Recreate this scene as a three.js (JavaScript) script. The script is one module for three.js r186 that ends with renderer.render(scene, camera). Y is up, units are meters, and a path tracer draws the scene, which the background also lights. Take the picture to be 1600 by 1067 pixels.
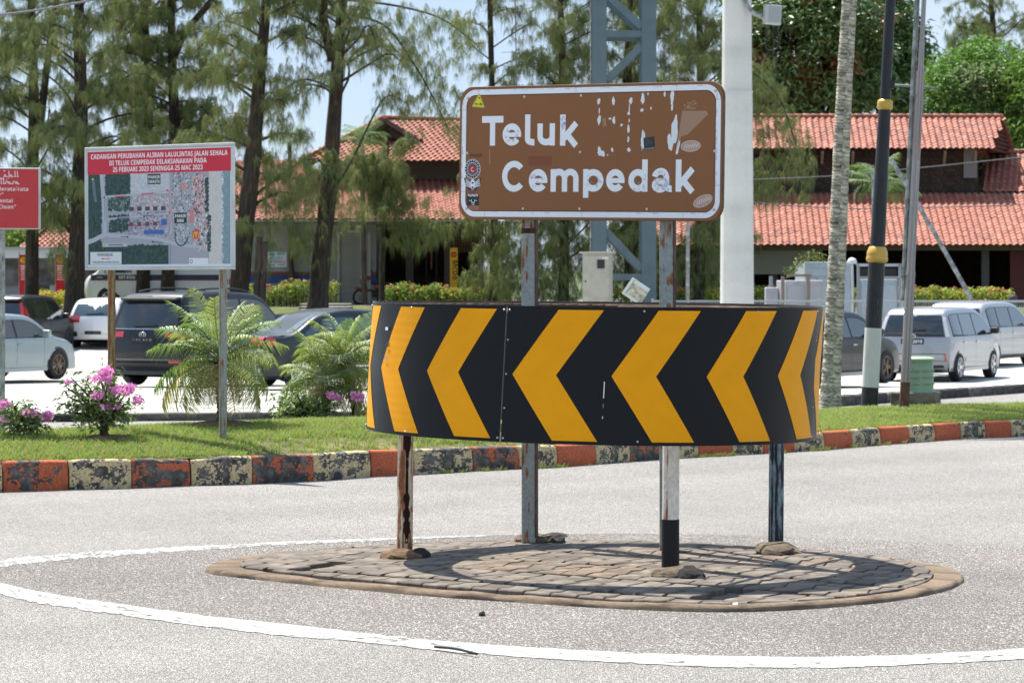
import * as THREE from 'three';
import { RoundedBoxGeometry } from 'three/addons/geometries/RoundedBoxGeometry.js';
import { mergeGeometries } from 'three/addons/utils/BufferGeometryUtils.js';

// ---------------------------------------------------------------- camera, sky, sun, exposure
const F = 4700, HOR = 420, EYE = 1.6;                 // focal length in photo pixels, horizon row, eye height
const scene = new THREE.Scene();
const camera = new THREE.PerspectiveCamera(2 * Math.atan(533.5 / F) * 180 / Math.PI, 1600 / 1067, 0.5, 4000);
camera.position.set(0, EYE, 0);
camera.lookAt(0, EYE, -10);
camera.setViewOffset(1600, 1067, 0, 533.5 - HOR, 1600, 1067);
camera.focus = 15.4; camera.userData.fStop = 11;
const renderer = new THREE.WebGLRenderer({ antialias: true });
renderer.setSize(1024, 682);
renderer.toneMapping = THREE.LinearToneMapping;
renderer.toneMappingExposure = 1.95;
renderer.shadowMap.enabled = true;

const SUN = new THREE.Vector3(-0.30, 1, -0.40).normalize();
const sun = new THREE.DirectionalLight(new THREE.Color().setRGB(1.0, 0.955, 0.88), 4.8);
sun.position.copy(SUN).multiplyScalar(120).add(new THREE.Vector3(0, 0, -50));
sun.target.position.set(0, 0, -50);
sun.castShadow = true; sun.shadow.radius = 1;
sun.shadow.mapSize.set(4096, 4096);
Object.assign(sun.shadow.camera, { left: -70, right: 70, top: 70, bottom: -70, near: 1, far: 300 });
scene.add(sun, sun.target);

// ---------------------------------------------------------------- small maths and noise
function rng(seed) { let a = seed >>> 0; return () => { a = (a + 0x6D2B79F5) | 0; let t = Math.imul(a ^ (a >>> 15), 1 | a); t = (t + Math.imul(t ^ (t >>> 7), 61 | t)) ^ t; return ((t ^ (t >>> 14)) >>> 0) / 4294967296; }; }
const R0 = rng(7);
const lerp = (a, b, t) => a + (b - a) * t, clamp = (v, a, b) => Math.min(b, Math.max(a, v)), sstep = (a, b, v) => { const t = clamp((v - a) / (b - a), 0, 1); return t * t * (3 - 2 * t); };
const h2 = (x, y) => { let n = Math.imul(x, 374761393) + Math.imul(y, 668265263); n = Math.imul(n ^ (n >>> 13), 1274126177); return ((n ^ (n >>> 16)) >>> 0) / 4294967296; };
function vnoise(x, y, p = 0) { const xi = Math.floor(x), yi = Math.floor(y), fx = x - xi, fy = y - yi, u = fx * fx * (3 - 2 * fx), v = fy * fy * (3 - 2 * fy), m = (a) => p ? ((a % p) + p) % p : a;
  return lerp(lerp(h2(m(xi), m(yi)), h2(m(xi + 1), m(yi)), u), lerp(h2(m(xi), m(yi + 1)), h2(m(xi + 1), m(yi + 1)), u), v); }
function fbm(x, y, o = 4, p = 0) { let s = 0, a = 0.5, n = 0; for (let i = 0; i < o; i++) { s += a * vnoise(x, y, p); n += a; x = x * 2 + (p ? 0 : 17.3); y = y * 2 + (p ? 0 : 9.1); p *= 2; a *= 0.5; } return s / n; }
function interp(tab, x) { if (x <= tab[0][0]) return tab[0][1] + (tab[1][1] - tab[0][1]) * (x - tab[0][0]) / (tab[1][0] - tab[0][0]); for (let i = 1; i < tab.length; i++) if (x <= tab[i][0] || i === tab.length - 1) { const a = tab[i - 1], b = tab[i]; return a[1] + (b[1] - a[1]) * (x - a[0]) / (b[0] - a[0]); } }
const V = (x, y, z) => new THREE.Vector3(x, y, z);
// a photo pixel and a distance along the view give a point; with a ground height, the pixel gives the distance
const P = (x, y, d) => V((x - 800) / F * d, EYE - (y - HOR) / F * d, -d);
const onGround = (x, y, h = 0) => P(x, y, (EYE - h) * F / (y - HOR));

{ // sky: one clear, slightly hazy dome with thin high cloud
  const w = 512, h = 256, d = new Float32Array(w * h * 4);
  for (let j = 0; j < h; j++) for (let i = 0; i < w; i++) {
    const el = ((j + 0.5) / h - 0.5) * Math.PI, az = ((i + 0.5) / w - 0.5) * 2 * Math.PI;
    const dir = V(Math.cos(el) * Math.cos(az), Math.sin(el), Math.cos(el) * Math.sin(az));
    const up = Math.max(0, dir.y), t = Math.pow(up, 0.45);
    let r = lerp(0.52, 0.15, t), g = lerp(0.62, 0.29, t), b = lerp(0.70, 0.56, t);
    const c = Math.max(0, dir.dot(SUN)), glow = 0.5 * Math.pow(c, 6) + 0.7 * Math.pow(c, 40);
    r += glow; g += glow * 0.97; b += glow * 0.92;
    const cl = sstep(0.47, 0.75, fbm(i / w * 24, j / h * 26, 4)) * sstep(0.0, 0.1, up) * 0.4;
    r = lerp(r, 0.78, cl); g = lerp(g, 0.8, cl); b = lerp(b, 0.83, cl);
    if (dir.y < 0) { r = lerp(r, 0.34, sstep(0, 0.1, -dir.y)); g = lerp(g, 0.33, sstep(0, 0.1, -dir.y)); b = lerp(b, 0.30, sstep(0, 0.1, -dir.y)); }
    d.set([r * 0.8, g * 0.8, b * 0.8, 1], (j * w + i) * 4);
  }
  const t = new THREE.DataTexture(d, w, h, THREE.RGBAFormat, THREE.FloatType);
  t.mapping = THREE.EquirectangularReflectionMapping; t.magFilter = t.minFilter = THREE.LinearFilter; t.needsUpdate = true;
  scene.background = t; scene.environment = t;
}

// ---------------------------------------------------------------- names, things, parts
const taken = new Map();
function numbered(n) { const k = taken.get(n) || 0; taken.set(n, k + 1); return k ? n + '_' + String(k).padStart(3, '0') : n; }
function tag(o, label, category, group) { o.userData.label = label; o.userData.category = category; if (group) o.userData.group = group; return o; }
function thing(name, label, category, pos = [0, 0, 0], turn = 0, group) { const o = new THREE.Group(); o.name = numbered(name); o.position.set(...(pos.isVector3 ? pos.toArray() : pos)); o.rotation.y = turn; scene.add(o); return tag(o, label, category, group); }
function part(name, geo, m, parent) { const o = new THREE.Mesh(Array.isArray(geo) ? (geo.length === 1 ? geo[0] : merge(geo)) : geo, m); o.name = name; o.castShadow = o.receiveShadow = true; parent.add(o); return o; }
function single(name, geo, m, label, category, group) { const o = part(numbered(name), geo, m, scene); return tag(o, label, category, group); }
function struct(name, geo, m) { const o = part(numbered(name), geo, m, scene); o.userData.kind = 'structure'; return o; }
function merge(list) { const g = list.map(a => { const b = a.index ? a.toNonIndexed() : a; for (const k of Object.keys(b.attributes)) if (!['position', 'normal', 'uv'].includes(k)) b.deleteAttribute(k); return b; }); return mergeGeometries(g); }
function inst(name, geo, m, mats, parent, cols, stuff = true) { const o = new THREE.InstancedMesh(geo, m, mats.length); mats.forEach((a, i) => o.setMatrixAt(i, a)); if (cols) cols.forEach((c, i) => o.setColorAt(i, c)); o.name = name; o.castShadow = o.receiveShadow = true; if (stuff) o.userData.kind = 'stuff'; parent.add(o); return o; }
const M4 = (p, e, s) => new THREE.Matrix4().compose(p, e.isQuaternion ? e : new THREE.Quaternion().setFromEuler(new THREE.Euler(e[0], e[1], e[2], 'YXZ')), typeof s === 'number' ? V(s, s, s) : s);

// ---------------------------------------------------------------- geometry helpers
function muv(g, s = 1) { const p = g.attributes.position, n = g.attributes.normal, u = new Float32Array(p.count * 2); for (let i = 0; i < p.count; i++) { const x = Math.abs(n.getX(i)), y = Math.abs(n.getY(i)), z = Math.abs(n.getZ(i)); u[2 * i] = (x > y && x > z ? p.getZ(i) : p.getX(i)) * s; u[2 * i + 1] = (y > x && y > z ? p.getZ(i) : p.getY(i)) * s; } g.setAttribute('uv', new THREE.BufferAttribute(u, 2)); return g; }
function box(w, h, d, x = 0, y = 0, z = 0, ry = 0, rz = 0, rx = 0) { const g = new THREE.BoxGeometry(w, h, d); muv(g); g.rotateX(rx); g.rotateZ(rz); g.rotateY(ry); g.translate(x, y, z); return g; }
function rbox(w, h, d, r, x = 0, y = 0, z = 0, ry = 0, rz = 0, rx = 0) { const g = new RoundedBoxGeometry(w, h, d, 2, r); muv(g); g.rotateX(rx); g.rotateZ(rz); g.rotateY(ry); g.translate(x, y, z); return g; }
function bar(a, b, w, h = w) { const v = b.clone().sub(a), g = new THREE.BoxGeometry(w, v.length(), h); muv(g); g.applyQuaternion(new THREE.Quaternion().setFromUnitVectors(V(0, 1, 0), v.normalize())); const c = a.clone().add(b).multiplyScalar(0.5); g.translate(c.x, c.y, c.z); return g; }
// tapered tube through points; rad: number | array | function(t)
function tube(pts, rad, seg = 8, n = 0, cap = true, cat = true) {
  const N = n || pts.length - 1, cv = cat && pts.length > 2 ? new THREE.CatmullRomCurve3(pts) : null;
  const at = (t) => { if (cv) return cv.getPoint(t); const k = Math.min(pts.length - 2, Math.floor(t * (pts.length - 1))); return pts[k].clone().lerp(pts[k + 1], t * (pts.length - 1) - k); };
  const pos = [], uv = [], idx = []; let nrm = null, len = 0, prev = null;
  for (let i = 0; i <= N; i++) {
    const t = i / N, p = at(t), q = at(Math.min(1, t + 1e-3)).sub(at(Math.max(0, t - 1e-3))).normalize();
    if (!nrm) nrm = (Math.abs(q.y) > 0.9 ? V(1, 0, 0) : V(0, 1, 0)).cross(q).normalize(); else nrm.sub(q.clone().multiplyScalar(nrm.dot(q))).normalize();
    const bn = q.clone().cross(nrm), r = typeof rad === 'function' ? rad(t) : Array.isArray(rad) ? interp(rad.map((v, k) => [k / (rad.length - 1), v]), t) : rad;
    if (prev) len += p.distanceTo(prev); prev = p;
    for (let k = 0; k <= seg; k++) { const a = k / seg * 2 * Math.PI, c = Math.cos(a) * r, s = Math.sin(a) * r; pos.push(p.x + nrm.x * c + bn.x * s, p.y + nrm.y * c + bn.y * s, p.z + nrm.z * c + bn.z * s); uv.push(k / seg * 2 * Math.PI * Math.max(r, 0.01), len); }
    if (i) for (let k = 0; k < seg; k++) { const a = (i - 1) * (seg + 1) + k, b = a + seg + 1; idx.push(a, a + 1, b, a + 1, b + 1, b); }
  }
  if (cap) for (const e of [0, N]) { const c = pos.length / 3, p = at(e / N); pos.push(p.x, p.y, p.z); uv.push(0, 0); for (let k = 0; k < seg; k++) { const a = e * (seg + 1) + k; e ? idx.push(a, a + 1, c) : idx.push(a + 1, a, c); } }
  return geo(pos, uv, idx);
}
function geo(pos, uv, idx, col) { const g = new THREE.BufferGeometry(); g.setAttribute('position', new THREE.Float32BufferAttribute(pos, 3)); g.setAttribute('uv', new THREE.Float32BufferAttribute(uv, 2)); if (col) g.setAttribute('color', new THREE.Float32BufferAttribute(col, 3)); if (idx) g.setIndex(idx); g.computeVertexNormals(); return g; }
const cyl = (r0, r1, h, x = 0, y = 0, z = 0, seg = 20) => { const g = new THREE.CylinderGeometry(r1, r0, h, seg); const u = g.attributes.uv; for (let i = 0; i < u.count; i++) u.setXY(i, u.getX(i) * 6.28 * r0, u.getY(i) * h); g.translate(x, y + h / 2, z); return g; };
function lathe(pts, seg = 24) { return new THREE.LatheGeometry(pts.map(a => new THREE.Vector2(a[0], a[1])), seg); }
function grid(nu, nv, fn, uvf) { const pos = [], uv = [], idx = []; for (let j = 0; j <= nv; j++) for (let i = 0; i <= nu; i++) { const p = fn(i / nu, j / nv); pos.push(p.x, p.y, p.z); const q = uvf ? uvf(i / nu, j / nv, p) : [p.x, -p.z]; uv.push(q[0], q[1]); } for (let j = 0; j < nv; j++) for (let i = 0; i < nu; i++) { const a = j * (nu + 1) + i; idx.push(a, a + 1, a + nu + 1, a + 1, a + nu + 2, a + nu + 1); } return geo(pos, uv, idx); }
function lump(w, h, d, seed, rough = 0.25) { const g = new THREE.IcosahedronGeometry(1, 3), p = g.attributes.position; for (let i = 0; i < p.count; i++) { let x = p.getX(i), y = p.getY(i), z = p.getZ(i); const n = 1 + rough * (fbm(x * 2.5 + seed, y * 2.5 + z * 3.1 + seed, 3) - 0.5) * 2; x = Math.sign(x) * Math.pow(Math.abs(x), 0.75); z = Math.sign(z) * Math.pow(Math.abs(z), 0.75); p.setXYZ(i, x * w / 2 * n, Math.max(-0.2, y) * h * n, z * d / 2 * n); } g.computeVertexNormals(); return muv(g); }

// ---------------------------------------------------------------- textures and materials
function canvas(w, h, draw) { const c = document.createElement('canvas'); c.width = w; c.height = h; const g = c.getContext('2d'); draw(g, w, h); return c; }
function ctex(w, h, draw, srgb = true, rep = true) { const t = new THREE.CanvasTexture(canvas(w, h, draw)); if (srgb) t.colorSpace = THREE.SRGBColorSpace; if (rep) t.wrapS = t.wrapT = THREE.RepeatWrapping; t.anisotropy = 8; return t; }
function dtex(w, h, fn, srgb = false) { const d = new Uint8Array(w * h * 4); for (let j = 0; j < h; j++) for (let i = 0; i < w; i++) { const c = fn(i, j); const k = (j * w + i) * 4; if (typeof c === 'number') d[k] = d[k + 1] = d[k + 2] = c; else { d[k] = c[0]; d[k + 1] = c[1]; d[k + 2] = c[2]; } d[k + 3] = 255; } const t = new THREE.DataTexture(d, w, h); t.wrapS = t.wrapT = THREE.RepeatWrapping; t.magFilter = THREE.LinearFilter; t.minFilter = THREE.LinearMipmapLinearFilter; t.generateMipmaps = true; if (srgb) t.colorSpace = THREE.SRGBColorSpace; t.needsUpdate = true; return t; }
function rep(t, sx, sy = sx) { const c = t.clone(); c.repeat.set(sx, sy); c.needsUpdate = true; return c; }
const C = (r, g, b) => new THREE.Color().setRGB(r, g, b);
const std = (c, roughness = 0.8, o = {}) => new THREE.MeshStandardMaterial({ color: c.isColor ? c : new THREE.Color(c), roughness, side: THREE.DoubleSide, ...o });
const phy = (c, roughness = 0.8, o = {}) => new THREE.MeshPhysicalMaterial({ color: c.isColor ? c : new THREE.Color(c), roughness, side: THREE.DoubleSide, ...o });

const T = {};
{ // stone chips of the road surface: 2048 px = 4 m
  const r = rng(11), chips = [];
  for (let i = 0; i < 105000; i++) chips.push([r() * 2048, r() * 2048, 1.4 + 4.2 * r() * r(), r() * 3.14, 0.5 + 0.5 * r(), r(), r()]);
  const paint = (hgt) => (g, w) => { g.fillStyle = hgt ? '#202020' : '#67615b'; g.fillRect(0, 0, w, w);
    for (const [x, y, s, a, e, c, t] of chips) { const v = hgt ? 90 + 160 * c : t < 0.1 ? 115 + c * 50 : 196 + c * 56; g.fillStyle = hgt ? `rgb(${v},${v},${v})` : t > 0.95 ? `rgb(${v},${v * 0.92},${v * 0.84})` : `rgb(${v},${v * 0.99},${v * 0.975})`;
      g.save(); g.translate(x, y); g.rotate(a); g.beginPath(); const k = s * e; g.moveTo(-s, -k * 0.3); g.lineTo(-s * 0.4, -k); g.lineTo(s * 0.7, -k * 0.7); g.lineTo(s, k * 0.4); g.lineTo(0, k); g.lineTo(-s * 0.8, k * 0.6); g.fill(); g.restore(); } };
  T.chips = ctex(2048, 2048, paint(false)); T.chipsH = ctex(2048, 2048, paint(true), false);
}
T.grit = dtex(512, 512, (i, j) => 90 + 110 * fbm(i / 16, j / 16, 5, 32) + 50 * h2(i, j));                       // fine relief
T.mott = dtex(512, 512, (i, j) => { const n = fbm(i / 64, j / 64, 6, 8), v = 150 + 150 * (n - 0.5) + 34 * (h2(i, j) - 0.5); return [clamp(v + 62, 0, 255), clamp(v + 60, 0, 255), clamp(v + 55, 0, 255)]; }, true);  // pale mottle, multiplies a colour
T.soft = dtex(256, 256, (i, j) => { const v = 232 + 34 * (fbm(i / 32, j / 32, 5, 8) - 0.5) + 10 * (h2(i, j) - 0.5); return [v, v, v - 3]; }, true);
T.bark = dtex(256, 256, (i, j) => { const n = fbm(i / 8, j / 42.67, 4, 32) * 0.7 + 0.3 * vnoise(i / 4, j / 32, 64); return 60 + 190 * n; });
T.barkC = dtex(256, 256, (i, j) => { const n = fbm(i / 8, j / 42.67, 4, 32), m = fbm(i / 32, j / 32, 3, 8); const v = 70 + 150 * n; return [v * (0.9 + 0.2 * m), v * 0.92, v * (0.95 - 0.2 * m)]; }, true);
T.rust = (seed, base, cover, spots, under) => ctexRust(seed, base, cover, spots, under);
function ctexRust(seed, base, cover, streak, under) { return dtex(128, 512, (i, j) => { const n = fbm(i / 16 + seed, j / 32 + seed, 5), s = fbm(i / 5 + seed * 3, j / 160 + seed, 3); const k = sstep(cover - 0.07, cover + 0.05, n * (1 - streak) + s * streak); const q = fbm(i / 6, j / 6 + seed, 3); const ru = under ? under.map(v => v * (0.75 + 0.5 * q)) : [105 + 70 * q, 62 + 45 * q, 36 + 30 * q], g = 0.86 + 0.24 * q; return [0, 1, 2].map(c => clamp(lerp(base[c] * g, ru[c], k), 0, 255)); }, true); }

const M = {};
M.road = std(C(0.93, 0.935, 0.92), 0.95, { map: rep(T.chips, 0.72), bumpMap: rep(T.chipsH, 0.72), bumpScale: 0.0035, vertexColors: true });
M.annulus = std(C(1, 0.985, 0.95), 0.95, { map: rep(T.chips, 0.42), bumpMap: rep(T.chipsH, 0.42), bumpScale: 0.014, vertexColors: true });
M.concreteLot = std(C(0.66, 0.65, 0.61), 0.95, { map: rep(T.mott, 0.15), bumpMap: rep(T.grit, 0.5), bumpScale: 0.004 });
M.conc = std(C(0.36, 0.34, 0.30), 0.95, { map: rep(T.mott, 0.8), bumpMap: rep(T.grit, 2), bumpScale: 0.006 });
M.concDark = std(C(0.13, 0.125, 0.115), 0.95, { map: rep(T.mott, 0.8), bumpMap: rep(T.grit, 2), bumpScale: 0.01 });
M.soil = std(C(0.2, 0.12, 0.07), 1, { map: rep(T.mott, 1), bumpMap: rep(T.grit, 2), bumpScale: 0.02 });
M.black = std(C(0.012, 0.012, 0.013), 0.55);
M.dark = std(C(0.03, 0.03, 0.032), 0.75);
M.galv = std(C(0.42, 0.44, 0.45), 0.5, { metalness: 0.4, map: rep(T.mott, 1.5) });
M.white = std(C(0.78, 0.78, 0.76), 0.55, { map: rep(T.soft, 0.6) });
M.bark = std(C(0.19, 0.165, 0.135), 1, { map: rep(T.barkC, 1.4, 0.7), bumpMap: rep(T.bark, 1.4, 0.7), bumpScale: 0.05 });
M.barkGrey = std(C(0.36, 0.34, 0.3), 1, { map: rep(T.barkC, 2, 1), bumpMap: rep(T.bark, 2, 1), bumpScale: 0.03 });
const leafMat = (r, g, b, tr = 0.35, rough = 0.95) => phy(C(r, g, b), rough, { transmission: tr, thickness: 0 });
// ================================================================ THE GROUND
// level of the ground: the road in front is flat, it falls gently behind the verge to the car park and rises again to the shops
const drop = (d) => d < 29 ? 0 : d < 65 ? -0.025 * (d - 29) : d < 88 ? -0.9 : d < 97 ? lerp(-0.9, -0.12, sstep(88, 97, d)) : d < 107 ? lerp(-0.12, 0.25, (d - 97) / 10) : 0.25;
const kerbB = [[-190, 775], [0, 769], [107, 765.5], [206, 763], [298, 759], [395, 756.5], [491, 752], [580, 745], [648, 742], [740, 736], [872, 730], [986, 721.5], [1093, 714], [1194, 709], [1290, 703], [1378, 695], [1423, 692], [1463, 689], [1503, 686], [1583, 683], [1800, 673]];
const kerbX = [-300, -190, -93, 4, 107, 206, 298, 395, 491, 580, 648, 740, 812, 872, 933, 986, 1038, 1093, 1146, 1194, 1243, 1290, 1334, 1378, 1423, 1463, 1503, 1542, 1583, 1622, 1660, 1700, 1745, 1790, 1840];
const kerbP = kerbX.map(x => onGround(x, interp(kerbB, x), 0));
const kerbD = kerbP.map(p => [p.x, -p.z]);                                      // front edge of the verge: X -> distance
const backD = [[-9, 21.5], [-4.5, 25.6], [-2.75, 27.0], [-1.3, 28.0], [0, 29], [1.3, 30], [3, 31.7], [3.6, 32.6], [4.8, 33.3], [5.6, 33.7], [9, 36]];
const kerbH = (X) => interp([[-4, 0.222], [-1.2, 0.205], [0.5, 0.178], [2.6, 0.16], [6, 0.16]], X);
function vergeY(X, d) { const a = interp(kerbD, X) + 0.1, b = interp(backD, X), t = clamp((d - a) / (b - a), 0, 1), hm = interp([[-5, 0.06], [-2.6, 0.125], [-1, 0.13], [0.5, 0.09], [3, 0.05], [6, 0.02]], X); return lerp(kerbH(X) - 0.012, 0.03 + drop(d), sstep(0.5, 1, t)) + hm * Math.sin(Math.PI * Math.min(1, t * 1.25)) + 0.012 * (fbm(X * 3, d * 3, 3) - 0.5); }
{
  const roadGrid = (x0, x1, d0, d1, nu, nv, lift, col, amp) => { const g = grid(nu, nv, (u, v) => { const x = lerp(x0, x1, u), d = lerp(d0, d1, v); return V(x, drop(d) + lift, -d); }); const p = g.attributes.position, c = []; for (let i = 0; i < p.count; i++) { const X = p.getX(i), D = -p.getZ(i), n = 1 + amp * (fbm(X * 0.35 + 3, D * 0.22 + 1, 4) - 0.5) + amp * 0.5 * (fbm(X * 2.2, D * 0.8, 3) - 0.5) + amp * 0.7 * (fbm(X * 0.12 + D * 0.1 + 7, D * 1.6 - X * 1.3, 4) - 0.5); c.push(n, n * 0.995, n * 0.985); } g.setAttribute('color', new THREE.Float32BufferAttribute(c, 3)); return g; };
  struct('road', roadGrid(-30, 30, -12, 62, 300, 300, 0, null, 0.34), M.road);
  struct('ground', grid(40, 60, (u, v) => { const d = lerp(-300, 2500, Math.pow(v, 2.2)); return V(lerp(-1500, 1500, u), d < 128 ? -1.6 : -0.2, -d); }), std(C(0.12, 0.16, 0.06), 1, { map: rep(T.mott, 0.1) }));
}
// ---- paved island of the roundabout
const islePx = [[320, 886], [332, 876], [360, 868], [430, 857], [520, 850], [620, 844], [740, 839.5], [860, 838], [980, 839.5], [1100, 844], [1200, 849], [1300, 857], [1390, 867], [1450, 877], [1490, 888], [1508, 902], [1500, 913], [1465, 925], [1400, 936.5], [1310, 946], [1220, 951.5], [1130, 954], [1020, 951.5], [900, 945], [780, 937], [660, 928.5], [540, 917.5], [440, 907], [370, 897], [335, 892]];
const isle = islePx.map(([x, y]) => onGround(x, y, 0.055 - 0.045 * clamp((y - 850) / 60, 0, 1))).map(p => [p.x, p.z]);
const isleC = [isle.reduce((s, p) => s + p[0], 0) / isle.length, isle.reduce((s, p) => s + p[1], 0) / isle.length];
const isleCv = new THREE.CatmullRomCurve3(isle.map(p => V(p[0], 0, p[1])), true);
const isleOut = isleCv.getPoints(160).slice(0, -1);
const isleIn = isleOut.map((p, i) => { const k = V(isleC[0] - p.x, 0, isleC[1] - p.z), l = k.length(), end = Math.pow(Math.abs(p.x - isleC[0]) / 2, 6); return p.clone().addScaledVector(k, (0.062 + 0.12 * end + 0.016 * (fbm(i * 0.4, 3, 3) - 0.5)) / l); });
const hull = (pts) => { const p = [...pts].sort((a, b) => a[0] - b[0] || a[1] - b[1]), cr = (o, a, b) => (a[0] - o[0]) * (b[1] - o[1]) - (a[1] - o[1]) * (b[0] - o[0]), half = (q) => { const h = []; for (const t of q) { while (h.length > 1 && cr(h[h.length - 2], h[h.length - 1], t) <= 0) h.pop(); h.push(t); } h.pop(); return h; }; return [...half(p), ...half(p.reverse())]; };
const isleTop = (x, z) => 0.038 + 0.022 * (1 - clamp(((x - isleC[0]) / 2) ** 2 + ((z - isleC[1]) / 1.75) ** 2, 0, 1));
{
  const g = thing('traffic_island', 'low oval paved island of grey interlocking blocks under the chevron barrier', 'traffic island');
  { // tan mortar rim
    const pos = [], uv = [], idx = [], n = 160; for (let i = 0; i <= n; i++) { const o = isleOut[i % n], q = isleIn[i % n], e = 0.03 * (fbm(i * 0.35, 8.2, 3) - 0.5), h = 0.029 + 0.012 * (fbm(i * 0.5, 2, 3) - 0.5);
      const k = V(q.x - o.x, 0, q.z - o.z).normalize(); const row = [[o.x - k.x * e, -0.02, o.z - k.z * e], [o.x + k.x * (0.006 + e), h - 0.014, o.z + k.z * (0.006 + e)], [o.x + k.x * 0.02, h, o.z + k.z * 0.02], [q.x, h + 0.004, q.z], [q.x + k.x * 0.01, 0.0, q.z + k.z * 0.01]];
      row.forEach((p, j) => { pos.push(...p); uv.push(i * 0.08, j * 0.05); }); if (i) for (let j = 0; j < 4; j++) { const a = (i - 1) * 5 + j, b = a + 5; idx.push(a, b, a + 1, a + 1, b, b + 1); } }
    part('mortar_rim', geo(pos, uv, idx), std(C(0.36, 0.265, 0.185), 1, { map: rep(T.mott, 2), bumpMap: rep(T.grit, 4), bumpScale: 0.014 }), g);
    const sh = new THREE.Shape(isleIn.map(p => new THREE.Vector2(p.x, -p.z))); const bed = new THREE.ShapeGeometry(sh); bed.rotateX(-Math.PI / 2); bed.translate(0, 0.018, 0); part('sand_bed', muv(bed), std(C(0.075, 0.06, 0.05), 1, { map: rep(T.mott, 2), bumpMap: rep(T.grit, 3), bumpScale: 0.01 }), g);
  }
  const tones = [0.178, 0.186, 0.196, 0.19, 0.204].map((v, i) => std(C(v * 1.2, v, v * (0.84 - 0.012 * i)), 0.95, { map: rep(T.mott, 1.4 + 0.3 * i), bumpMap: rep(T.grit, 3), bumpScale: 0.004 }));
  tones.push(std(C(0.262, 0.195, 0.145), 0.95, { map: rep(T.mott, 2), bumpMap: rep(T.grit, 3), bumpScale: 0.004 }));
  // rows run at -33 degrees; each block is a lozenge with wavy sides that fit one another
  const A = -0.58, ex = [Math.cos(A), -Math.sin(A)], ez = [Math.sin(-A) * -1, -Math.cos(A)], bw = 0.15, bl = 0.5, poly0 = hull(isleIn.map(p => [p.x, p.z]));
  const dirU = [Math.cos(0.58), Math.sin(0.58)], dirV = [Math.cos(2.66 + 0.0) * -0.42 + 0.05, -0.93]; // u to the right and nearer, v away
  const wave = (t) => 0.025 * (Math.abs(((t * 2 + 0.25) % 1 + 1) % 1 - 0.5) * 4 - 1), wave2 = (s) => 0.042 * Math.sin(s * 2 * Math.PI);
  const toW = (u, v) => { const uu = u * bw, vv = v * bl; return [isleC[0] + dirU[0] * uu + dirV[0] * vv, isleC[1] + dirU[1] * uu + dirV[1] * vv]; };
  const clip = (pl) => { let out = pl; const n = poly0.length, s = Math.sign(poly0.reduce((a, p, i) => { const q = poly0[(i + 1) % n]; return a + p[0] * q[1] - q[0] * p[1]; }, 0)); for (let i = 0; i < n && out.length; i++) { const a = poly0[i], b = poly0[(i + 1) % n], side = (p) => s * ((b[0] - a[0]) * (p[1] - a[1]) - (b[1] - a[1]) * (p[0] - a[0])); const inp = out; out = []; for (let k = 0; k < inp.length; k++) { const p = inp[k], q = inp[(k + 1) % inp.length], sp = side(p), sq = side(q); if (sp >= 0) out.push(p); if ((sp >= 0) !== (sq >= 0)) { const t = sp / (sp - sq); out.push([lerp(p[0], q[0], t), lerp(p[1], q[1], t)]); } } } return out; };
  const area = (pl) => Math.abs(pl.reduce((a, p, i) => { const q = pl[(i + 1) % pl.length]; return a + p[0] * q[1] - q[0] * p[1]; }, 0)) / 2;
  const r = rng(5), stains = [[P(780, 880, 15.6), 0.3], [P(930, 888, 15.5), 0.35], [P(1290, 880, 15.8), 0.5], [P(1200, 872, 16.2), 0.35], [P(660, 885, 15.6), 0.3]];
  for (let v = -7; v <= 7; v++) for (let u = -26; u <= 26; u++) {
    const us = u + (v & 1 ? 0.5 : 0), pl = [], N = 5, gap = 0.042, gv = 0.024;
    for (let k = 0; k <= N; k++) { const t = k / N; pl.push([us + gap + wave(t + v) / bw, v + gv + t * (1 - 2 * gv) + 0]); }
    for (let k = 0; k <= N; k++) { const t = 1 - k / N; pl.push([us + 1 - gap + wave(t + v) / bw, v + gv + t * (1 - 2 * gv)]); }
    const w = clip(pl.map(([a, b]) => toW(a, b + wave2(a - 0.0) / bl * 1.2))); if (w.length < 3 || area(w) < 0.0025) continue;
    const cx = w.reduce((s, p) => s + p[0], 0) / w.length, cz = w.reduce((s, p) => s + p[1], 0) / w.length;
    let y = isleTop(cx, cz) + 0.004 * (r() - 0.5); const tx = 0.02 * (r() - 0.5), tz = 0.016 * (r() - 0.5); r();
    if (Math.hypot(cx - P(505, 884, 15.7).x, (cz + 15.55) * 0.5) < 0.1 || Math.hypot(cx - 1.02, (cz + 14.35) * 0.6) < 0.1) y -= 0.026;
    const top = (p, d) => [p[0], y - d + tx * (p[0] - cx) + tz * (p[1] - cz), p[1]], pos = [], uv = [], idx = [], n = w.length, ins = (p) => { const dx = cx - p[0], dz = cz - p[1], l = Math.hypot(dx, dz) || 1; return [p[0] + dx / l * 0.006, p[1] + dz / l * 0.006]; };
    const sgn = w.reduce((a, p, i) => { const q = w[(i + 1) % n]; return a + p[0] * q[1] - q[0] * p[1]; }, 0) > 0;
    const quad = (a, b, c, d) => { const k = pos.length / 3; for (const p of [a, b, c, d]) { pos.push(...p); uv.push(p[0] + p[1] * 0.01 + v * 0.37, p[2] + u * 0.61); } sgn ? idx.push(k, k + 1, k + 2, k, k + 2, k + 3) : idx.push(k, k + 2, k + 1, k, k + 3, k + 2); };
    const tris = THREE.ShapeUtils.triangulateShape(w.map(p => new THREE.Vector2(...ins(p))), []), k0 = pos.length / 3; w.forEach(p => { const q = top(ins(p), 0); pos.push(...q); uv.push(q[0] + v * 0.37, q[2] + u * 0.61); });
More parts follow.
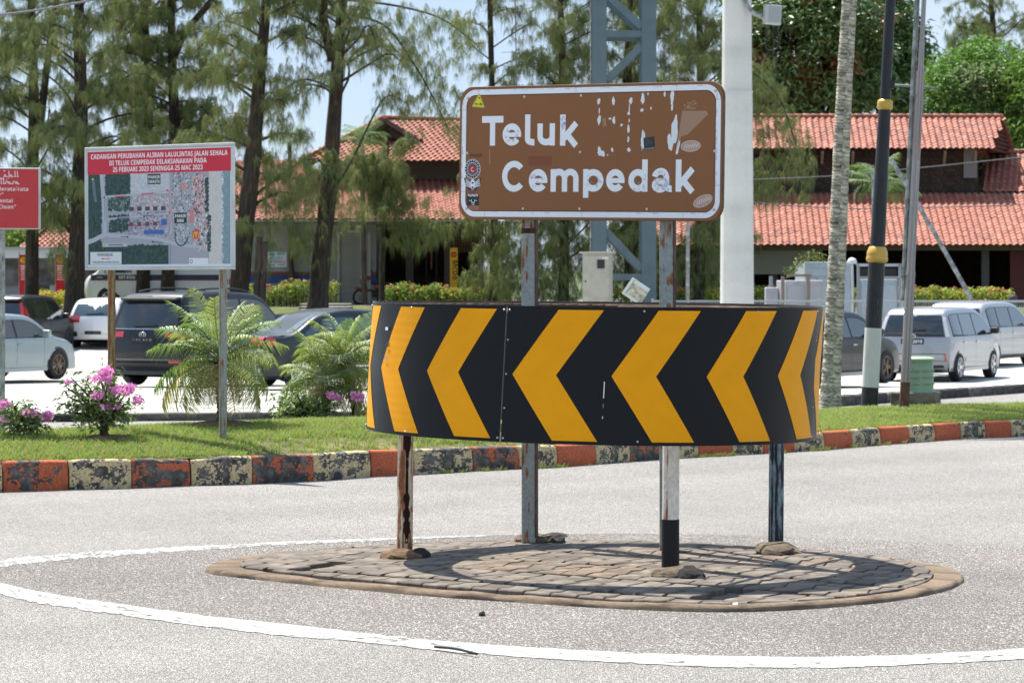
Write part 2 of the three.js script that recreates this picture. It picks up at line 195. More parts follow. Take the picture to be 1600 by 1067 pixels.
    for (const t of tris) { const a = pos.slice((k0 + t[0]) * 3, (k0 + t[0]) * 3 + 3), b = pos.slice((k0 + t[1]) * 3, (k0 + t[1]) * 3 + 3), c = pos.slice((k0 + t[2]) * 3, (k0 + t[2]) * 3 + 3); const ny = (b[2] - a[2]) * (c[0] - a[0]) - (b[0] - a[0]) * (c[2] - a[2]); ny > 0 ? idx.push(k0 + t[0], k0 + t[1], k0 + t[2]) : idx.push(k0 + t[0], k0 + t[2], k0 + t[1]); }
    for (let i = 0; i < n; i++) { const p = w[i], q = w[(i + 1) % n]; quad(top(ins(p), 0), top(p, 0.005), top(q, 0.005), top(ins(q), 0)); quad(top(p, 0.005), [p[0], 0.01, p[1]], [q[0], 0.01, q[1]], top(q, 0.005)); }
    let m = tones[Math.floor(r() * 5)]; if (stains.some(([s, rad]) => Math.hypot(cx - s.x, (cz - s.z) * 0.8) < rad * 0.55) && r() < 0.5) m = tones[5];
    part('paver', geo(pos, uv, idx), m, g);
  }
}
{ // coarse, darker stone chippings between the island and its painted circle; the circle itself, worn
  const near = [[-60, 893, 908], [-20, 905, 922], [30, 918, 938], [110, 933, 952], [200, 946, 964], [320, 962, 980], [450, 976, 995], [580, 990, 1006], [700, 1003, 1019], [850, 1013, 1030], [1000, 1021, 1038], [1150, 1026, 1044], [1300, 1027, 1045], [1450, 1022, 1039], [1600, 1013, 1031], [1760, 1000, 1016], [1900, 980, 992], [2000, 955, 964]];
  const far = [[-20, 880, 890], [30, 873, 882], [110, 866.5, 874], [200, 860.5, 867], [320, 854, 859], [430, 848.5, 852], [540, 844, 847], [650, 840.5, 842.5], [760, 837, 838.5]];
  const ring = [...near.map(a => onGround(a[0], (a[1] + a[2]) / 2)), ...[[2010, 930], [1900, 890], [1700, 866], [1450, 848], [1200, 838], [1000, 834], [760, 837]].map(a => onGround(...a)), ...far.slice(0, -1).reverse().map(a => onGround(a[0], (a[1] + a[2]) / 2))];
  const cv = new THREE.CatmullRomCurve3(ring, true).getPoints(200).slice(0, -1), cx = isleC[0], cz = isleC[1];
  const g = (() => { const pos = [], uv = [], idx = [], col = [], n = cv.length, Rr = 24; for (let j = 0; j <= Rr; j++) for (let i = 0; i <= n; i++) { const p = cv[i % n], t = j / Rr, x = lerp(cx, p.x, t), z = lerp(cz, p.z, t); pos.push(x, 0.0016, z); uv.push(x * 1.0 + 0.3, z * 0.95); const k = 0.86 + 0.42 * (fbm(x * 1.1 + 9, z * 0.9, 4) - 0.4); col.push(k * 0.95, k * 0.94, k * 0.93); if (i && j) { const a = (j - 1) * (n + 1) + i - 1, b = a + n + 1; idx.push(a, b, a + 1, a + 1, b, b + 1); } } return geo(pos, uv, idx, col); })();
  { const q = g.attributes.normal; if (q.getY(0) < 0) g.scale(1, 1, 1); }
  struct('road_surface_patch', g, M.annulus);
  const wear = ctex(2048, 128, (c, w, h) => { const im = c.createImageData(w, h); for (let j = 0; j < h; j++) for (let i = 0; i < w; i++) { const e = Math.min(j, h - 1 - j) / h, n = fbm(i / 14, j / 14, 4), m = fbm(i / 90, j / 40, 3); const v = sstep(0.455, 0.56, n * 0.8 + m * 0.34 + Math.min(e * 4.2, 0.34) - 0.2) * 255, k = (j * w + i) * 4; im.data[k] = im.data[k + 1] = im.data[k + 2] = v; im.data[k + 3] = 255; } c.putImageData(im, 0, 0); }, false);
  const strip = (tab, lift) => { const a = new THREE.CatmullRomCurve3(tab.map(t => onGround(t[0], t[1]))), b = new THREE.CatmullRomCurve3(tab.map(t => onGround(t[0], t[2]))), n = 220; return grid(n, 3, (u, v) => { const p = a.getPoint(u).lerp(b.getPoint(u), v); p.y = lift; const e = 0.02 * (fbm(u * 120, v * 5, 3) - 0.5); p.z += e; return p; }, (u, v) => [u * 1.0, v]); };
  const paint = std(C(0.66, 0.66, 0.65), 0.8, { map: rep(T.mott, 22, 1.2), alphaMap: wear, transparent: true, bumpMap: rep(T.chipsH, 4, 0.1), bumpScale: 0.004 });
  struct('road_marking', strip(near, 0.0034), paint);
  const worn = ctex(1024, 64, (c, w, h) => { const im = c.createImageData(w, h); for (let j = 0; j < h; j++) for (let i = 0; i < w; i++) { const e = Math.min(j, h - 1 - j) / h, v = sstep(0.44, 0.6, fbm(i / 5, j / 5, 4) * 0.75 + fbm(i / 60, j / 20, 3) * 0.3 + Math.min(e * 1.2, 0.3) - 0.17) * 255, k = (j * w + i) * 4; im.data[k] = im.data[k + 1] = im.data[k + 2] = v; im.data[k + 3] = 255; } c.putImageData(im, 0, 0); }, false), paintWorn = paint.clone(); paintWorn.alphaMap = worn; struct('road_marking', strip(far.map(([x, a, b]) => [x, a - (b - a) * 0.35, b + (b - a) * 0.35]), 0.0034), paintWorn);
  // bits lying on the road: a strip of black rubber by the line, stones and a white scrap by the island
  const stick = onGround(712, 1021); single('rubber_strip', tube([stick.clone().add(V(-0.09, 0.016, -0.1)), stick.clone().add(V(0, 0.02, 0)), stick.clone().add(V(0.09, 0.015, 0.13))], 0.006, 6, 8), M.black, 'thin black strip of rubber lying across the white road line', 'rubber strip');
  const s2 = onGround(753, 963); single('loose_stone', lump(0.03, 0.018, 0.03, 4, 0.4).translate(s2.x, 0.006, s2.z), M.concDark, 'small dark stone lying on the coarse asphalt', 'stone');
  const s3 = onGround(1150, 955); single('paper_scrap', lump(0.035, 0.03, 0.04, 9, 0.5).translate(s3.x, 0.008, s3.z), M.white, 'small white scrap lying against the rim of the paved island', 'litter');
  for (const [x, y] of [[905, 846], [870, 838]].slice(1)) { const s = onGround(x, y, 0.05); single('broken_edge_piece', lump(0.12, 0.02, 0.1, 2, 0.4).translate(s.x, 0.052, s.z), M.concDark, 'dark broken slab piece lying on the rim behind the sign post', 'broken slab'); }
}
// ---- painted kerb of the verge
{
  const g = thing('painted_kerb', 'kerb of concrete blocks in peeling orange and cream paint edging the grass', 'kerb');
  const kt = (seed, rgb, cover) => dtex(384, 192, (i0, j0) => { const i = i0 / 1.5, j = j0 / 1.5, n = 0.6 * fbm(i / 46 + seed, j / 22 + seed * 1.7, 6) + 0.4 * fbm(i / 9 + seed * 5, j / 5, 5), f = fbm(i / 5 + seed, j / 5, 4), edge = Math.max(0, Math.abs(i / 255 - 0.5) - 0.33) * 0.9, k = sstep(cover - 0.02, cover + 0.015, n + edge + 0.12 * (f - 0.5)); const d = 24 + 96 * fbm(i / 20 + seed * 2, j / 20, 4) + 22 * h2(i0, j0), q = 0.72 + 0.42 * f; return [0, 1, 2].map(c => clamp(lerp(d * (c === 2 ? 0.9 : c === 1 ? 0.96 : 1), rgb[c] * q, k), 0, 255)); }, true);
  const O = [188, 98, 62], K = [205, 184, 138], H = dtex(256, 128, (i, j) => 90 + 120 * fbm(i / 20, j / 20, 5) + 30 * h2(i, j));
  const mk = (s, rgb, c) => std(C(0.95, 0.95, 0.95), 0.9, { map: kt(s, rgb, c), bumpMap: H, bumpScale: 0.008 });
  const om = [mk(1.3, O, 0.46), mk(4.1, O, 0.55), mk(7.7, O, 0.56), mk(9.2, O, 0.36), mk(2.9, O, 0.33)], km = [mk(3.3, K, 0.49), mk(5.8, K, 0.53), mk(8.4, K, 0.51), mk(6.1, K, 0.5)];
  for (let i = 0; i < kerbP.length - 1; i++) {
    const a = kerbP[i], b = kerbP[i + 1], px = kerbX[i], org = i % 2 === 1, t = b.clone().sub(a), L = t.length(); t.normalize(); const n = V(t.z, 0, -t.x); // away from the road
    const pos = [], uv = [], idx = [], pr = (h) => [[0.006, -0.03, 0], [0, h * 0.35, 0.3], [0.006, h - 0.03, 0.62], [0.014, h - 0.01, 0.72], [0.035, h, 0.78], [0.13, h - 0.004, 1], [0.14, -0.03, 1.2]], NS = 8;
    for (let s = 0; s <= NS; s++) { const u = s / NS, e = s === 0 ? 0.006 : s === NS ? -0.006 : 0, p = a.clone().addScaledVector(t, L * u + e), chip = (s === 0 || s === NS ? 0.012 : 0) + 0.010 * (fbm((px + u * 90) * 0.06, 5, 3) - 0.5); const broken = px === 206 && u > 0.45 ? 0.014 : px === 298 && u < 0.4 ? 0.014 : 0;
      pr(kerbH(p.x) - broken).forEach(([o, y, v], k) => { const q = p.clone().addScaledVector(n, o + (k > 1 && k < 5 ? chip : chip * 0.4)); pos.push(q.x, y - (k > 2 ? chip * 0.5 : 0) + (k > 2 && broken ? 0.02 * (fbm(u * 20, k, 2) - 0.5) : 0), q.z); uv.push(u, v); });
      if (s) for (let k = 0; k < 6; k++) { const A0 = (s - 1) * 7 + k, B0 = A0 + 7; idx.push(A0, B0, A0 + 1, A0 + 1, B0, B0 + 1); } }
    const base = [0, NS * 7]; for (const q of base) for (let k = 1; k < 6; k++) idx.push(q, q + k, q + k + 1);
    const right = px > 1000; part('kerb_block', geo(pos, uv, idx), org ? (right ? om[3 + (i >> 1) % 2] : px === 4 ? om[0] : px === 580 || px === 872 ? om[4] : om[1 + (i >> 1) % 2]) : km[(i >> 1) % 4], g);
    if (px === 491) { const p = a.clone().lerp(b, 0.38), h = 0.045; const ring = new THREE.TorusGeometry(0.06, 0.014, 8, 20, Math.PI); const yaw = Math.atan2(-n.x, -n.z); ring.rotateY(yaw); ring.translate(p.x - n.x * 0.004, 0.012, p.z - n.z * 0.004); part('drain_spout', ring, M.conc, g); const hole = new THREE.CylinderGeometry(0.05, 0.05, 0.022, 24); hole.rotateX(Math.PI / 2); hole.rotateY(yaw); hole.translate(p.x - n.x * 0.003, 0.01, p.z - n.z * 0.003); part('drain_hole', hole, M.black, g); void h; }
  }
}
// ---- grass verge with blades, soil rings
{
  const N = 150, W = 22, X0 = -8.5, X1 = 8.5;
  const g = grid(N, W, (u, v) => { const X = lerp(X0, X1, u), a = interp(kerbD, X) + 0.06, b = interp(backD, X), d = lerp(a, b + 0.3, v); return V(X, v >= 1 ? drop(d) - 0.05 : vergeY(X, d), -d); });
  const p = g.attributes.position, c = []; for (let i = 0; i < p.count; i++) { const n = fbm(p.getX(i) * 1.2, p.getZ(i) * 1.2, 4), k = sstep(0.5, 0.68, n); c.push(lerp(0.13, 0.27, k), lerp(0.2, 0.25, k), lerp(0.035, 0.10, k)); }
  g.setAttribute('color', new THREE.Float32BufferAttribute(c, 3));
  struct('grass_verge', g, std(C(1, 1, 1), 1, { vertexColors: true, map: rep(T.mott, 0.9), bumpMap: rep(T.grit, 1.5), bumpScale: 0.03 }));
  const r = rng(21), pos = [], uv = [], idx = []; // one tuft: seven blades
  for (let k = 0; k < 7; k++) { const a = r() * 6.28, l = 0.024 + 0.03 * r(), w = 0.0022 + 0.0012 * r(), lean = 0.012 + 0.03 * r(), bx = (r() - 0.5) * 0.03, bz = (r() - 0.5) * 0.03, ca = Math.cos(a), sa = Math.sin(a), q = pos.length / 3; pos.push(bx - sa * w, 0, bz + ca * w, bx + sa * w, 0, bz - ca * w, bx + ca * lean * 0.4 - sa * w * 0.8, l * 0.7, bz + sa * lean * 0.4 + ca * w * 0.8, bx + ca * lean * 0.4 + sa * w * 0.8, l * 0.7, bz + sa * lean * 0.4 - ca * w * 0.8, bx + ca * lean, l, bz + sa * lean); for (let e = 0; e < 5; e++) uv.push(0, 0); idx.push(q, q + 1, q + 2, q + 1, q + 3, q + 2, q + 2, q + 3, q + 4); }
  const ms = [], cs = []; for (let i = 0; i < 95000; i++) { const X = lerp(-6.2, 7.2, r()), a = interp(kerbD, X) + 0.1, b = interp(backD, X) - 0.02, d = lerp(a, b, Math.pow(r(), 1.05)); const dry = fbm(X * 1.2, -d * 1.2, 4); if (dry > 0.6 && r() < 0.75) continue; ms.push(M4(V(X, vergeY(X, d) - 0.002, -d), [0, r() * 6.28, 0], 0.5 + 0.55 * r() * (0.6 + dry))); const y = r(); cs.push(y < 0.16 ? C(0.36, 0.30, 0.10) : C(0.17 + 0.16 * y, 0.27 + 0.14 * y, 0.03 + 0.03 * y)); }
  const o = inst(numbered('grass'), geo(pos, uv, idx), phy(C(1, 1, 1), 0.95, { transmission: 0.4, thickness: 0 }), ms, scene, cs); tag(o, 'short green grass covering the verge behind the painted kerb', 'grass');
  // weeds at the foot of the kerb
  const wm = [], wc = []; for (let i = 0; i < 420; i++) { const k = r() < 0.7 ? 1090 + 330 * r() : 640 + 300 * r(), q = onGround(k, interp(kerbB, k) + 1, 0); if (fbm(k * 0.05, 4, 3) < 0.52) continue; wm.push(M4(q.add(V((r() - 0.5) * 0.05, 0, -0.01 + 0.03 * r())), [0, r() * 6.28, 0], 0.4 + 0.6 * r())); wc.push(C(0.16 + 0.1 * r(), 0.26, 0.04)); }
  tag(inst(numbered('weeds'), geo(pos, uv, idx), phy(C(1, 1, 1), 0.95, { transmission: 0.4, thickness: 0 }), wm, scene, wc), 'small weeds growing along the foot of the painted kerb', 'weeds');
  const lm = [], lc = [], lg = geo([0, 0, 0, 0.5, 0.12, 0.22, 1, 0, 0, 0.5, 0.08, -0.22], [0, 0, 0, 0, 0, 0, 0, 0], [0, 1, 2, 0, 2, 3]);
  for (let i = 0; i < 260; i++) { const X = lerp(-5, 6.5, r()), d = lerp(interp(kerbD, X) + 0.12, interp(backD, X), r()); lm.push(M4(V(X, vergeY(X, d) + 0.012, -d), [(r() - 0.5) * 0.8, r() * 6.28, (r() - 0.5) * 0.6], 0.025 + 0.035 * r())); const y = r(); lc.push(C(0.34 + 0.3 * y, 0.25 + 0.2 * y, 0.14 + 0.1 * y)); }
  tag(inst(numbered('fallen_leaves'), lg, std(C(1, 1, 1), 0.9), lm, scene, lc), 'dry fallen leaves scattered over the grass verge', 'leaves');
}
// ---- car park beyond the verge with its dark kerb
const lotD = [[-14, 31], [-6, 33.4], [-1.7, 35.2], [4.1, 41], [9.2, 54], [11, 60]];
{
  const line = (X) => interp(lotD, X);
  const g = grid(120, 50, (u, v) => { const X = lerp(-40, 40, u), a = X > 10 ? 57 : X < -13 ? 31.2 : line(X) + 0.1, d = lerp(a, 96, v); return V(X * lerp(1, 1, v), drop(d) + 0.03, -d); });
  struct('car_park_pavement', g, M.concreteLot);
  const k = thing('car_park_kerb', 'low dark weathered concrete kerb along the edge of the car park', 'kerb');
  const pts = []; for (let X = -14; X < 10.4;) { const d = line(X); pts.push(V(X, drop(d), -d)); const d2 = line(X + 0.1), s = Math.hypot(0.1, d2 - d); X += 0.9 * 0.1 / s; }
  const mats = [0.06, 0.085, 0.11, 0.16].map((v, i) => std(C(v * 1.1, v, v * 0.9), 0.95, { map: rep(T.mott, 0.7 + 0.2 * i), bumpMap: rep(T.grit, 1.5), bumpScale: 0.02 }));
  for (let i = 0; i < pts.length - 1; i++) { const a = pts[i], b = pts[i + 1], m = a.clone().lerp(b, 0.5), h = a.x < 1 ? 0.09 : 0.15, L = a.distanceTo(b); const q = rbox(L - 0.012, h + 0.1, 0.16, 0.02); q.rotateY(Math.atan2(-(b.z - a.z), b.x - a.x)); q.translate(m.x, m.y + h / 2 - 0.05, m.z); part('kerb_stone', q, mats[(i * 7 + (i >> 2)) % 4], k); }
  // faded yellow dashes of a bay line on the car park
  // grass bank in front of the shops
  const bank = grid(70, 16, (u, v) => { const X = lerp(-30, 30, u), d = lerp(92, 108, v); return V(X, drop(d) + 0.035 + 0.05 * (fbm(X * 0.8, d * 0.8, 3) - 0.5), -d); });
  const bp = bank.attributes.position, bc = []; for (let i = 0; i < bp.count; i++) { const n = fbm(bp.getX(i) * 0.9, bp.getZ(i) * 0.9, 4); bc.push(lerp(0.11, 0.22, n), lerp(0.18, 0.22, n), lerp(0.03, 0.09, n)); } bank.setAttribute('color', new THREE.Float32BufferAttribute(bc, 3));
  struct('grass_bank', bank, std(C(1, 1, 1), 1, { vertexColors: true, map: rep(T.mott, 0.4), bumpMap: rep(T.grit, 0.6), bumpScale: 0.06 }));
  struct('shop_forecourt', grid(20, 4, (u, v) => V(lerp(-40, 40, u), 0.29, -lerp(107, 128, v))), M.conc);
}
// ================================================================ THE CHEVRON BARRIER
const RC = { x: 0.442, z: -16.1, r: 1.209, y0: 0.727, y1: 1.412 };
const ringPt = (deg, v, off = 0) => { const a = deg * Math.PI / 180, s = Math.sin(a), R = RC.r + off; return V(RC.x + R * s + 0.036 * (v - 0.5), lerp(RC.y0, RC.y1, v) - lerp(0.021, 0.010, v) * s * RC.r, RC.z + R * Math.cos(a)); };
const pipeMat = (seed, base, cover, streak, rough = 0.6, under) => std(C(1, 1, 1), rough, { map: rep(T.rust(seed, base, cover, streak, under), 3.2, 0.62), bumpMap: rep(T.grit, 6), bumpScale: 0.0015 });
const mort = std(C(0.3, 0.22, 0.15), 1, { map: rep(T.mott, 3), bumpMap: rep(T.grit, 6), bumpScale: 0.02 });
{
  const g = thing('chevron_barrier', 'round drum barrier of black panels with yellow chevrons on pipe posts', 'chevron barrier');
  const blackM = phy(C(0.009, 0.010, 0.012), 0.5, { specularIntensity: 0.35, roughnessMap: rep(T.soft, 0.6) });
  const ribs = dtex(64, 128, (i, j) => 120 + 90 * (Math.abs((j % 16) - 8) / 8) + 30 * h2(i, j));
  const yelM = phy(C(0.96, 0.40, 0.001), 0.5, { specularIntensity: 0.35, bumpMap: rep(ribs, 2, 3), bumpScale: 0.0008, map: dtex(256, 256, (i, j) => { const v = 238 + 16 * fbm(i / 30, j / 30, 4); return [v, v - 2, v - 6]; }, true) });
  const alu = std(C(0.5, 0.5, 0.5), 0.45, { metalness: 0.5 }), back = std(C(0.16, 0.145, 0.13), 0.6, { metalness: 0.2, map: rep(T.mott, 1) }), rusty = std(C(0.12, 0.075, 0.05), 0.9, { map: rep(T.mott, 3), bumpMap: rep(T.grit, 4), bumpScale: 0.004 });
  const panels = [[-23.4, 70.3, [-21.3, 2.4, 26, 48.9], 23.4, 0], [70.5, 156.6, [68.9, 92.5, 114.1, 135.7], 22.2, -0.006], [156.8, 242.8, [157.5, 179, 200.6, 222.2], 21.6, 0], [-117, -23.8, [-114.2, -91.4, -68.6, -46.4], 22.3, -0.004]];
  panels.forEach(([a0, a1, ap, pitch, off]) => {
    const p = part('panel', grid(64, 6, (u, v) => ringPt(lerp(a0, a1, u), v, off), (u, v) => [u * 1.9, v * 0.68]), blackM, g);
    part('panel_back', grid(48, 2, (u, v) => ringPt(lerp(a0, a1, u), v, off - 0.003), (u, v) => [u * 1.9, v * 0.7]), back, p);
    for (const v of [0, 1]) part('panel_edge', grid(64, 1, (u, t) => { const q = ringPt(lerp(a0, a1, u), v, off + lerp(0.0004, -0.0034, t)); q.y += v ? 0.0007 : -0.0007; return q; }), alu, p);
    for (const a of [a0, a1]) part('panel_edge', grid(1, 6, (u, t) => ringPt(a, t, off + lerp(0.0004, -0.0034, u))), alu, p);
    for (const t of ap) { const st = pitch * 0.455; // lower and upper arm of one chevron, apex pointing to smaller angles
      const arm = (v0, v1) => grid(10, 14, (u, v) => { const vv = lerp(v0, v1, v), k = Math.abs(vv - 0.5) / 0.475; return ringPt(t + k * st * 0.985 + u * st, vv, off + 0.0018); }, (u, v) => [u * 0.22, lerp(v0, v1, v) * 0.68]);
      part('chevron', mergeGeometries([arm(0.025, 0.5), arm(0.5, 0.975)]), yelM, g); }
    for (const v of [0.03, 0.97]) for (const u of [0.006, 0.35, 0.68, 0.994]) { const q = ringPt(lerp(a0, a1, u), v, off + 0.002), b = new THREE.SphereGeometry(0.006, 8, 6); b.translate(q.x, q.y, q.z); part('rivet', b, alu, g); }
    for (const v of [0.25, 0.5, 0.75]) { const q = ringPt(a0 + 0.5, v, off + 0.002), b = new THREE.SphereGeometry(0.005, 8, 6); b.translate(q.x, q.y, q.z); part('rivet', b, alu, g); }
  });
  for (const v of [0.965, 0.035]) part('hoop', grid(96, 4, (u, t) => { const q = ringPt(u * 360, v, -0.006 - 0.028 * (t < 0.3 ? 0 : t < 0.8 ? 1 : 0)); q.y += t < 0.2 || t > 0.8 ? -0.012 : t < 0.6 ? -0.012 : 0.012; return q; }), rusty, g);
  // stickers and a run of white paint on the panels
  const mark = (name, d0, d1, v0, v1, m) => part(name, grid(4, 3, (u, v) => ringPt(lerp(d0, d1, u), lerp(v0, v1, v), 0.0032)), m, g), whm = std(C(0.7, 0.7, 0.7), 0.6), dkm = std(C(0.03, 0.03, 0.03), 0.6), gym = std(C(0.35, 0.34, 0.33), 0.6);
  mark('sticker', -66.4, -64.7, 0.79, 0.815, whm); mark('sticker', -65.6, -63.8, 0.665, 0.70, dkm); mark('sticker', -66.2, -64.4, 0.565, 0.585, gym); mark('paint_run', 0.7, 0.95, 0.34, 0.46, whm); mark('paint_run', 0.72, 0.9, 0.19, 0.21, whm); mark('paint_run', 0.75, 0.88, 0.27, 0.3, gym);
  // flat bars crossing inside the drum
  const chord = (px, pz, dx, dz, y) => { const l = Math.hypot(dx, dz); dx /= l; dz /= l; const R = RC.r - 0.02, fx = px - RC.x, fz = pz - RC.z, b = fx * dx + fz * dz, c = fx * fx + fz * fz - R * R, q = Math.sqrt(b * b - c); return bar(V(px + dx * (-b - q), y, pz + dz * (-b - q)), V(px + dx * (-b + q), y, pz + dz * (-b + q)), 0.042, 0.012); };
  part('cross_bar', chord(1.14, -16.16, 0.42, 0.9, 1.375), rusty, g); part('cross_bar', chord(1.14, -16.16, 0.46, -0.89, 1.355), rusty, g);
  part('cross_bar', chord(0.6, -16.2, 0.62, -0.5, 0.772), rusty, g);
  const post = (x, d, r, mat, y1, nm = 'post') => part(nm, tube([V(x, 0.05, -d), V(x + 0.004, 0.6, -d), V(x + 0.006, y1, -d)], r, 20, 8), mat, g);
  post(-0.589, 16.48, 0.0435, pipeMat(3.1, [222, 205, 176], 0.5, 0.55, 0.8), 1.37);
  part('bark_like_rust', tube([V(-0.584, 0.1, -16.4655), V(-0.582, 0.4, -16.4635), V(-0.578, 0.76, -16.4635)], (t) => 0.0285 + 0.007 * (fbm(t * 7, 2, 4) - 0.5), 14, 60), std(C(0.10, 0.055, 0.035), 0.95, { map: rep(T.rust(8.8, [90, 60, 45], 0.42, 0.5), 6, 1.4), bumpMap: rep(T.bark, 8, 2), bumpScale: 0.012 }), g).name = 'rust_scale';
  const nr = [0.82, 15.57]; post(nr[0], nr[1], 0.0435, pipeMat(5.5, [226, 223, 214], 0.66, 0.75), 1.37);
  part('black_band', cyl(0.0462, 0.0462, 0.262, nr[0] + 0.001, 0.042, -nr[1], 24), pipeMat(1.2, [24, 24, 26], 0.8, 0.3, 0.8), g);
  post(1.462, 16.65, 0.042, pipeMat(9.9, [27, 29, 33], 0.535, 0.45, 0.75, [112, 130, 138]), 1.37);
  // mortar at the feet of all posts
  const foot = (px, py, w, h, d, seed, m) => { const q = onGround(px, py, 0.06); const k = lump(w, h, d, seed, 0.3); k.translate(q.x, 0.05, q.z); return part('mortar_foot', k, m, g); };
  const f1 = std(C(0.46, 0.28, 0.15), 1, { map: rep(T.mott, 3), bumpMap: rep(T.grit, 7), bumpScale: 0.03 }), f2 = std(C(0.40, 0.31, 0.21), 1, { map: rep(T.mott, 3), bumpMap: rep(T.grit, 7), bumpScale: 0.03 }), f3 = std(C(0.06, 0.055, 0.05), 1, { map: rep(T.mott, 3), bumpMap: rep(T.grit, 7), bumpScale: 0.03 });
  foot(629, 869, 0.235, 0.05, 0.26, 2.2, f1); foot(655, 868, 0.12, 0.05, 0.2, 7.2, f3);
  foot(1057, 898, 0.28, 0.055, 0.24, 4.1, f2); foot(1078, 900, 0.15, 0.055, 0.22, 5.5, f3);
  foot(1214, 860, 0.25, 0.05, 0.3, 6.3, f2);
}
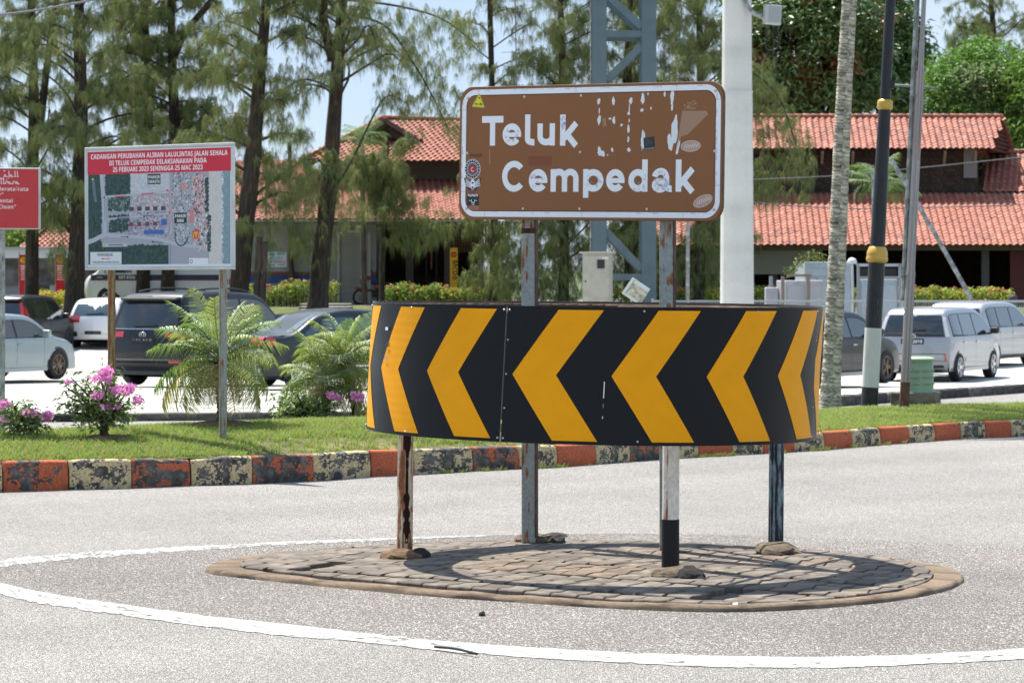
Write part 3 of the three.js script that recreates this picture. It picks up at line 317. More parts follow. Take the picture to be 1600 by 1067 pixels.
// ================================================================ THE BROWN DIRECTION SIGN
{
  const W = 1.76, H = 0.751, S = 2048, Hc = 874;
  const g = thing('direction_sign', 'brown place name sign with white lettering, stickers and two blue-grey posts', 'road sign', [0.418, 0, -16.69], -0.618);
  const U = (x) => { const k = (x - 800) / F, s = (16.69 * k - 0.418) / (0.816 + 0.58 * k); return (s / W + 0.5) * S; };
  const Vv = (x, y) => { const t = (x - 718) / 412; return (y - lerp(136.5, 127, t)) / (lerp(342, 345, t) - lerp(136.5, 127, t)) * Hc; };
  const face = ctex(S, Hc, (c, w, h) => {
    c.fillStyle = '#8a5526'; c.fillRect(0, 0, w, h);
    const r = rng(3); for (let i = 0; i < 2600; i++) { c.fillStyle = `rgba(${r() < 0.5 ? '60,34,14' : '170,120,70'},${0.02 + 0.05 * r()})`; c.fillRect(r() * w, r() * h, 1 + 3 * r(), 10 + 120 * r() * r()); }
    for (let i = 0; i < 90; i++) { c.fillStyle = `rgba(215,190,160,${0.1 + 0.3 * r()})`; c.beginPath(); c.arc(r() * w, r() * h, 0.8 + 1.8 * r(), 0, 7); c.fill(); }
    // white border
    c.strokeStyle = '#5a3517'; c.lineWidth = 46; c.beginPath(); c.roundRect(36, 36, w - 72, h - 72, 92); c.stroke();
    c.strokeStyle = '#f0f2f3'; c.lineWidth = 36; c.beginPath(); c.roundRect(34, 34, w - 68, h - 68, 94); c.stroke();
    c.fillStyle = 'rgba(120,120,125,.5)'; for (const x of [150, 930, 1700]) { c.fillRect(x, 16, 3, 36); c.fillRect(x + 60, h - 52, 3, 36); } for (const y of [150, 690]) { c.fillRect(16, y, 36, 3); c.fillRect(w - 52, y - 40, 36, 3); }
    for (let i = 0; i < 160; i++) { c.fillStyle = `rgba(120,125,135,${0.05 + 0.2 * r()})`; const e = r(); e < 0.5 ? c.fillRect(r() * w, e < 0.25 ? 18 : h - 50, 6 + 40 * r(), 3 + 8 * r()) : c.fillRect(e < 0.75 ? 18 : w - 50, r() * h, 4 + 8 * r(), 4 + 40 * r()); }
    // lettering, drawn stroke by stroke
    const sw = 42.5, glyph = (ch, x0, x1, top, xh, base, tone = '#f1f3f3') => {
      const X0 = U(x0), X1 = U(x1), cx = (X0 + X1) / 2, xm = (x0 + x1) / 2, T0 = Vv(xm, top), XH = Vv(xm, xh), B = Vv(xm, base), s = sw / 2, mid = (XH + B) / 2, ry = (B - XH) / 2 - s, rx = (X1 - X0) / 2 - s;
      c.strokeStyle = tone; c.fillStyle = tone; c.lineWidth = sw; c.lineJoin = 'miter'; c.lineCap = 'butt';
      const el = (a, b, ccw, ex = cx, eRx = rx, ey = mid, eRy = ry) => { c.beginPath(); c.ellipse(ex, ey, eRx, eRy, 0, a, b, ccw); c.stroke(); }, ln = (...p) => { c.beginPath(); c.moveTo(p[0], p[1]); for (let i = 2; i < p.length; i += 2) c.lineTo(p[i], p[i + 1]); c.stroke(); };
      if (ch === 'T') { c.fillRect(X0, T0, X1 - X0, sw * 1.05); c.fillRect(cx - s, T0, sw, B - T0); }
      if (ch === 'l') { c.beginPath(); c.moveTo(X0 + s, T0); c.lineTo(X0 + s, B - sw * 1.1); c.quadraticCurveTo(X0 + s, B - s, X1, B - s); c.stroke(); }
      if (ch === 'u') { c.beginPath(); c.moveTo(X0 + s, XH); c.lineTo(X0 + s, B - sw * 1.5); c.bezierCurveTo(X0 + s, B - s * 0.4, X1 - s, B - s * 0.4, X1 - s, B - sw * 1.5); c.stroke(); c.fillRect(X1 - sw, XH, sw, B - XH); }
      if (ch === 'k') { c.fillRect(X0, T0, sw, B - T0); ln(X0 + sw * 0.7, mid + sw * 0.62, X1 - sw * 0.5, XH - 2); ln(X0 + sw * 1.4, mid + sw * 0.1, X1 - sw * 0.5, B + 2); c.fillStyle = '#8a5526'; }
      if (ch === 'e') { el(0.62, 0.05, false); c.beginPath(); c.fillRect(X0 + sw * 0.5, mid - sw * 0.34, X1 - X0 - sw * 0.5, sw * 0.74); }
      if (ch === 'C') { const m = (T0 + B) / 2; el(-0.72, 0.72, true, cx, rx, m, (B - T0) / 2 - s); }
      if (ch === 'm') { c.fillRect(X0, XH, sw, B - XH); const q = (X1 - X0 - sw) / 2; for (let k = 0; k < 2; k++) { c.beginPath(); c.moveTo(X0 + s + q * k, XH + sw * 1.5); c.bezierCurveTo(X0 + s + q * k, XH + s * 0.2, X0 + s + q * (k + 1), XH + s * 0.2, X0 + s + q * (k + 1), XH + sw * 1.5); c.lineTo(X0 + s + q * (k + 1), B); c.stroke(); } }
      if (ch === 'p') { c.fillRect(X0, XH, sw, Vv(xm, 309) - XH); el(0, 7, false); }
      if (ch === 'd') { c.fillRect(X1 - sw, T0, sw, B - T0); el(0, 7, false); }
      if (ch === 'a') { c.beginPath(); c.moveTo(X0 + s * 0.9, XH + sw * 1.15); c.bezierCurveTo(X0 + sw * 0.8, XH + s * 0.1, X1 - sw * 0.9, XH - s * 0.1, X1 - sw * 0.95, XH + sw * 1.5); c.lineTo(X1 - sw * 0.95, B - sw); c.quadraticCurveTo(X1 - sw * 0.9, B - s * 0.8, X1, B - s * 0.9); c.stroke(); el(0, 7, false, cx - sw * 0.35, rx - sw * 0.32, (mid + B) / 2 - sw * 0.12, ry * 0.5); }
    };
    const line1 = [['T', 752.5, 786], ['e', 785, 814], ['l', 820, 835], ['u', 839.5, 867], ['k', 875, 904.5]], line2 = [['C', 785, 822.5], ['e', 827, 856], ['m', 861, 905], ['p', 912, 944], ['e', 948, 977], ['d', 983, 1013], ['a', 1020, 1051], ['k', 1057, 1088]];
    const sh = (f) => f();
    sh((t) => line1.forEach(a => glyph(a[0], a[1], a[2], a[0] === 'T' ? 181 : 178.5, 192.5, 227.3, t)));
    sh((t) => line2.forEach(a => glyph(a[0], a[1], a[2], a[0] === 'C' ? 251 : 249, 264, 299.5, t)));
    // patches of newer, bluish film over some letters
    const film = (x, y, a, b, n) => { for (let i = 0; i < n; i++) { c.fillStyle = `rgba(${95 + 90 * r()},${100 + 90 * r()},${140 + 80 * r()},.28)`; c.save(); c.beginPath(); c.ellipse(U(x + (r() - 0.5) * a), Vv(x, y + (r() - 0.5) * b), 4 + 12 * r(), 3 + 10 * r(), r() * 3, 0, 7); c.globalCompositeOperation = 'source-atop'; c.fill(); c.restore(); } };
    film(1036, 283, 26, 30, 46); film(881, 192, 7, 20, 16); film(800, 212, 20, 20, 12); film(840, 283, 20, 20, 12); film(930, 285, 24, 24, 12); film(1000, 285, 22, 22, 10);
    // peeled spots
    const peel = (x, y, rx, ry, a = 0) => { c.fillStyle = '#e4e7e8'; c.beginPath(); const X = U(x), Y = Vv(x, y); for (let k = 0; k < 18; k++) { const t = k / 18 * 6.283, q = 0.75 + 0.5 * r(); const ex = Math.cos(t) * rx * 4.9 * q, ey = Math.sin(t) * ry * 4.2 * q; const px = X + ex * Math.cos(a) - ey * Math.sin(a), py = Y + ex * Math.sin(a) + ey * Math.cos(a); k ? c.lineTo(px, py) : c.moveTo(px, py); } c.fill(); };
    for (const a of [[935, 158, 2.6, 5, 0.4], [958, 158, 2.2, 6.5], [985, 157, 2.8, 5.5], [983, 170, 0.8, 8], [982, 177, 2.2, 2.5], [1004, 154, 3.2, 8], [1003, 172, 2.5, 2.6], [1017, 169, 1, 2.6], [1038, 147, 1.6, 4], [1050, 152, 3, 11, 0.05], [1050, 167, 1.6, 6], [936, 173, 1, 5], [936, 187, 2.8, 8, 0.1], [959, 188, 2.5, 5.5], [953, 185, 2.5, 1.5], [971, 195, 2, 2.2], [982, 201, 2, 6.5], [982, 217, 1.5, 4.5], [983, 188, 1, 3], [1005, 218, 3.2, 15, 0.08], [937, 236, 3, 7], [942, 240, 4, 5], [957, 234, 1.8, 3.6], [983, 234, 2.6, 3.6], [950, 242, 1, 1.5], [1054, 205, 5, 24, 0.12], [1048, 222, 4, 12, -0.1], [1060, 230, 2.2, 12, 0.2]]) peel(...a);
    // sticker residue
    c.fillStyle = 'rgba(196,172,164,.5)'; c.beginPath(); [[1066, 173], [1103, 173], [1107, 178], [1075, 210], [1065, 213], [1056, 240], [1060, 215]].forEach(([x, y], k) => { k ? c.lineTo(U(x), Vv(x, y)) : c.moveTo(U(x), Vv(x, y)); }); c.fill();
    for (let i = 0; i < 60; i++) { c.strokeStyle = 'rgba(225,220,215,.5)'; c.lineWidth = 2; c.beginPath(); const x = 1067 + r() * 20, y = 158 + r() * 13; c.moveTo(U(x), Vv(x, y)); c.lineTo(U(x + 4 * r()), Vv(x, y + 3 * (r() - 0.5))); c.stroke(); }
    for (const [x, y, a] of [[1080, 228, -0.05], [1100, 314, -0.35]]) { c.save(); c.translate(U(x), Vv(x, y)); c.rotate(a); c.fillStyle = 'rgba(190,170,160,.8)'; c.beginPath(); c.ellipse(0, 0, 72, 34, 0, 0, 7); c.fill(); c.strokeStyle = 'rgba(225,215,205,.8)'; c.lineWidth = 4; c.stroke(); for (let k = 0; k < 6; k++) { c.beginPath(); c.moveTo(-50 + k * 18, 14); c.lineTo(-38 + k * 18, -16 + 8 * r()); c.lineTo(-30 + k * 18, 10); c.stroke(); } c.restore(); }
    c.save(); c.translate(U(1015), Vv(1015, 224)); c.rotate(-0.1); c.fillStyle = '#23262a'; c.fillRect(-42, -40, 84, 80); c.fillStyle = '#8f9498'; for (let k = 0; k < 7; k++) c.fillRect(-36 + k * 11, 26, 6, 12); c.fillStyle = '#4a4e52'; for (let k = 0; k < 4; k++) c.fillRect(-30, -28 + k * 12, 50 * r() + 10, 5); c.restore();
    for (let i = 0; i < 40; i++) { c.fillStyle = 'rgba(200,180,170,.35)'; c.fillRect(U(941 + r() * 6), Vv(943, 183 + r() * 13), 3, 14); }
    // yellow triangle sticker
    { const X = U(747), Y = Vv(747, 157); c.save(); c.translate(X, Y); c.rotate(0.08); c.lineJoin = 'round'; c.fillStyle = '#e5dc33'; c.strokeStyle = '#cfc52a'; c.lineWidth = 12; c.beginPath(); c.moveTo(0, -40); c.lineTo(44, 38); c.lineTo(-44, 38); c.closePath(); c.fill(); c.stroke(); c.fillStyle = '#30301a'; c.fillRect(-4, -22, 14, 8); c.fillRect(-30, 20, 26, 7); c.fillRect(8, 14, 12, 14); c.fillRect(24, 18, 6, 12); c.restore(); }
    // dark letter sticker, gear sticker, winged sticker, black square sticker
    c.fillStyle = '#2a1c12'; c.font = 'bold 38px sans-serif'; c.fillText('muan', U(734), Vv(734, 245));
    { const X = U(738.5), Y = Vv(738, 264); c.save(); c.translate(X, Y); for (let k = 0; k < 18; k++) { c.rotate(6.2832 / 18); c.fillStyle = '#e9e9ea'; c.fillRect(-9, -66, 18, 20); c.fillStyle = '#191a20'; c.fillRect(-6, -62, 12, 18); } c.fillStyle = '#191a20'; c.beginPath(); c.arc(0, 0, 52, 0, 7); c.fill(); c.strokeStyle = '#d8d8da'; c.lineWidth = 4; c.beginPath(); c.arc(0, 0, 44, 0, 7); c.stroke(); c.setLineDash([5, 7]); c.lineWidth = 7; c.beginPath(); c.arc(0, 0, 35, 0, 7); c.stroke(); c.setLineDash([]); c.fillStyle = '#bd2436'; c.beginPath(); c.arc(0, 0, 26, 0, 7); c.fill(); c.strokeStyle = '#efdcdc'; c.lineWidth = 5; c.beginPath(); c.arc(2, 2, 13, 0.5, 5); c.stroke(); c.restore(); }
    { const X = U(739), Y = Vv(739, 289); c.save(); c.translate(X, Y); for (const s of [-1, 1]) { c.save(); c.scale(s, 1); c.fillStyle = '#20222b'; c.beginPath(); c.moveTo(4, 20); c.lineTo(20, -30); c.lineTo(72, -50); c.lineTo(56, 10); c.lineTo(20, 34); c.fill(); c.strokeStyle = '#e8ebf0'; c.lineWidth = 7; for (let k = 0; k < 4; k++) { c.beginPath(); c.moveTo(14, 16 - k * 10); c.quadraticCurveTo(40, 6 - k * 11, 62 - k * 2, 2 - k * 14); c.stroke(); } c.restore(); } c.fillStyle = '#e8ebf0'; c.beginPath(); c.ellipse(0, -6, 18, 34, 0, 0, 7); c.fill(); c.fillStyle = '#20222b'; c.fillRect(-8, -20, 16, 10); c.beginPath(); c.arc(0, 16, 7, 0, 7); c.fill(); c.strokeStyle = '#5a3c66'; c.lineWidth = 9; c.beginPath(); c.arc(0, 12, 38, 0.5, 2.64); c.stroke(); c.restore(); }
    { const X = U(740), Y = Vv(740, 312); c.fillStyle = '#1c2328'; c.fillRect(X - 50, Y - 34, 98, 72); c.fillStyle = '#e8e8e8'; for (let k = 0; k < 8; k++) c.fillRect(X - 42 + k * 10.5, Y - 38 + (k % 3) * 2, 7, 14); c.strokeStyle = '#e8e8e8'; c.lineWidth = 6; c.beginPath(); c.arc(X, Y + 6, 14, -0.6, 3.8); c.stroke(); c.fillRect(X - 34, Y + 3, 14, 4); c.fillRect(X + 20, Y + 3, 14, 4); c.fillRect(X - 12, Y + 28, 24, 5); c.fillStyle = 'rgba(190,160,160,.35)'; c.fillRect(X - 30, Y + 40, 78, 26); }
    c.fillStyle = 'rgba(128,58,24,.75)'; c.fillRect(U(826), Vv(826, 244), 186, 62);
    c.strokeStyle = 'rgba(215,195,170,.6)'; c.lineWidth = 4; c.beginPath(); c.moveTo(U(765), Vv(765, 233)); c.lineTo(U(765.4), Vv(765, 256)); c.stroke();
    c.strokeStyle = 'rgba(190,165,130,.35)'; c.lineWidth = 2; c.beginPath(); c.moveTo(U(1006), Vv(1006, 142)); c.lineTo(U(1006), Vv(1006, 250)); c.stroke();
  }, true, false);
  const shp = new THREE.Shape(), rr = 0.085, x = -W / 2, y = -H / 2; shp.moveTo(x + rr, y); shp.lineTo(-x - rr, y); shp.absarc(-x - rr, y + rr, rr, -Math.PI / 2, 0); shp.lineTo(-x, -y - rr); shp.absarc(-x - rr, -y - rr, rr, 0, Math.PI / 2); shp.lineTo(x + rr, -y); shp.absarc(x + rr, -y - rr, rr, Math.PI / 2, Math.PI); shp.lineTo(x, y + rr); shp.absarc(x + rr, y + rr, rr, Math.PI, Math.PI * 1.5);
  const fg = new THREE.ShapeGeometry(shp, 12), p = fg.attributes.position, uv = fg.attributes.uv; for (let i = 0; i < p.count; i++) uv.setXY(i, p.getX(i) / W + 0.5, p.getY(i) / H + 0.5);
  const brd = new THREE.Group(); brd.name = 'board'; brd.position.set(0, 2.247, 0); brd.rotation.z = -0.0155; g.add(brd);
  part('printed_face', fg.translate(0, 0, 0.0015), phy(C(1, 1, 1), 0.38, { map: face, bumpMap: rep(T.grit, 1.2, 0.5), bumpScale: 0.0008 }), brd);
  const edge = new THREE.ExtrudeGeometry(shp, { depth: 0.012, bevelEnabled: true, bevelSize: 0.003, bevelThickness: 0.003, bevelSegments: 2, curveSegments: 12 }); edge.translate(0, 0, -0.0165); part('board_plate', muv(edge), std(C(0.22, 0.13, 0.065), 0.5, { map: rep(T.mott, 2) }), brd);
  for (const yy of [-0.25, 0, 0.25]) part('back_rail', box(W - 0.12, 0.04, 0.03, 0, yy, -0.031), M.galv, brd);
  const bs = std(C(0.62, 0.55, 0.47), 0.35, { metalness: 0.6 }); for (const bx of [-0.825, -0.43, -0.045, 0.40, 0.83]) for (const by of [-0.315, 0, 0.315]) { if (by === 0 && (bx === -0.43 || bx === 0.4)) continue; const s = new THREE.SphereGeometry(0.0085, 10, 8); s.scale(1, 1, 0.6); s.translate(bx, by + (bx > 0.8 && by > 0 ? 0.01 : 0), 0.003); part('bolt', s, bs, brd); }
  for (const [s, sd] of [[-0.455, 2.2], [0.47, 6.7]]) {
    const pm = std(C(0.95, 0.97, 1), 0.7, { map: rep(T.rust(sd, [160, 163, 156], 0.6, 0.35), 4, 0.9), bumpMap: rep(T.grit, 5), bumpScale: 0.002 });
    const po = new THREE.Group(); po.name = 'post'; po.position.set(s, 0, -0.0915); po.rotation.y = 0.42; g.add(po); part('square_tube', rbox(0.08, 2.5, 0.08, 0.008, 0, 1.3, 0), pm, po);
    if (s < 0) part('rust_band', rbox(0.0825, 0.035, 0.0825, 0.006, 0, 1.815, 0), std(C(0.13, 0.06, 0.035), 0.95, { map: rep(T.mott, 4), bumpMap: rep(T.grit, 6), bumpScale: 0.004 }), po);
    part('rust_edge', box(0.004, 2.4, 0.081, 0.0395, 1.28, 0.0002), std(C(0.17, 0.085, 0.05), 0.95, { map: rep(T.mott, 3) }), po);
  }
  const k = lump(0.24, 0.05, 0.24, 3.3, 0.34); k.translate(-0.47, 0.048, -0.19); part('mortar_foot', k, mort, g);
  const k2 = lump(0.14, 0.045, 0.2, 8.3, 0.34); k2.translate(-0.39, 0.048, -0.2); part('mortar_foot', k2, std(C(0.07, 0.06, 0.055), 1, { bumpMap: rep(T.grit, 6), bumpScale: 0.02 }), g);
}
// ================================================================ NOTICE BOARDS ON THE VERGE
{
  const w = 1.535, h = 0.955, L = V(-3.40, 0, -23.97), R = V(-2.133, 0, -23.1), c0 = L.clone().add(R).multiplyScalar(0.5), yaw = Math.atan2(-(R.z - L.z), R.x - L.x);
  const g = thing('traffic_notice_board', 'white framed notice board with a red heading above a printed aerial map', 'notice board', [c0.x, 0, c0.z], yaw);
  const cy = (1.6 + (420 - 228.5) / F * 23.5 + 1.6 + (420 - 419.5) / F * 23.5) / 2;
  const map = ctex(1400, 872, (c, W, H) => {
    const r = rng(17), X = (u) => u * W, Y = (v) => v * H; c.fillStyle = '#dfe3e8'; c.fillRect(0, 0, W, H);
    c.save(); c.beginPath(); c.rect(X(0.012), Y(0.205), X(0.975), Y(0.775)); c.clip();
    c.fillStyle = '#a4a6b0'; c.fillRect(0, 0, W, H);
    const blob = (u, v, a, b, col, n, s = 9, al = 0.85) => { for (let i = 0; i < n; i++) { c.fillStyle = col[Math.floor(r() * col.length)]; c.globalAlpha = al; c.beginPath(); c.ellipse(X(u + (r() - 0.5) * a), Y(v + (r() - 0.5) * b), s * (0.4 + r()), s * (0.4 + r()), r() * 3, 0, 7); c.fill(); } c.globalAlpha = 1; };
    const G = ['#1f3f42', '#2a4f49', '#173336', '#30584c', '#264648'], B = ['#c9ccd4', '#b9b4b8', '#d7d4d2', '#9b97a0', '#cfa9a5', '#8e8f9c'];
    c.fillStyle = '#254a48'; c.fillRect(0, Y(0.2), X(0.1), H); blob(0.05, 0.5, 0.11, 0.66, G, 900, 12);
    c.fillStyle = '#2b5249'; c.fillRect(X(0.135), Y(0.2), X(0.17), Y(0.2)); blob(0.22, 0.3, 0.17, 0.2, G, 400, 11);
    c.fillStyle = '#c7c8ce'; c.fillRect(X(0.31), Y(0.2), X(0.27), Y(0.18)); blob(0.44, 0.29, 0.26, 0.17, ['#d5d4d8', '#c3c2c8', '#b4b5bd'], 200, 8);
    blob(0.23, 0.45, 0.15, 0.14, [...G, '#6d7a76', '#3c6a4f', '#8b8f93'], 330, 10); blob(0.23, 0.63, 0.14, 0.14, G, 300, 10);
    blob(0.45, 0.47, 0.26, 0.13, B, 420, 8); blob(0.43, 0.64, 0.27, 0.2, [...B, '#5b5c6a', '#3a64a8', '#5e82bb', '#b05a60'], 620, 7);
    blob(0.66, 0.4, 0.13, 0.4, [...B, '#5a6f72', '#7c8890'], 620, 8); blob(0.66, 0.72, 0.11, 0.16, ['#cfd0d4', '#b9bcc4', '#52686b'], 260, 6);
    blob(0.78, 0.4, 0.09, 0.34, ['#d98f8d', '#cf7b7a', '#c9ccd4', '#2c4e4a', '#e0c4c0'], 420, 8); blob(0.8, 0.72, 0.11, 0.3, [...B, '#2f5550', '#d0736f', '#e2e3e6'], 460, 8);
    c.fillStyle = '#cfcac6'; c.fillRect(X(0.845), Y(0.2), X(0.09), H); blob(0.89, 0.6, 0.08, 0.8, ['#d4cfca', '#c6c2bf', '#d9d6d2'], 300, 10, 0.4);
    blob(0.83, 0.4, 0.02, 0.28, G, 120, 8); blob(0.845, 0.72, 0.02, 0.3, G, 120, 8);
    c.fillStyle = '#8199a3'; c.fillRect(X(0.93), Y(0.2), X(0.07), H); blob(0.955, 0.6, 0.03, 0.8, ['#7f9aa6', '#93abb5', '#718e9c'], 260, 8, 0.5); blob(0.935, 0.6, 0.01, 0.8, ['#eef3f5'], 120, 5, 0.7);
    c.fillStyle = '#1d3a40'; c.fillRect(0, Y(0.82), X(0.57), H); blob(0.28, 0.9, 0.56, 0.16, G, 900, 12);
    const road = (pts, lw, col = '#b9bac6') => { c.strokeStyle = col; c.lineWidth = lw; c.lineCap = c.lineJoin = 'round'; c.beginPath(); pts.forEach(([u, v], k) => k ? c.lineTo(X(u), Y(v)) : c.moveTo(X(u), Y(v))); c.stroke(); };
    road([[0.105, 0.2], [0.12, 0.45], [0.13, 0.72], [0.05, 0.77], [0.0, 0.79]], 34); road([[0.13, 0.4], [0.3, 0.39], [0.57, 0.36]], 16); road([[0.15, 0.59], [0.35, 0.575], [0.58, 0.55]], 14); road([[0.3, 0.66], [0.58, 0.635]], 12, '#b58f98');
    road([[0.15, 0.73], [0.35, 0.745], [0.5, 0.765], [0.65, 0.82], [0.8, 0.84]], 24); road([[0.575, 0.2], [0.58, 0.5], [0.59, 0.7], [0.56, 0.76]], 14); road([[0.585, 0.82], [0.58, 1]], 16, '#8f95a2');
    const arrow = (u0, v0, u1, v1, col, lw = 5) => { road([[u0, v0], [u1, v1]], lw, col); const a = Math.atan2(Y(v1) - Y(v0), X(u1) - X(u0)); c.save(); c.translate(X(u1), Y(v1)); c.rotate(a); c.fillStyle = col; c.beginPath(); c.moveTo(10, 0); c.lineTo(-10, -9); c.lineTo(-10, 9); c.fill(); c.restore(); };
    arrow(0.27, 0.395, 0.205, 0.402, '#e23b3e', 7); arrow(0.47, 0.378, 0.39, 0.385, '#e23b3e', 7); arrow(0.575, 0.37, 0.56, 0.355, '#e23b3e', 7); arrow(0.58, 0.54, 0.575, 0.55, '#e23b3e', 9); arrow(0.41, 0.645, 0.345, 0.652, '#e23b3e', 5); road([[0.575, 0.36], [0.585, 0.62], [0.57, 0.74], [0.55, 0.76]], 4, '#e23b3e');
    arrow(0.47, 0.565, 0.4, 0.572, '#20306e', 6); arrow(0.3, 0.58, 0.22, 0.587, '#20306e', 6); arrow(0.24, 0.742, 0.29, 0.745, '#252a3c', 4); arrow(0.53, 0.8, 0.46, 0.79, '#252a3c', 4); arrow(0.13, 0.6, 0.125, 0.4, '#30343f', 3);
    c.fillStyle = '#3d69b5'; c.fillRect(X(0.4), Y(0.69), X(0.14), Y(0.035)); c.fillRect(X(0.52), Y(0.6), X(0.04), Y(0.05)); c.fillStyle = '#d88080'; c.fillRect(X(0.715), Y(0.53), X(0.028), Y(0.1)); c.fillStyle = '#e08b86'; c.fillRect(X(0.66), Y(0.31), X(0.03), Y(0.04));
    for (let k = 0; k < 5; k++) { c.fillStyle = '#4b4653'; c.fillRect(X(0.3 + k * 0.055), Y(0.49), 44, 30); } for (let k = 0; k < 4; k++) { c.fillStyle = '#564a55'; c.fillRect(X(0.3 + k * 0.055), Y(0.62), 40, 30); }
    c.strokeStyle = '#35595a'; c.lineWidth = 12; c.beginPath(); c.ellipse(X(0.66), Y(0.74), 62, 74, 0.2, 0, 3.3); c.stroke();
    c.fillStyle = '#d6232c'; c.fillRect(X(0.735), Y(0.7), 62, 60); c.strokeStyle = '#f5c428'; c.lineWidth = 8; c.lineCap = 'round'; for (const s of [0, 22]) { c.beginPath(); c.moveTo(X(0.735) + 9 + s, Y(0.7) + 52); c.bezierCurveTo(X(0.735) + 10 + s, Y(0.7) - 6, X(0.735) + 30 + s, Y(0.7) - 6, X(0.735) + 31 + s, Y(0.7) + 52); c.stroke(); }
    c.restore();
    c.fillStyle = '#d4213d'; c.fillRect(X(0.008), Y(0.012), X(0.984), Y(0.195));
    c.fillStyle = '#f6f4f4'; c.textAlign = 'center'; c.font = 'bold 52px sans-serif';
    const fit = (s, u, v, wmax, px) => { c.font = `bold ${px}px sans-serif`; const m = c.measureText(s).width; c.save(); c.translate(X(u), Y(v)); c.scale(Math.min(1, wmax * W / m), 1); c.fillText(s, 0, 0); c.restore(); };
    fit('CADANGAN PERUBAHAN ALIRAN LALULINTAS JALAN SEHALA', 0.5, 0.075, 0.94, 50); fit('DI TELUK CEMPEDAK DILAKSANAKAN PADA', 0.495, 0.133, 0.67, 50); fit('25 FEBUARI 2023 SEHINGGA 25 MAC 2023', 0.495, 0.19, 0.62, 50);
    c.fillStyle = '#15282c'; c.fillRect(X(0.428), Y(0.215), 124, 76); c.fillRect(X(0.61), Y(0.548), 118, 78); c.fillStyle = '#f0f0f0'; fit('PARKIR', 0.472, 0.254, 0.08, 32); fit('SWASTA', 0.472, 0.292, 0.08, 32); fit('PARKIR', 0.652, 0.588, 0.075, 32); fit('MBK', 0.652, 0.627, 0.06, 32);
    c.fillStyle = '#dfe1e6'; c.fillRect(X(0.025), Y(0.872), X(0.22), Y(0.105)); c.fillStyle = '#2c2f36'; fit('PENUNJUK', 0.13, 0.908, 0.12, 30); arrow(0.165, 0.93, 0.11, 0.93, '#d8323c', 6); c.fillStyle = '#3b3d44'; fit('PERUBAHAN ALIRAN SEHALA', 0.135, 0.968, 0.19, 22);
    c.fillStyle = '#b9bcc9'; c.fillRect(X(0.112), Y(0.797), X(0.175), Y(0.032)); c.fillStyle = '#e0c040'; c.fillRect(X(0.12), Y(0.8), 20, 18); c.fillStyle = '#5b6170'; c.fillRect(X(0.155), Y(0.808), 140, 8); c.fillStyle = '#e6e7eb'; c.fillRect(X(0.71), Y(0.93), X(0.13), Y(0.055)); c.strokeStyle = '#5a64b4'; c.lineWidth = 5; c.beginPath(); c.arc(X(0.725), Y(0.958), 12, 0, 7); c.stroke();
    c.fillStyle = '#8a8f9d'; for (let k = 0; k < 22; k++) c.fillRect(X(0.036) + k * 1.2 % 30, Y(0.25 + k * 0.009), 28, 4); c.fillStyle = '#e6d24a'; c.beginPath(); c.arc(X(0.044), Y(0.245), 9, 0, 7); c.fill();
  }, true, false);
  const b = new THREE.Group(); b.name = 'board'; b.position.set(0, cy, 0); g.add(b); b.rotation.z = 0.004;
  const fg = new THREE.PlaneGeometry(w - 0.03, h - 0.03); fg.translate(0, 0, 0.009); part('printed_map', fg, phy(C(1, 1, 1), 0.4, { map }), b);
  part('backing_sheet', box(w - 0.01, h - 0.01, 0.012, 0, 0, 0), M.white, b);
  for (const s of [-1, 1]) { part('frame_bar', rbox(w, 0.022, 0.03, 0.004, 0, s * (h / 2), 0.002), M.white, b); part('frame_bar', rbox(0.022, h - 0.024, 0.03, 0.004, s * (w / 2 - 0.011), 0, 0.002), M.white, b); }
  const pm = std(C(0.92, 0.95, 0.92), 0.8, { map: rep(T.rust(4.4, [150, 155, 145], 0.6, 0.6), 5, 0.8), bumpMap: rep(T.grit, 5), bumpScale: 0.002 }), pm2 = std(C(0.9, 0.85, 0.7), 0.85, { map: rep(T.rust(7.4, [150, 142, 115], 0.52, 0.6), 5, 0.8), bumpMap: rep(T.grit, 5), bumpScale: 0.002 });
  const gl = V(-0.52, 0, 0), y0 = 0.2; for (const [s, m] of [[-0.535, pm2], [0.615, pm]]) part('post', tube([V(s, y0, -0.045), V(s, 1.2, -0.045), V(s, cy + h / 2 - 0.02, -0.045)], 0.031, 14, 6), m, g); void gl;
}
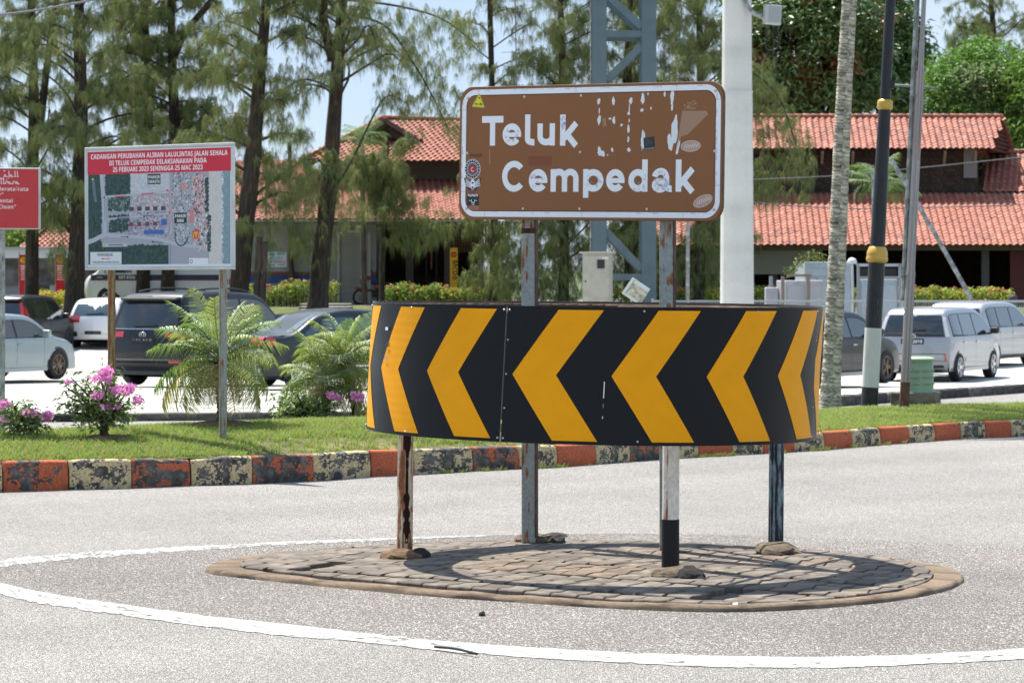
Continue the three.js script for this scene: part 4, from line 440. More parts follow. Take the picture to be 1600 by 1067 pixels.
{
  const g = thing('litter_notice_board', 'red notice board with white writing in two scripts beside pink bougainvillea', 'notice board', [-4.135, 0, -23.6], 0.25);
  const w = 0.86, h = 0.485, cy = 1.6 + (420 - 309.5) / F * 23.5;
  const tx = ctex(1024, 580, (c, W, H) => { c.fillStyle = '#cb3a3a'; c.fillRect(0, 0, W, H); const r = rng(31); for (let i = 0; i < 500; i++) { c.fillStyle = `rgba(${r() < 0.5 ? '160,30,30' : '225,90,85'},.05)`; c.fillRect(r() * W, r() * H, 60 * r(), 50 * r()); } c.fillStyle = '#f1dcdb'; c.font = 'bold 54px sans-serif'; c.textAlign = 'right';
    [['Sampah Merata-rata', 215, 930], ['Litter"', 272, 690], ['Pantai', 330, 780], ['Beaches Clean"', 390, 812], ['bag', 448, 634], ['an', 560, 622]].forEach(([s, y, x]) => { c.fillText(s, x, y); });
    c.strokeStyle = '#f1dcdb'; c.lineWidth = 9; c.lineCap = 'round'; c.lineJoin = 'round';
    const script = (x0, y, s, n, seed) => { const q = rng(seed); c.beginPath(); let x = x0; c.moveTo(x, y); for (let i = 0; i < n; i++) { const k = q(); if (k < 0.35) { c.lineTo(x - 14 * s, y + 2); c.quadraticCurveTo(x - 20 * s, y - 34 * s, x - 28 * s, y); x -= 30 * s; } else if (k < 0.6) { c.bezierCurveTo(x - 8 * s, y + 26 * s, x - 34 * s, y + 26 * s, x - 38 * s, y - 2); x -= 42 * s; c.moveTo(x, y); } else if (k < 0.8) { c.lineTo(x - 6 * s, y); c.lineTo(x - 8 * s, y - 46 * s); x -= 20 * s; c.moveTo(x, y); } else { c.bezierCurveTo(x - 4 * s, y - 26 * s, x - 26 * s, y - 26 * s, x - 22 * s, y); c.lineTo(x - 30 * s, y); x -= 32 * s; } } c.stroke(); for (let i = 0; i < n * 0.8; i++) { c.beginPath(); c.arc(lerp(x0, x, q()), y + (q() < 0.6 ? -48 : 26) * s, 5, 0, 7); c.fill(); } };
    script(830, 75, 1.15, 16, 5); script(840, 145, 1.15, 16, 9); }, true, false);
  const b = new THREE.Group(); b.name = 'board'; b.position.set(0, cy, 0); g.add(b);
  const fg = new THREE.PlaneGeometry(w - 0.03, h - 0.02); fg.translate(-0.005, 0, 0.011); part('printed_face', fg, phy(C(1, 1, 1), 0.4, { map: tx }), b); part('backing_sheet', rbox(w, h, 0.018, 0.005), M.white, b);
  part('post', tube([V(0.125, 0.18, -0.04), V(0.125, 1.2, -0.04), V(0.125, cy + h / 2 - 0.03, -0.04)], 0.03, 14, 6), std(C(0.6, 0.62, 0.6), 0.7, { map: rep(T.mott, 2) }), g);
  part('post', tube([V(-0.33, 0.15, -0.04), V(-0.33, 1.2, -0.04), V(-0.33, cy + h / 2 - 0.03, -0.04)], 0.03, 14, 6), std(C(0.6, 0.62, 0.6), 0.7, { map: rep(T.mott, 2) }), g);
}
// ================================================================ POLES AND BOXES ON THE VERGE
{
  const base = P(1359, 634, 31.8), by = vergeY(base.x, 31.8), g = thing('lamp_post', 'black lamp post with a white band and gold collars on the grass verge', 'lamp post', [base.x, base.y, base.z]); g.rotation.z = -0.052; void by;
  const k = 31.8 / F, yy = (py) => (634 - py) * k, bk = std(C(0.014, 0.018, 0.024), 0.42, { map: rep(T.mott, 2), bumpMap: rep(T.grit, 3), bumpScale: 0.002 }), gold = phy(C(0.60, 0.37, 0.075), 0.42, { metalness: 0.35 });
  part('shaft_base', lathe([[0.09, -0.3], [0.09, yy(605)], [0.0885, yy(605) + 0.001]], 32), bk, g);
  part('white_band', lathe([[0.0895, yy(605)], [0.0905, yy(604)], [0.0905, yy(513)], [0.0885, yy(512)]], 32), std(C(0.75, 0.75, 0.71), 0.55, { map: rep(T.soft, 1) }), g);
  part('lower_shaft', lathe([[0.089, yy(512.5)], [0.087, yy(405)]], 32), bk, g);
  part('lower_collar', lathe([[0.088, yy(410)], [0.112, yy(408)], [0.117, yy(404)], [0.112, yy(400.5)], [0.107, yy(400)], [0.113, yy(397)], [0.108, yy(393)], [0.09, yy(386)], [0.07, yy(384)]], 32), gold, g);
  part('upper_shaft', lathe([[0.08, yy(388)], [0.066, yy(170)]], 32), bk, g);
  part('upper_collar', lathe([[0.066, yy(171)], [0.082, yy(169)], [0.085, yy(165.5)], [0.08, yy(163)], [0.084, yy(160)], [0.074, yy(156)], [0.056, yy(154.5)]], 32), gold, g);
  part('top_shaft', lathe([[0.057, yy(158)], [0.052, yy(-200)], [0.0, yy(-202)]], 32), bk, g);
  part('banner_arm', tube([V(0.03, yy(131), 0), V(0.55, yy(133), 0.02)], 0.013, 10, 4), M.galv, g); part('arm_bracket', box(0.05, 0.09, 0.05, 0.06, yy(131), 0), bk, g);
  const scr = std(C(0.12, 0.125, 0.13), 0.8), rr = rng(8); for (let i = 0; i < 2; i++) { const pts = []; for (let q = 0; q < 7; q++) pts.push(V(0.005 + 0.028 * rr() + i * 0.024, yy(500 - q * 5.2) + 0.02 * rr(), 0.0876)); part('scratched_mark', tube(pts, 0.0022, 5, 24), scr, g); }
}
{
  const b = P(1413, 643, 30.1), by = vergeY(b.x, 30.1), g = thing('steel_pole', 'rusty stepped steel pole strapped to a thinner grey pipe on the verge', 'pole', [b.x, b.y, b.z]); g.rotation.z = -0.049; void by; const k = 30.1 / F, yy = (py) => (643 - py) * k;
  const rm = std(C(0.85, 0.82, 0.82), 0.7, { map: rep(T.rust(2.7, [172, 172, 172], 0.63, 0.7), 4, 0.35), bumpMap: rep(T.grit, 5), bumpScale: 0.002 });
  part('rust_stained_foot', lathe([[0.0495, -0.3], [0.0495, yy(598)], [0.049, yy(597)]], 20), std(C(0.17, 0.08, 0.055), 0.9, { map: rep(T.mott, 3) }), g);
  part('lower_tube', lathe([[0.0488, 0.01], [0.048, yy(425)], [0.042, yy(420)], [0.041, yy(250)]], 20), rm, g); part('upper_tube', lathe([[0.041, yy(250)], [0.04, yy(116)], [0.044, yy(112)], [0.03, yy(108)], [0.029, yy(64)], [0.024, yy(62)], [0.022, yy(-150)]], 20), rm, g);
  part('conduit', tube([V(-0.055, yy(470), -0.05), V(-0.06, yy(250), -0.05), V(-0.062, yy(-150), -0.05)], 0.026, 14, 8), std(C(0.42, 0.44, 0.43), 0.55, { metalness: 0.3, map: rep(T.mott, 2) }), g);
  for (const py of [430, 150]) part('strap', box(0.14, 0.012, 0.1, -0.02, yy(py), -0.02), M.galv, g);
}
{ // coconut trunk: the crown stands above the frame
  const b = P(1297, 634, 31.4), by = vergeY(b.x, 31.4), g = thing('coconut_palm', 'tall grey coconut palm trunk with ringed bark beside the lamp post', 'palm tree', [b.x, b.y, b.z]); void by;
  const k = 31.4 / F, pt = (x, y) => V((x - 1297) * k, (634 - y) * k, 0), r = rng(4);
  const rad = (t) => { const y = t * 5.5 - 0.2; return (0.102 - 0.0055 * y + 0.03 * Math.exp(-y * 7)) * (1 + 0.028 * Math.sin(y * 62 + 9 * fbm(y * 5, 1, 2)) * sstep(0, 0.3, y) * (1 - 0.8 * sstep(1.6, 2.6, y)) + 0.1 * (fbm(y * 7, 2, 4) - 0.5)); };
  const bm = dtex(256, 512, (i, j) => { const n = fbm(i / 16, j / 11, 5), m = fbm(i / 40, j / 60 + 9, 4), v = 150 + 170 * (n - 0.42) + 110 * (m - 0.5) - 18 * Math.pow(Math.abs(Math.sin(j / 512 * Math.PI * 12 + 2 * fbm(i / 40, j / 40, 2))), 8); return [clamp(v * 1.02, 20, 235), clamp(v * 0.98, 20, 232), clamp(v * 0.88, 18, 225)]; }, true);
  part('trunk', tube([pt(1296, 665), pt(1302, 540), pt(1308, 420), pt(1314, 270), pt(1321, 120), pt(1328, 0), pt(1338, -180)], rad, 18, 320), std(C(0.95, 0.93, 0.9), 1, { map: rep(bm, 1.6, 1.7), bumpMap: rep(bm, 1.6, 1.7), bumpScale: 0.012 }), g); void r;
  const tp = pt(1338, -180); for (let i = 0; i < 12; i++) { const a = i * 2.4, fr = [], N = 7; for (let q = 0; q <= N; q++) { const t = q / N; fr.push(V(tp.x + Math.cos(a) * t * 1.7, tp.y + 0.9 * Math.sin(t * 2.3 + (i % 3) * 0.2) - t * t * 0.7, Math.sin(a) * t * 1.7)); } const lf = []; for (let q = 2; q < 60; q++) { const t = q / 60, c = new THREE.CatmullRomCurve3(fr), p0 = c.getPoint(t), tg = c.getTangent(t), sd = V(-tg.z, 0, tg.x).normalize(), l = 0.5 * Math.sin(Math.PI * (0.1 + 0.85 * t)); for (const s of [-1, 1]) { const e = p0.clone().addScaledVector(sd, s * l * 0.7).add(V(0, -l * 0.55, 0)).addScaledVector(tg, l * 0.3), w = tg.clone().multiplyScalar(0.014); lf.push(geo([...p0.clone().sub(w).toArray(), ...p0.clone().add(w).toArray(), ...e.toArray()], [0, 0, 0, 0, 0, 0], [0, 1, 2])); } } part('frond', merge([tube(fr, [0.02, 0.005], 5, 10), ...lf]), leafMat(0.09, 0.19, 0.03), g); }
}
{
  const q = P(1432, 631, 32), y0 = 0.08, g = thing('concrete_plinth', 'square weathered concrete plinth carrying a green box at the grass edge', 'plinth', [q.x, y0, q.z], -0.3);
  part('block', rbox(0.47, 0.24, 0.42, 0.015, 0, 0.09, 0), std(C(0.27, 0.24, 0.19), 1, { map: rep(T.mott, 1.6), bumpMap: rep(T.grit, 3), bumpScale: 0.012 }), g);
  const s = thing('utility_box', 'pale green louvred utility box standing on the concrete plinth', 'utility box', [q.x + 0.02, y0 + 0.21, q.z], -0.3), gm = std(C(0.33, 0.46, 0.32), 0.55, { map: rep(T.soft, 2) });
  const lp = []; for (let i = 0; i < 8; i++) { const a = i / 8 * 6.283 + 0.39; lp.push([Math.cos(a), Math.sin(a)]); }
  const oct = (r0, r1, h, y) => { const c = new THREE.CylinderGeometry(r1, r0, h, 8, 1); c.rotateY(Math.PI / 8); c.translate(0, y + h / 2, 0); return muv(c.toNonIndexed()); };
  part('base_flange', oct(0.195, 0.19, 0.025, 0), gm, s); part('cabinet', oct(0.172, 0.168, 0.31, 0.024), gm, s); part('lid', [oct(0.188, 0.188, 0.022, 0.333), oct(0.188, 0.15, 0.018, 0.356)], gm, s);
  for (const yy of [0.09, 0.16, 0.23]) for (const a of [0, 1, 2, -1]) { const ang = a * Math.PI / 4, l = rbox(0.1, 0.014, 0.02, 0.003); l.rotateX(0.35); l.translate(0, yy, 0.163); l.rotateY(ang); part('louvre', l, gm, s); }
}
// ================================================================ VEHICLES
const glassM = phy(C(0.012, 0.016, 0.018), 0.06, { clearcoat: 1, clearcoatRoughness: 0.03 });
const glassPale = phy(C(0.05, 0.075, 0.085), 0.06, { clearcoat: 1, clearcoatRoughness: 0.03 });
const tyreM = std(C(0.018, 0.018, 0.019), 0.9), redLens = phy(C(0.45, 0.015, 0.02), 0.15, { clearcoat: 1 }), clearLens = phy(C(0.6, 0.6, 0.6), 0.15, { clearcoat: 1 }), chrome = std(C(0.6, 0.6, 0.62), 0.2, { metalness: 0.9 }), trimM = std(C(0.02, 0.02, 0.022), 0.6);
const paintM = (r, g, b, metal = 0.3, coat = 0.7) => phy(C(r, g, b), 0.38, { metalness: metal, specularIntensity: coat < 0.5 ? 0.5 : 1, clearcoat: coat, clearcoatRoughness: 0.05 });
const plateM = (txt, dark = true) => std(C(1, 1, 1), 0.5, { map: ctex(256, 64, (c, w, h) => { c.fillStyle = dark ? '#0c0c0d' : '#e8e8e8'; c.fillRect(0, 0, w, h); c.fillStyle = dark ? '#e4e4e4' : '#111'; c.font = 'bold 50px sans-serif'; c.textAlign = 'right'; if (txt) c.fillText(txt, w - 14, 51); else { c.fillStyle = '#77787a'; for (let k = 0; k < 6; k++) c.fillRect(30 + k * 34 + (k > 2 ? 8 : 0), 22, 8 + (k * 7) % 12, 20); } }, true, false) });
const PROF = {
  suv: { L: 4.6, H: 1.7, belt: 1.0, top: [[0.10, 0.30], [0.0, 0.48], [0.0, 0.8], [0.05, 1.02], [0.24, 1.48], [0.34, 1.64], [0.85, 1.70], [2.3, 1.70], [2.85, 1.62], [3.5, 1.13], [4.1, 1.03], [4.45, 0.88], [4.58, 0.62], [4.52, 0.28]], panes: [[0.42, 1.12], [1.2, 2.06], [2.13, 3.18]], rw: [1.05, 1.5], ws: [1.16, 1.58], wx: [0.88, 3.66], wr: 0.36 },
  hatch: { L: 3.8, H: 1.5, belt: 0.95, top: [[0.08, 0.28], [0.0, 0.45], [0.02, 0.8], [0.08, 0.98], [0.34, 1.34], [0.5, 1.45], [0.9, 1.50], [2.0, 1.50], [2.5, 1.42], [3.1, 1.0], [3.5, 0.88], [3.76, 0.7], [3.78, 0.5], [3.72, 0.26]], panes: [[0.5, 0.95], [1.03, 1.78], [1.85, 2.78]], rw: [0.99, 1.35], ws: [1.05, 1.4], wx: [0.62, 3.05], wr: 0.3 },
  sedan: { L: 4.5, H: 1.45, belt: 0.93, top: [[0.08, 0.30], [0.0, 0.48], [0.02, 0.84], [0.12, 0.97], [0.72, 1.02], [1.28, 1.34], [1.75, 1.45], [2.3, 1.45], [2.75, 1.38], [3.45, 0.98], [4.05, 0.86], [4.38, 0.72], [4.48, 0.5], [4.42, 0.26]], panes: [[1.0, 1.3], [1.36, 2.02], [2.09, 3.1]], rw: [1.05, 1.35], ws: [1.02, 1.35], wx: [0.9, 3.55], wr: 0.31 },
  mpv: { L: 4.3, H: 1.6, belt: 0.98, top: [[0.08, 0.30], [0.0, 0.48], [0.0, 0.84], [0.05, 1.05], [0.2, 1.42], [0.32, 1.54], [0.8, 1.60], [2.2, 1.60], [2.75, 1.51], [3.55, 1.05], [3.95, 0.94], [4.22, 0.76], [4.3, 0.5], [4.25, 0.26]], panes: [[0.36, 1.0], [1.07, 1.98], [2.05, 3.2]], rw: [1.06, 1.45], ws: [1.1, 1.5], wx: [0.75, 3.4], wr: 0.31 },
  van: { L: 5.2, H: 2.1, belt: 1.2, top: [[0.06, 0.36], [0.0, 0.55], [0.0, 1.5], [0.04, 1.9], [0.16, 2.06], [0.8, 2.1], [3.6, 2.1], [4.05, 2.02], [4.72, 1.25], [5.05, 1.08], [5.2, 0.78], [5.14, 0.3]], panes: [[3.45, 4.4]], rw: [1.3, 1.85], ws: [1.3, 1.95], wx: [1.1, 4.25], wr: 0.34 } };
function vehicle(o) {
  const pf = PROF[o.kind], sx = (o.L || pf.L) / pf.L, sy = (o.H || pf.H) / pf.H, L = pf.L * sx, Wd = o.W / 2, belt = pf.belt * sy, roof = pf.H * sy;
  const cv = new THREE.CatmullRomCurve3(pf.top.map(a => V(a[0] * sx, a[1] * sy, 0)), false, 'centripetal', 0.5), NP = 96, prof = cv.getSpacedPoints(NP);
  const yb = 0.2;
  const bow = (x) => 0.17 * Math.pow(Math.max(0, 1 - x / 0.7), 2) - 0.24 * Math.pow(Math.max(0, 1 - (L - x) / 0.9), 2);
  const taper = (x) => 1 - 0.05 * Math.pow(Math.max(0, 1 - x / 0.9), 2) - 0.08 * Math.pow(Math.max(0, 1 - (L - x) / 1.2), 2);
  const w = (x, y) => Wd * taper(x) * (y < belt ? 1 - 0.07 * Math.pow(Math.max(0, (0.62 * belt - y) / belt), 1.5) - 0.02 * Math.max(0, (y - 0.62 * belt) / belt) : 0.9924 - 0.22 * (o.kind === 'van' ? 0.55 : 1) * (y - belt) / (roof - belt));
  const bx = (x, z) => x + bow(x) * (z / Wd) * (z / Wd);
  const pos = [], uv = [], idx = [], K = 21;
  prof.forEach((q, i) => { const yt = q.y, x = q.x, r = Math.min(0.11, Math.max(0.02, (yt - yb) * 0.3)), sec = []; const lo = Math.min(yb, yt - 0.05);
    sec.push([0, lo], [w(x, lo) * 0.85, lo]); for (let k = 0; k <= 10; k++) { const y = lerp(lo + 0.03, yt - r, k / 10); sec.push([w(x, y), y]); }
    const W1 = w(x, yt - r); for (let k = 1; k <= 5; k++) { const a = k / 5 * Math.PI / 2; sec.push([W1 - r * (1 - Math.cos(a)), yt - r + r * Math.sin(a)]); } sec.push([(W1 - r) * 0.66, yt + 0.008], [(W1 - r) * 0.33, yt + 0.013], [0, yt + 0.015]);
    for (const s of [1, -1]) (s > 0 ? sec : [...sec].reverse()).forEach(([z, y]) => { pos.push(bx(x, z), y, z * s); uv.push(x, y); });
    const n = sec.length * 2; if (i) for (let k = 0; k < n - 1; k++) { const a = (i - 1) * n + k, b = a + n; idx.push(a, b, a + 1, a + 1, b, b + 1); } });
  const rearX = (y) => { for (let i = 1; i < prof.length; i++) if (prof[i].y >= y && prof[i - 1].y <= y && prof[i].x < L * 0.5) return lerp(prof[i - 1].x, prof[i].x, (y - prof[i - 1].y) / (prof[i].y - prof[i - 1].y || 1)); return 0; };
  const frontX = (y) => { for (let i = prof.length - 1; i > 0; i--) if (prof[i].y <= y && prof[i - 1].y >= y && prof[i].x > L * 0.5) return lerp(prof[i].x, prof[i - 1].x, (y - prof[i].y) / (prof[i - 1].y - prof[i].y || 1)); return L; };
  const topY = (x) => { let m = 0; for (let i = 1; i < prof.length; i++) { const a = prof[i - 1], b = prof[i]; if ((a.x - x) * (b.x - x) <= 0 && a.x !== b.x) m = Math.max(m, lerp(a.y, b.y, (x - a.x) / (b.x - a.x))); } return m; };
  const g = thing(o.name, o.label, o.category || 'car', o.at, o.turn, o.group), pm = o.paint;
  part('body', geo(pos, uv, idx), pm, g);
  const sidePatch = (x0, x1, lo, hi, s, off = 0.006, n = 14) => grid(n, 3, (u, v) => { const x = lerp(x0, x1, u), a = lo(x), b = Math.max(a + 0.004, hi(x)), y = lerp(a, b, v), z = w(x, y) + off; return V(bx(x, z), y, s * z); });
  const endPatch = (y0, y1, z0, z1, end, off = 0.008, uvf) => grid(10, 6, (u, v) => { const y = lerp(y0, y1, v), x = end ? frontX(y) : rearX(y), ww = w(x, y) - 0.05, z = lerp(z0, z1, u) * ww; return V(bx(x, z) + (end ? off : -off), y + 0.004, z); }, uvf);
  const roofLine = (x) => Math.min(topY(x), roof) - 0.13, gl = o.glass || glassM;
  for (const s of [1, -1]) {
    pf.panes.forEach(([a, b]) => part('side_window', sidePatch(a * sx, b * sx, (x) => belt + 0.02 + (o.kind === 'van' ? 0 : 0.04 * Math.max(0, (1.6 - x) / 1.6)), roofLine, s), gl, g));
    const p0 = pf.panes[0][0] * sx - 0.06, p1 = pf.panes[pf.panes.length - 1][1] * sx + 0.08;
    if (o.kind !== 'van') part('window_surround', sidePatch(p0, p1, () => belt + 0.005, (x) => roofLine(x) + 0.015, s, 0.0025, 24), trimM, g);
    part('sill_trim', sidePatch(pf.wx[0] * sx + 0.38, pf.wx[1] * sx - 0.38, () => 0.21, () => 0.29, s, 0.008), o.sill || trimM, g);
    for (const x of o.kind === 'van' ? [2.4, 3.4] : [pf.panes[1][0] * sx - 0.02, pf.panes[2][0] * sx - 0.03, pf.panes[2][1] * sx - 0.05]) part('door_seam', sidePatch(x, x + 0.008, () => 0.32, () => belt - 0.01, s, 0.0015, 1), trimM, g);
    for (const x of [pf.panes[0][1] * sx + 0.16, (pf.panes[1] || pf.panes[0])[1] * sx + 0.14]) part('door_handle', rbox(0.17, 0.026, 0.03, 0.008, x, belt - 0.13, s * (w(x, belt - 0.13) + 0.012)), o.chromeHandles ? chrome : pm, g);
    const mx = pf.panes[pf.panes.length - 1][1] * sx - 0.16; part('wing_mirror', [rbox(0.12, 0.15, 0.2, 0.045, mx + 0.02, belt + 0.1, s * (w(mx, belt) + 0.14)), box(0.05, 0.03, 0.12, mx + 0.03, belt + 0.04, s * (w(mx, belt) + 0.03))], o.mirror || pm, g);
    pf.wx.forEach(xw => { const x = xw * sx, r = pf.wr * (o.wr || 1), z = w(x, r) - 0.07;
      const arch = new THREE.RingGeometry(r * 0.2, r + 0.055, 28, 1, -0.28, Math.PI + 0.56); arch.translate(x, r + 0.005, s * (w(x, r + 0.1) + 0.004)); part('wheel_arch', muv(arch), trimM, g);
      const wh = new THREE.Group(); wh.name = 'wheel'; wh.position.set(x, r, s * z); if (s < 0) wh.rotation.y = Math.PI; g.add(wh);
      const ty = lathe([[r * 0.68, -0.1], [r * 0.94, -0.105], [r, -0.08], [r, 0.08], [r * 0.95, 0.1], [r * 0.7, 0.098], [r * 0.66, 0.06]], 32); ty.rotateX(Math.PI / 2); part('tyre', ty, tyreM, wh);
      const rm = o.rim || chrome, sp = []; const rg = new THREE.TorusGeometry(r * 0.655, r * 0.045, 8, 32); rg.translate(0, 0, 0.092); sp.push(rg); const ns = o.spokes || 5; for (let k = 0; k < ns; k++) for (const e of [-0.16, 0.16]) { const b = new THREE.BoxGeometry(r * 0.62, r * 0.075, 0.02); b.translate(r * 0.33, 0, 0.085); b.rotateZ(k / ns * 6.283 + e); sp.push(b); } const hub = new THREE.CylinderGeometry(r * 0.17, r * 0.2, 0.03, 16); hub.rotateX(Math.PI / 2); hub.translate(0, 0, 0.09); sp.push(hub); part('rim', sp, rm, wh);
      const disc = new THREE.CylinderGeometry(r * 0.64, r * 0.64, 0.02, 24); disc.rotateX(Math.PI / 2); disc.translate(0, 0, 0.05); part('brake_disc', disc, trimM, wh); });
  }
  part('rear_window', endPatch(pf.rw[0] * sy, pf.rw[1] * sy, -0.93, 0.93, 0), gl, g);
  part('windscreen', endPatch(pf.ws[0] * sy, pf.ws[1] * sy, -0.95, 0.95, 1, 0.008), gl, g);
  if (o.spoiler) { const ys = pf.rw[1] * sy + 0.06, xr = rearX(ys); part('roof_spoiler', rbox(0.3, 0.05, o.W * 0.72, 0.02, xr + 0.04, ys + 0.05, 0, 0, 0.12), o.spoiler, g); }
  const tl = o.tail || [[0.82, 1.0, 0.62, 1.02]]; for (const [y0, y1, z0, z1] of tl) for (const s of [1, -1]) { part('tail_light', endPatch(y0 * sy, y1 * sy, s * z0, s * z1, 0, 0.012), o.tailMat || redLens, g); if (!o.noWrap) part('tail_light', sidePatch(0.03 + rearX((y0 + y1) / 2 * sy), 0.3 + rearX((y0 + y1) / 2 * sy), () => y0 * sy, (x) => lerp(y1, (y0 + y1) / 2, clamp(x / 0.5, 0, 1)) * sy, s, 0.005, 6), o.tailMat || redLens, g); }
  for (const s of [1, -1]) part('headlight', endPatch(0.62 * sy, 0.76 * sy, s * 0.6, s * 1.0, 1, 0.012), clearLens, g);
  part('rear_bumper', endPatch(0.3 * sy, 0.44 * sy, -1, 1, 0, 0.03), o.bumper || pm, g);
  part('number_plate', endPatch(o.plateY ? o.plateY : 0.62 * sy, (o.plateY || 0.62 * sy) + 0.12, -0.34, 0.34, 0, 0.018, (u, v) => [u, v]), plateM(o.plate), g);
  if (o.badge) { const y = o.badgeY || belt - 0.04, x = rearX(y) - 0.014; for (const [a, b, t] of [[0.075, 0.052, 0.009], [0.03, 0.05, 0.007], [0.06, 0.022, 0.007]]) { const q = new THREE.TorusGeometry(1, t / a, 6, 28); q.scale(a, b, a); q.rotateY(Math.PI / 2); q.translate(x, y + (b === 0.022 ? 0.026 : 0), 0); part('badge', q, chrome, g); } }
  if (o.wiper) part('rear_wiper', bar(V(rearX(pf.rw[0] * sy + 0.05) - 0.03, pf.rw[0] * sy + 0.05, -0.25), V(rearX(pf.rw[0] * sy + 0.1) - 0.03, pf.rw[0] * sy + 0.08, 0.3), 0.03, 0.02), trimM, g);
  if (o.extra) o.extra({ g, sidePatch, endPatch, w, rearX, belt, roof, L, sy, sx, topY, bx });
  return g;
}
const D2R = Math.PI / 180, bronze = std(C(0.16, 0.11, 0.075), 0.4, { metalness: 0.7 });
const groundAt = (x, d) => [x, drop(d) + 0.034, -d];
vehicle({ kind: 'suv', name: 'parked_car', label: 'dark blue-grey large off-road car seen from behind past the pygmy palm', W: 1.86, L: 4.75, H: 1.83, at: groundAt(-7.19, 58.4), turn: 60 * D2R, paint: paintM(0.008, 0.010, 0.014, 0, 0.35), spoiler: trimM, badge: true, badgeY: 1.02, wiper: true, tail: [[0.9, 1.0, 0.6, 1.04]], plateY: 0.86, wr: 1.08, group: 'parked cars', bumper: trimM,
  extra: ({ g, endPatch, sidePatch, topY }) => { part('chrome_strip', endPatch(1.12, 1.135, -0.95, 0.95, 0, 0.014), chrome, g); for (const s of [1, -1]) part('roof_rail', tube([V(0.7, topY(0.8) + 0.02, s * 0.6), V(1.2, topY(1.2) + 0.06, s * 0.61), V(2.4, topY(2.4) + 0.06, s * 0.6), V(2.8, topY(2.8) + 0.02, s * 0.58)], 0.02, 6, 10), trimM, g); part('lower_bumper', endPatch(0.24, 0.36, -0.9, 0.9, 0, 0.05), trimM, g); part('bumper_reflector', endPatch(0.47, 0.52, 0.72, 0.98, 0, 0.034), redLens, g); part('bumper_line', endPatch(0.53, 0.545, -0.98, 0.98, 0, 0.012), std(C(0.2, 0.2, 0.21), 0.4), g); void sidePatch; } });
vehicle({ kind: 'sedan', name: 'parked_car', label: 'silver-blue sedan with bronze wheels and a pale wing mirror', W: 1.7, L: 4.4, H: 1.44, at: groundAt(-12.3, 63.0), turn: 62 * D2R, paint: paintM(0.29, 0.345, 0.355, 0.3), rim: bronze, spokes: 6, wr: 1.06, group: 'parked cars', sill: paintM(0.29, 0.345, 0.355, 0.3) });
vehicle({ kind: 'suv', name: 'parked_car', label: 'black crossover with tall red tail lights by the trees', W: 1.82, L: 4.5, H: 1.68, at: groundAt(-14.8, 86.0), turn: 78 * D2R, paint: paintM(0.010, 0.009, 0.008, 0, 0.45), tail: [[0.98, 1.52, 0.93, 1.06], [0.86, 1.05, 0.74, 1.06]], noWrap: false, spoiler: trimM, rim: trimM, group: 'parked cars' });
vehicle({ kind: 'hatch', name: 'parked_car', label: 'small white hatchback with red tail lights seen from behind', W: 1.66, H: 1.5, at: groundAt(-12.5, 89.6), turn: 80 * D2R, paint: paintM(0.74, 0.74, 0.72, 0), tail: [[0.8, 1.0, 0.6, 1.04]], plateY: 0.42, wiper: true, glass: glassPale, group: 'parked cars', extra: ({ g, endPatch }) => { for (const s of [1, -1]) part('bumper_vent', endPatch(0.38, 0.52, s * 0.68, s * 0.98, 0, 0.034), trimM, g); } });
vehicle({ kind: 'sedan', name: 'parked_car', label: 'dark teal-grey sedan half hidden behind the twin pygmy palms', W: 1.75, L: 4.5, H: 1.46, at: groundAt(-5.05, 55), turn: 30 * D2R, paint: paintM(0.02, 0.027, 0.029, 0, 0.45), glass: glassPale, group: 'parked cars', extra: ({ g, sidePatch }) => { part('chrome_strip', sidePatch(0.6, 3.9, () => 0.42, () => 0.45, 1, 0.01), chrome, g); } });
vehicle({ kind: 'sedan', name: 'parked_car', label: 'dark grey sedan with bronze wheels behind the coconut trunk', W: 1.74, L: 4.5, H: 1.44, at: groundAt(4.75, 57.0), turn: 57 * D2R, paint: paintM(0.016, 0.017, 0.021, 0, 0.35), rim: bronze, spokes: 5, chromeHandles: true, wr: 1.05, group: 'parked cars', extra: ({ g, sidePatch }) => part('side_skirt', sidePatch(1.35, 3.1, () => 0.2, () => 0.27, 1, 0.03), paintM(0.2, 0.22, 0.25), g) });
const silver = paintM(0.30, 0.315, 0.345, 0.35);
vehicle({ kind: 'mpv', name: 'parked_car', label: 'silver people carrier with its plate ending 2019 beside the green box', W: 1.7, L: 4.3, H: 1.6, at: groundAt(8.74, 65.6), turn: 65 * D2R, paint: silver, plate: '2019', plateY: 0.82, tail: [[0.98, 1.42, 0.95, 1.07]], tailMat: clearLens, noWrap: true, mirror: trimM, chromeHandles: true, wiper: true, badge: true, badgeY: 0.99, group: 'parked cars', sill: silver, extra: ({ g, endPatch, sidePatch }) => { part('tailgate_band', endPatch(0.98, 1.05, -0.93, 0.93, 0, 0.012), trimM, g); part('tailgate_seam', endPatch(0.6, 0.612, -0.95, 0.95, 0, 0.012), trimM, g); part('bumper_trim', endPatch(0.3, 0.36, -0.9, 0.9, 0, 0.04), trimM, g); for (const s of [1, -1]) part('bumper_reflector', endPatch(0.45, 0.6, s * 0.93, s * 0.98, 0, 0.034), redLens, g); part('moulding', sidePatch(1.2, 3.0, () => 0.44, () => 0.5, 1, 0.012), silver, g); } });
vehicle({ kind: 'mpv', name: 'parked_car', label: 'second silver people carrier parked beyond the one with the 2019 plate', W: 1.75, L: 4.4, H: 1.62, at: groundAt(11.0, 75.0), turn: 62 * D2R, paint: paintM(0.36, 0.37, 0.39, 0.3), chromeHandles: true, group: 'parked cars' });
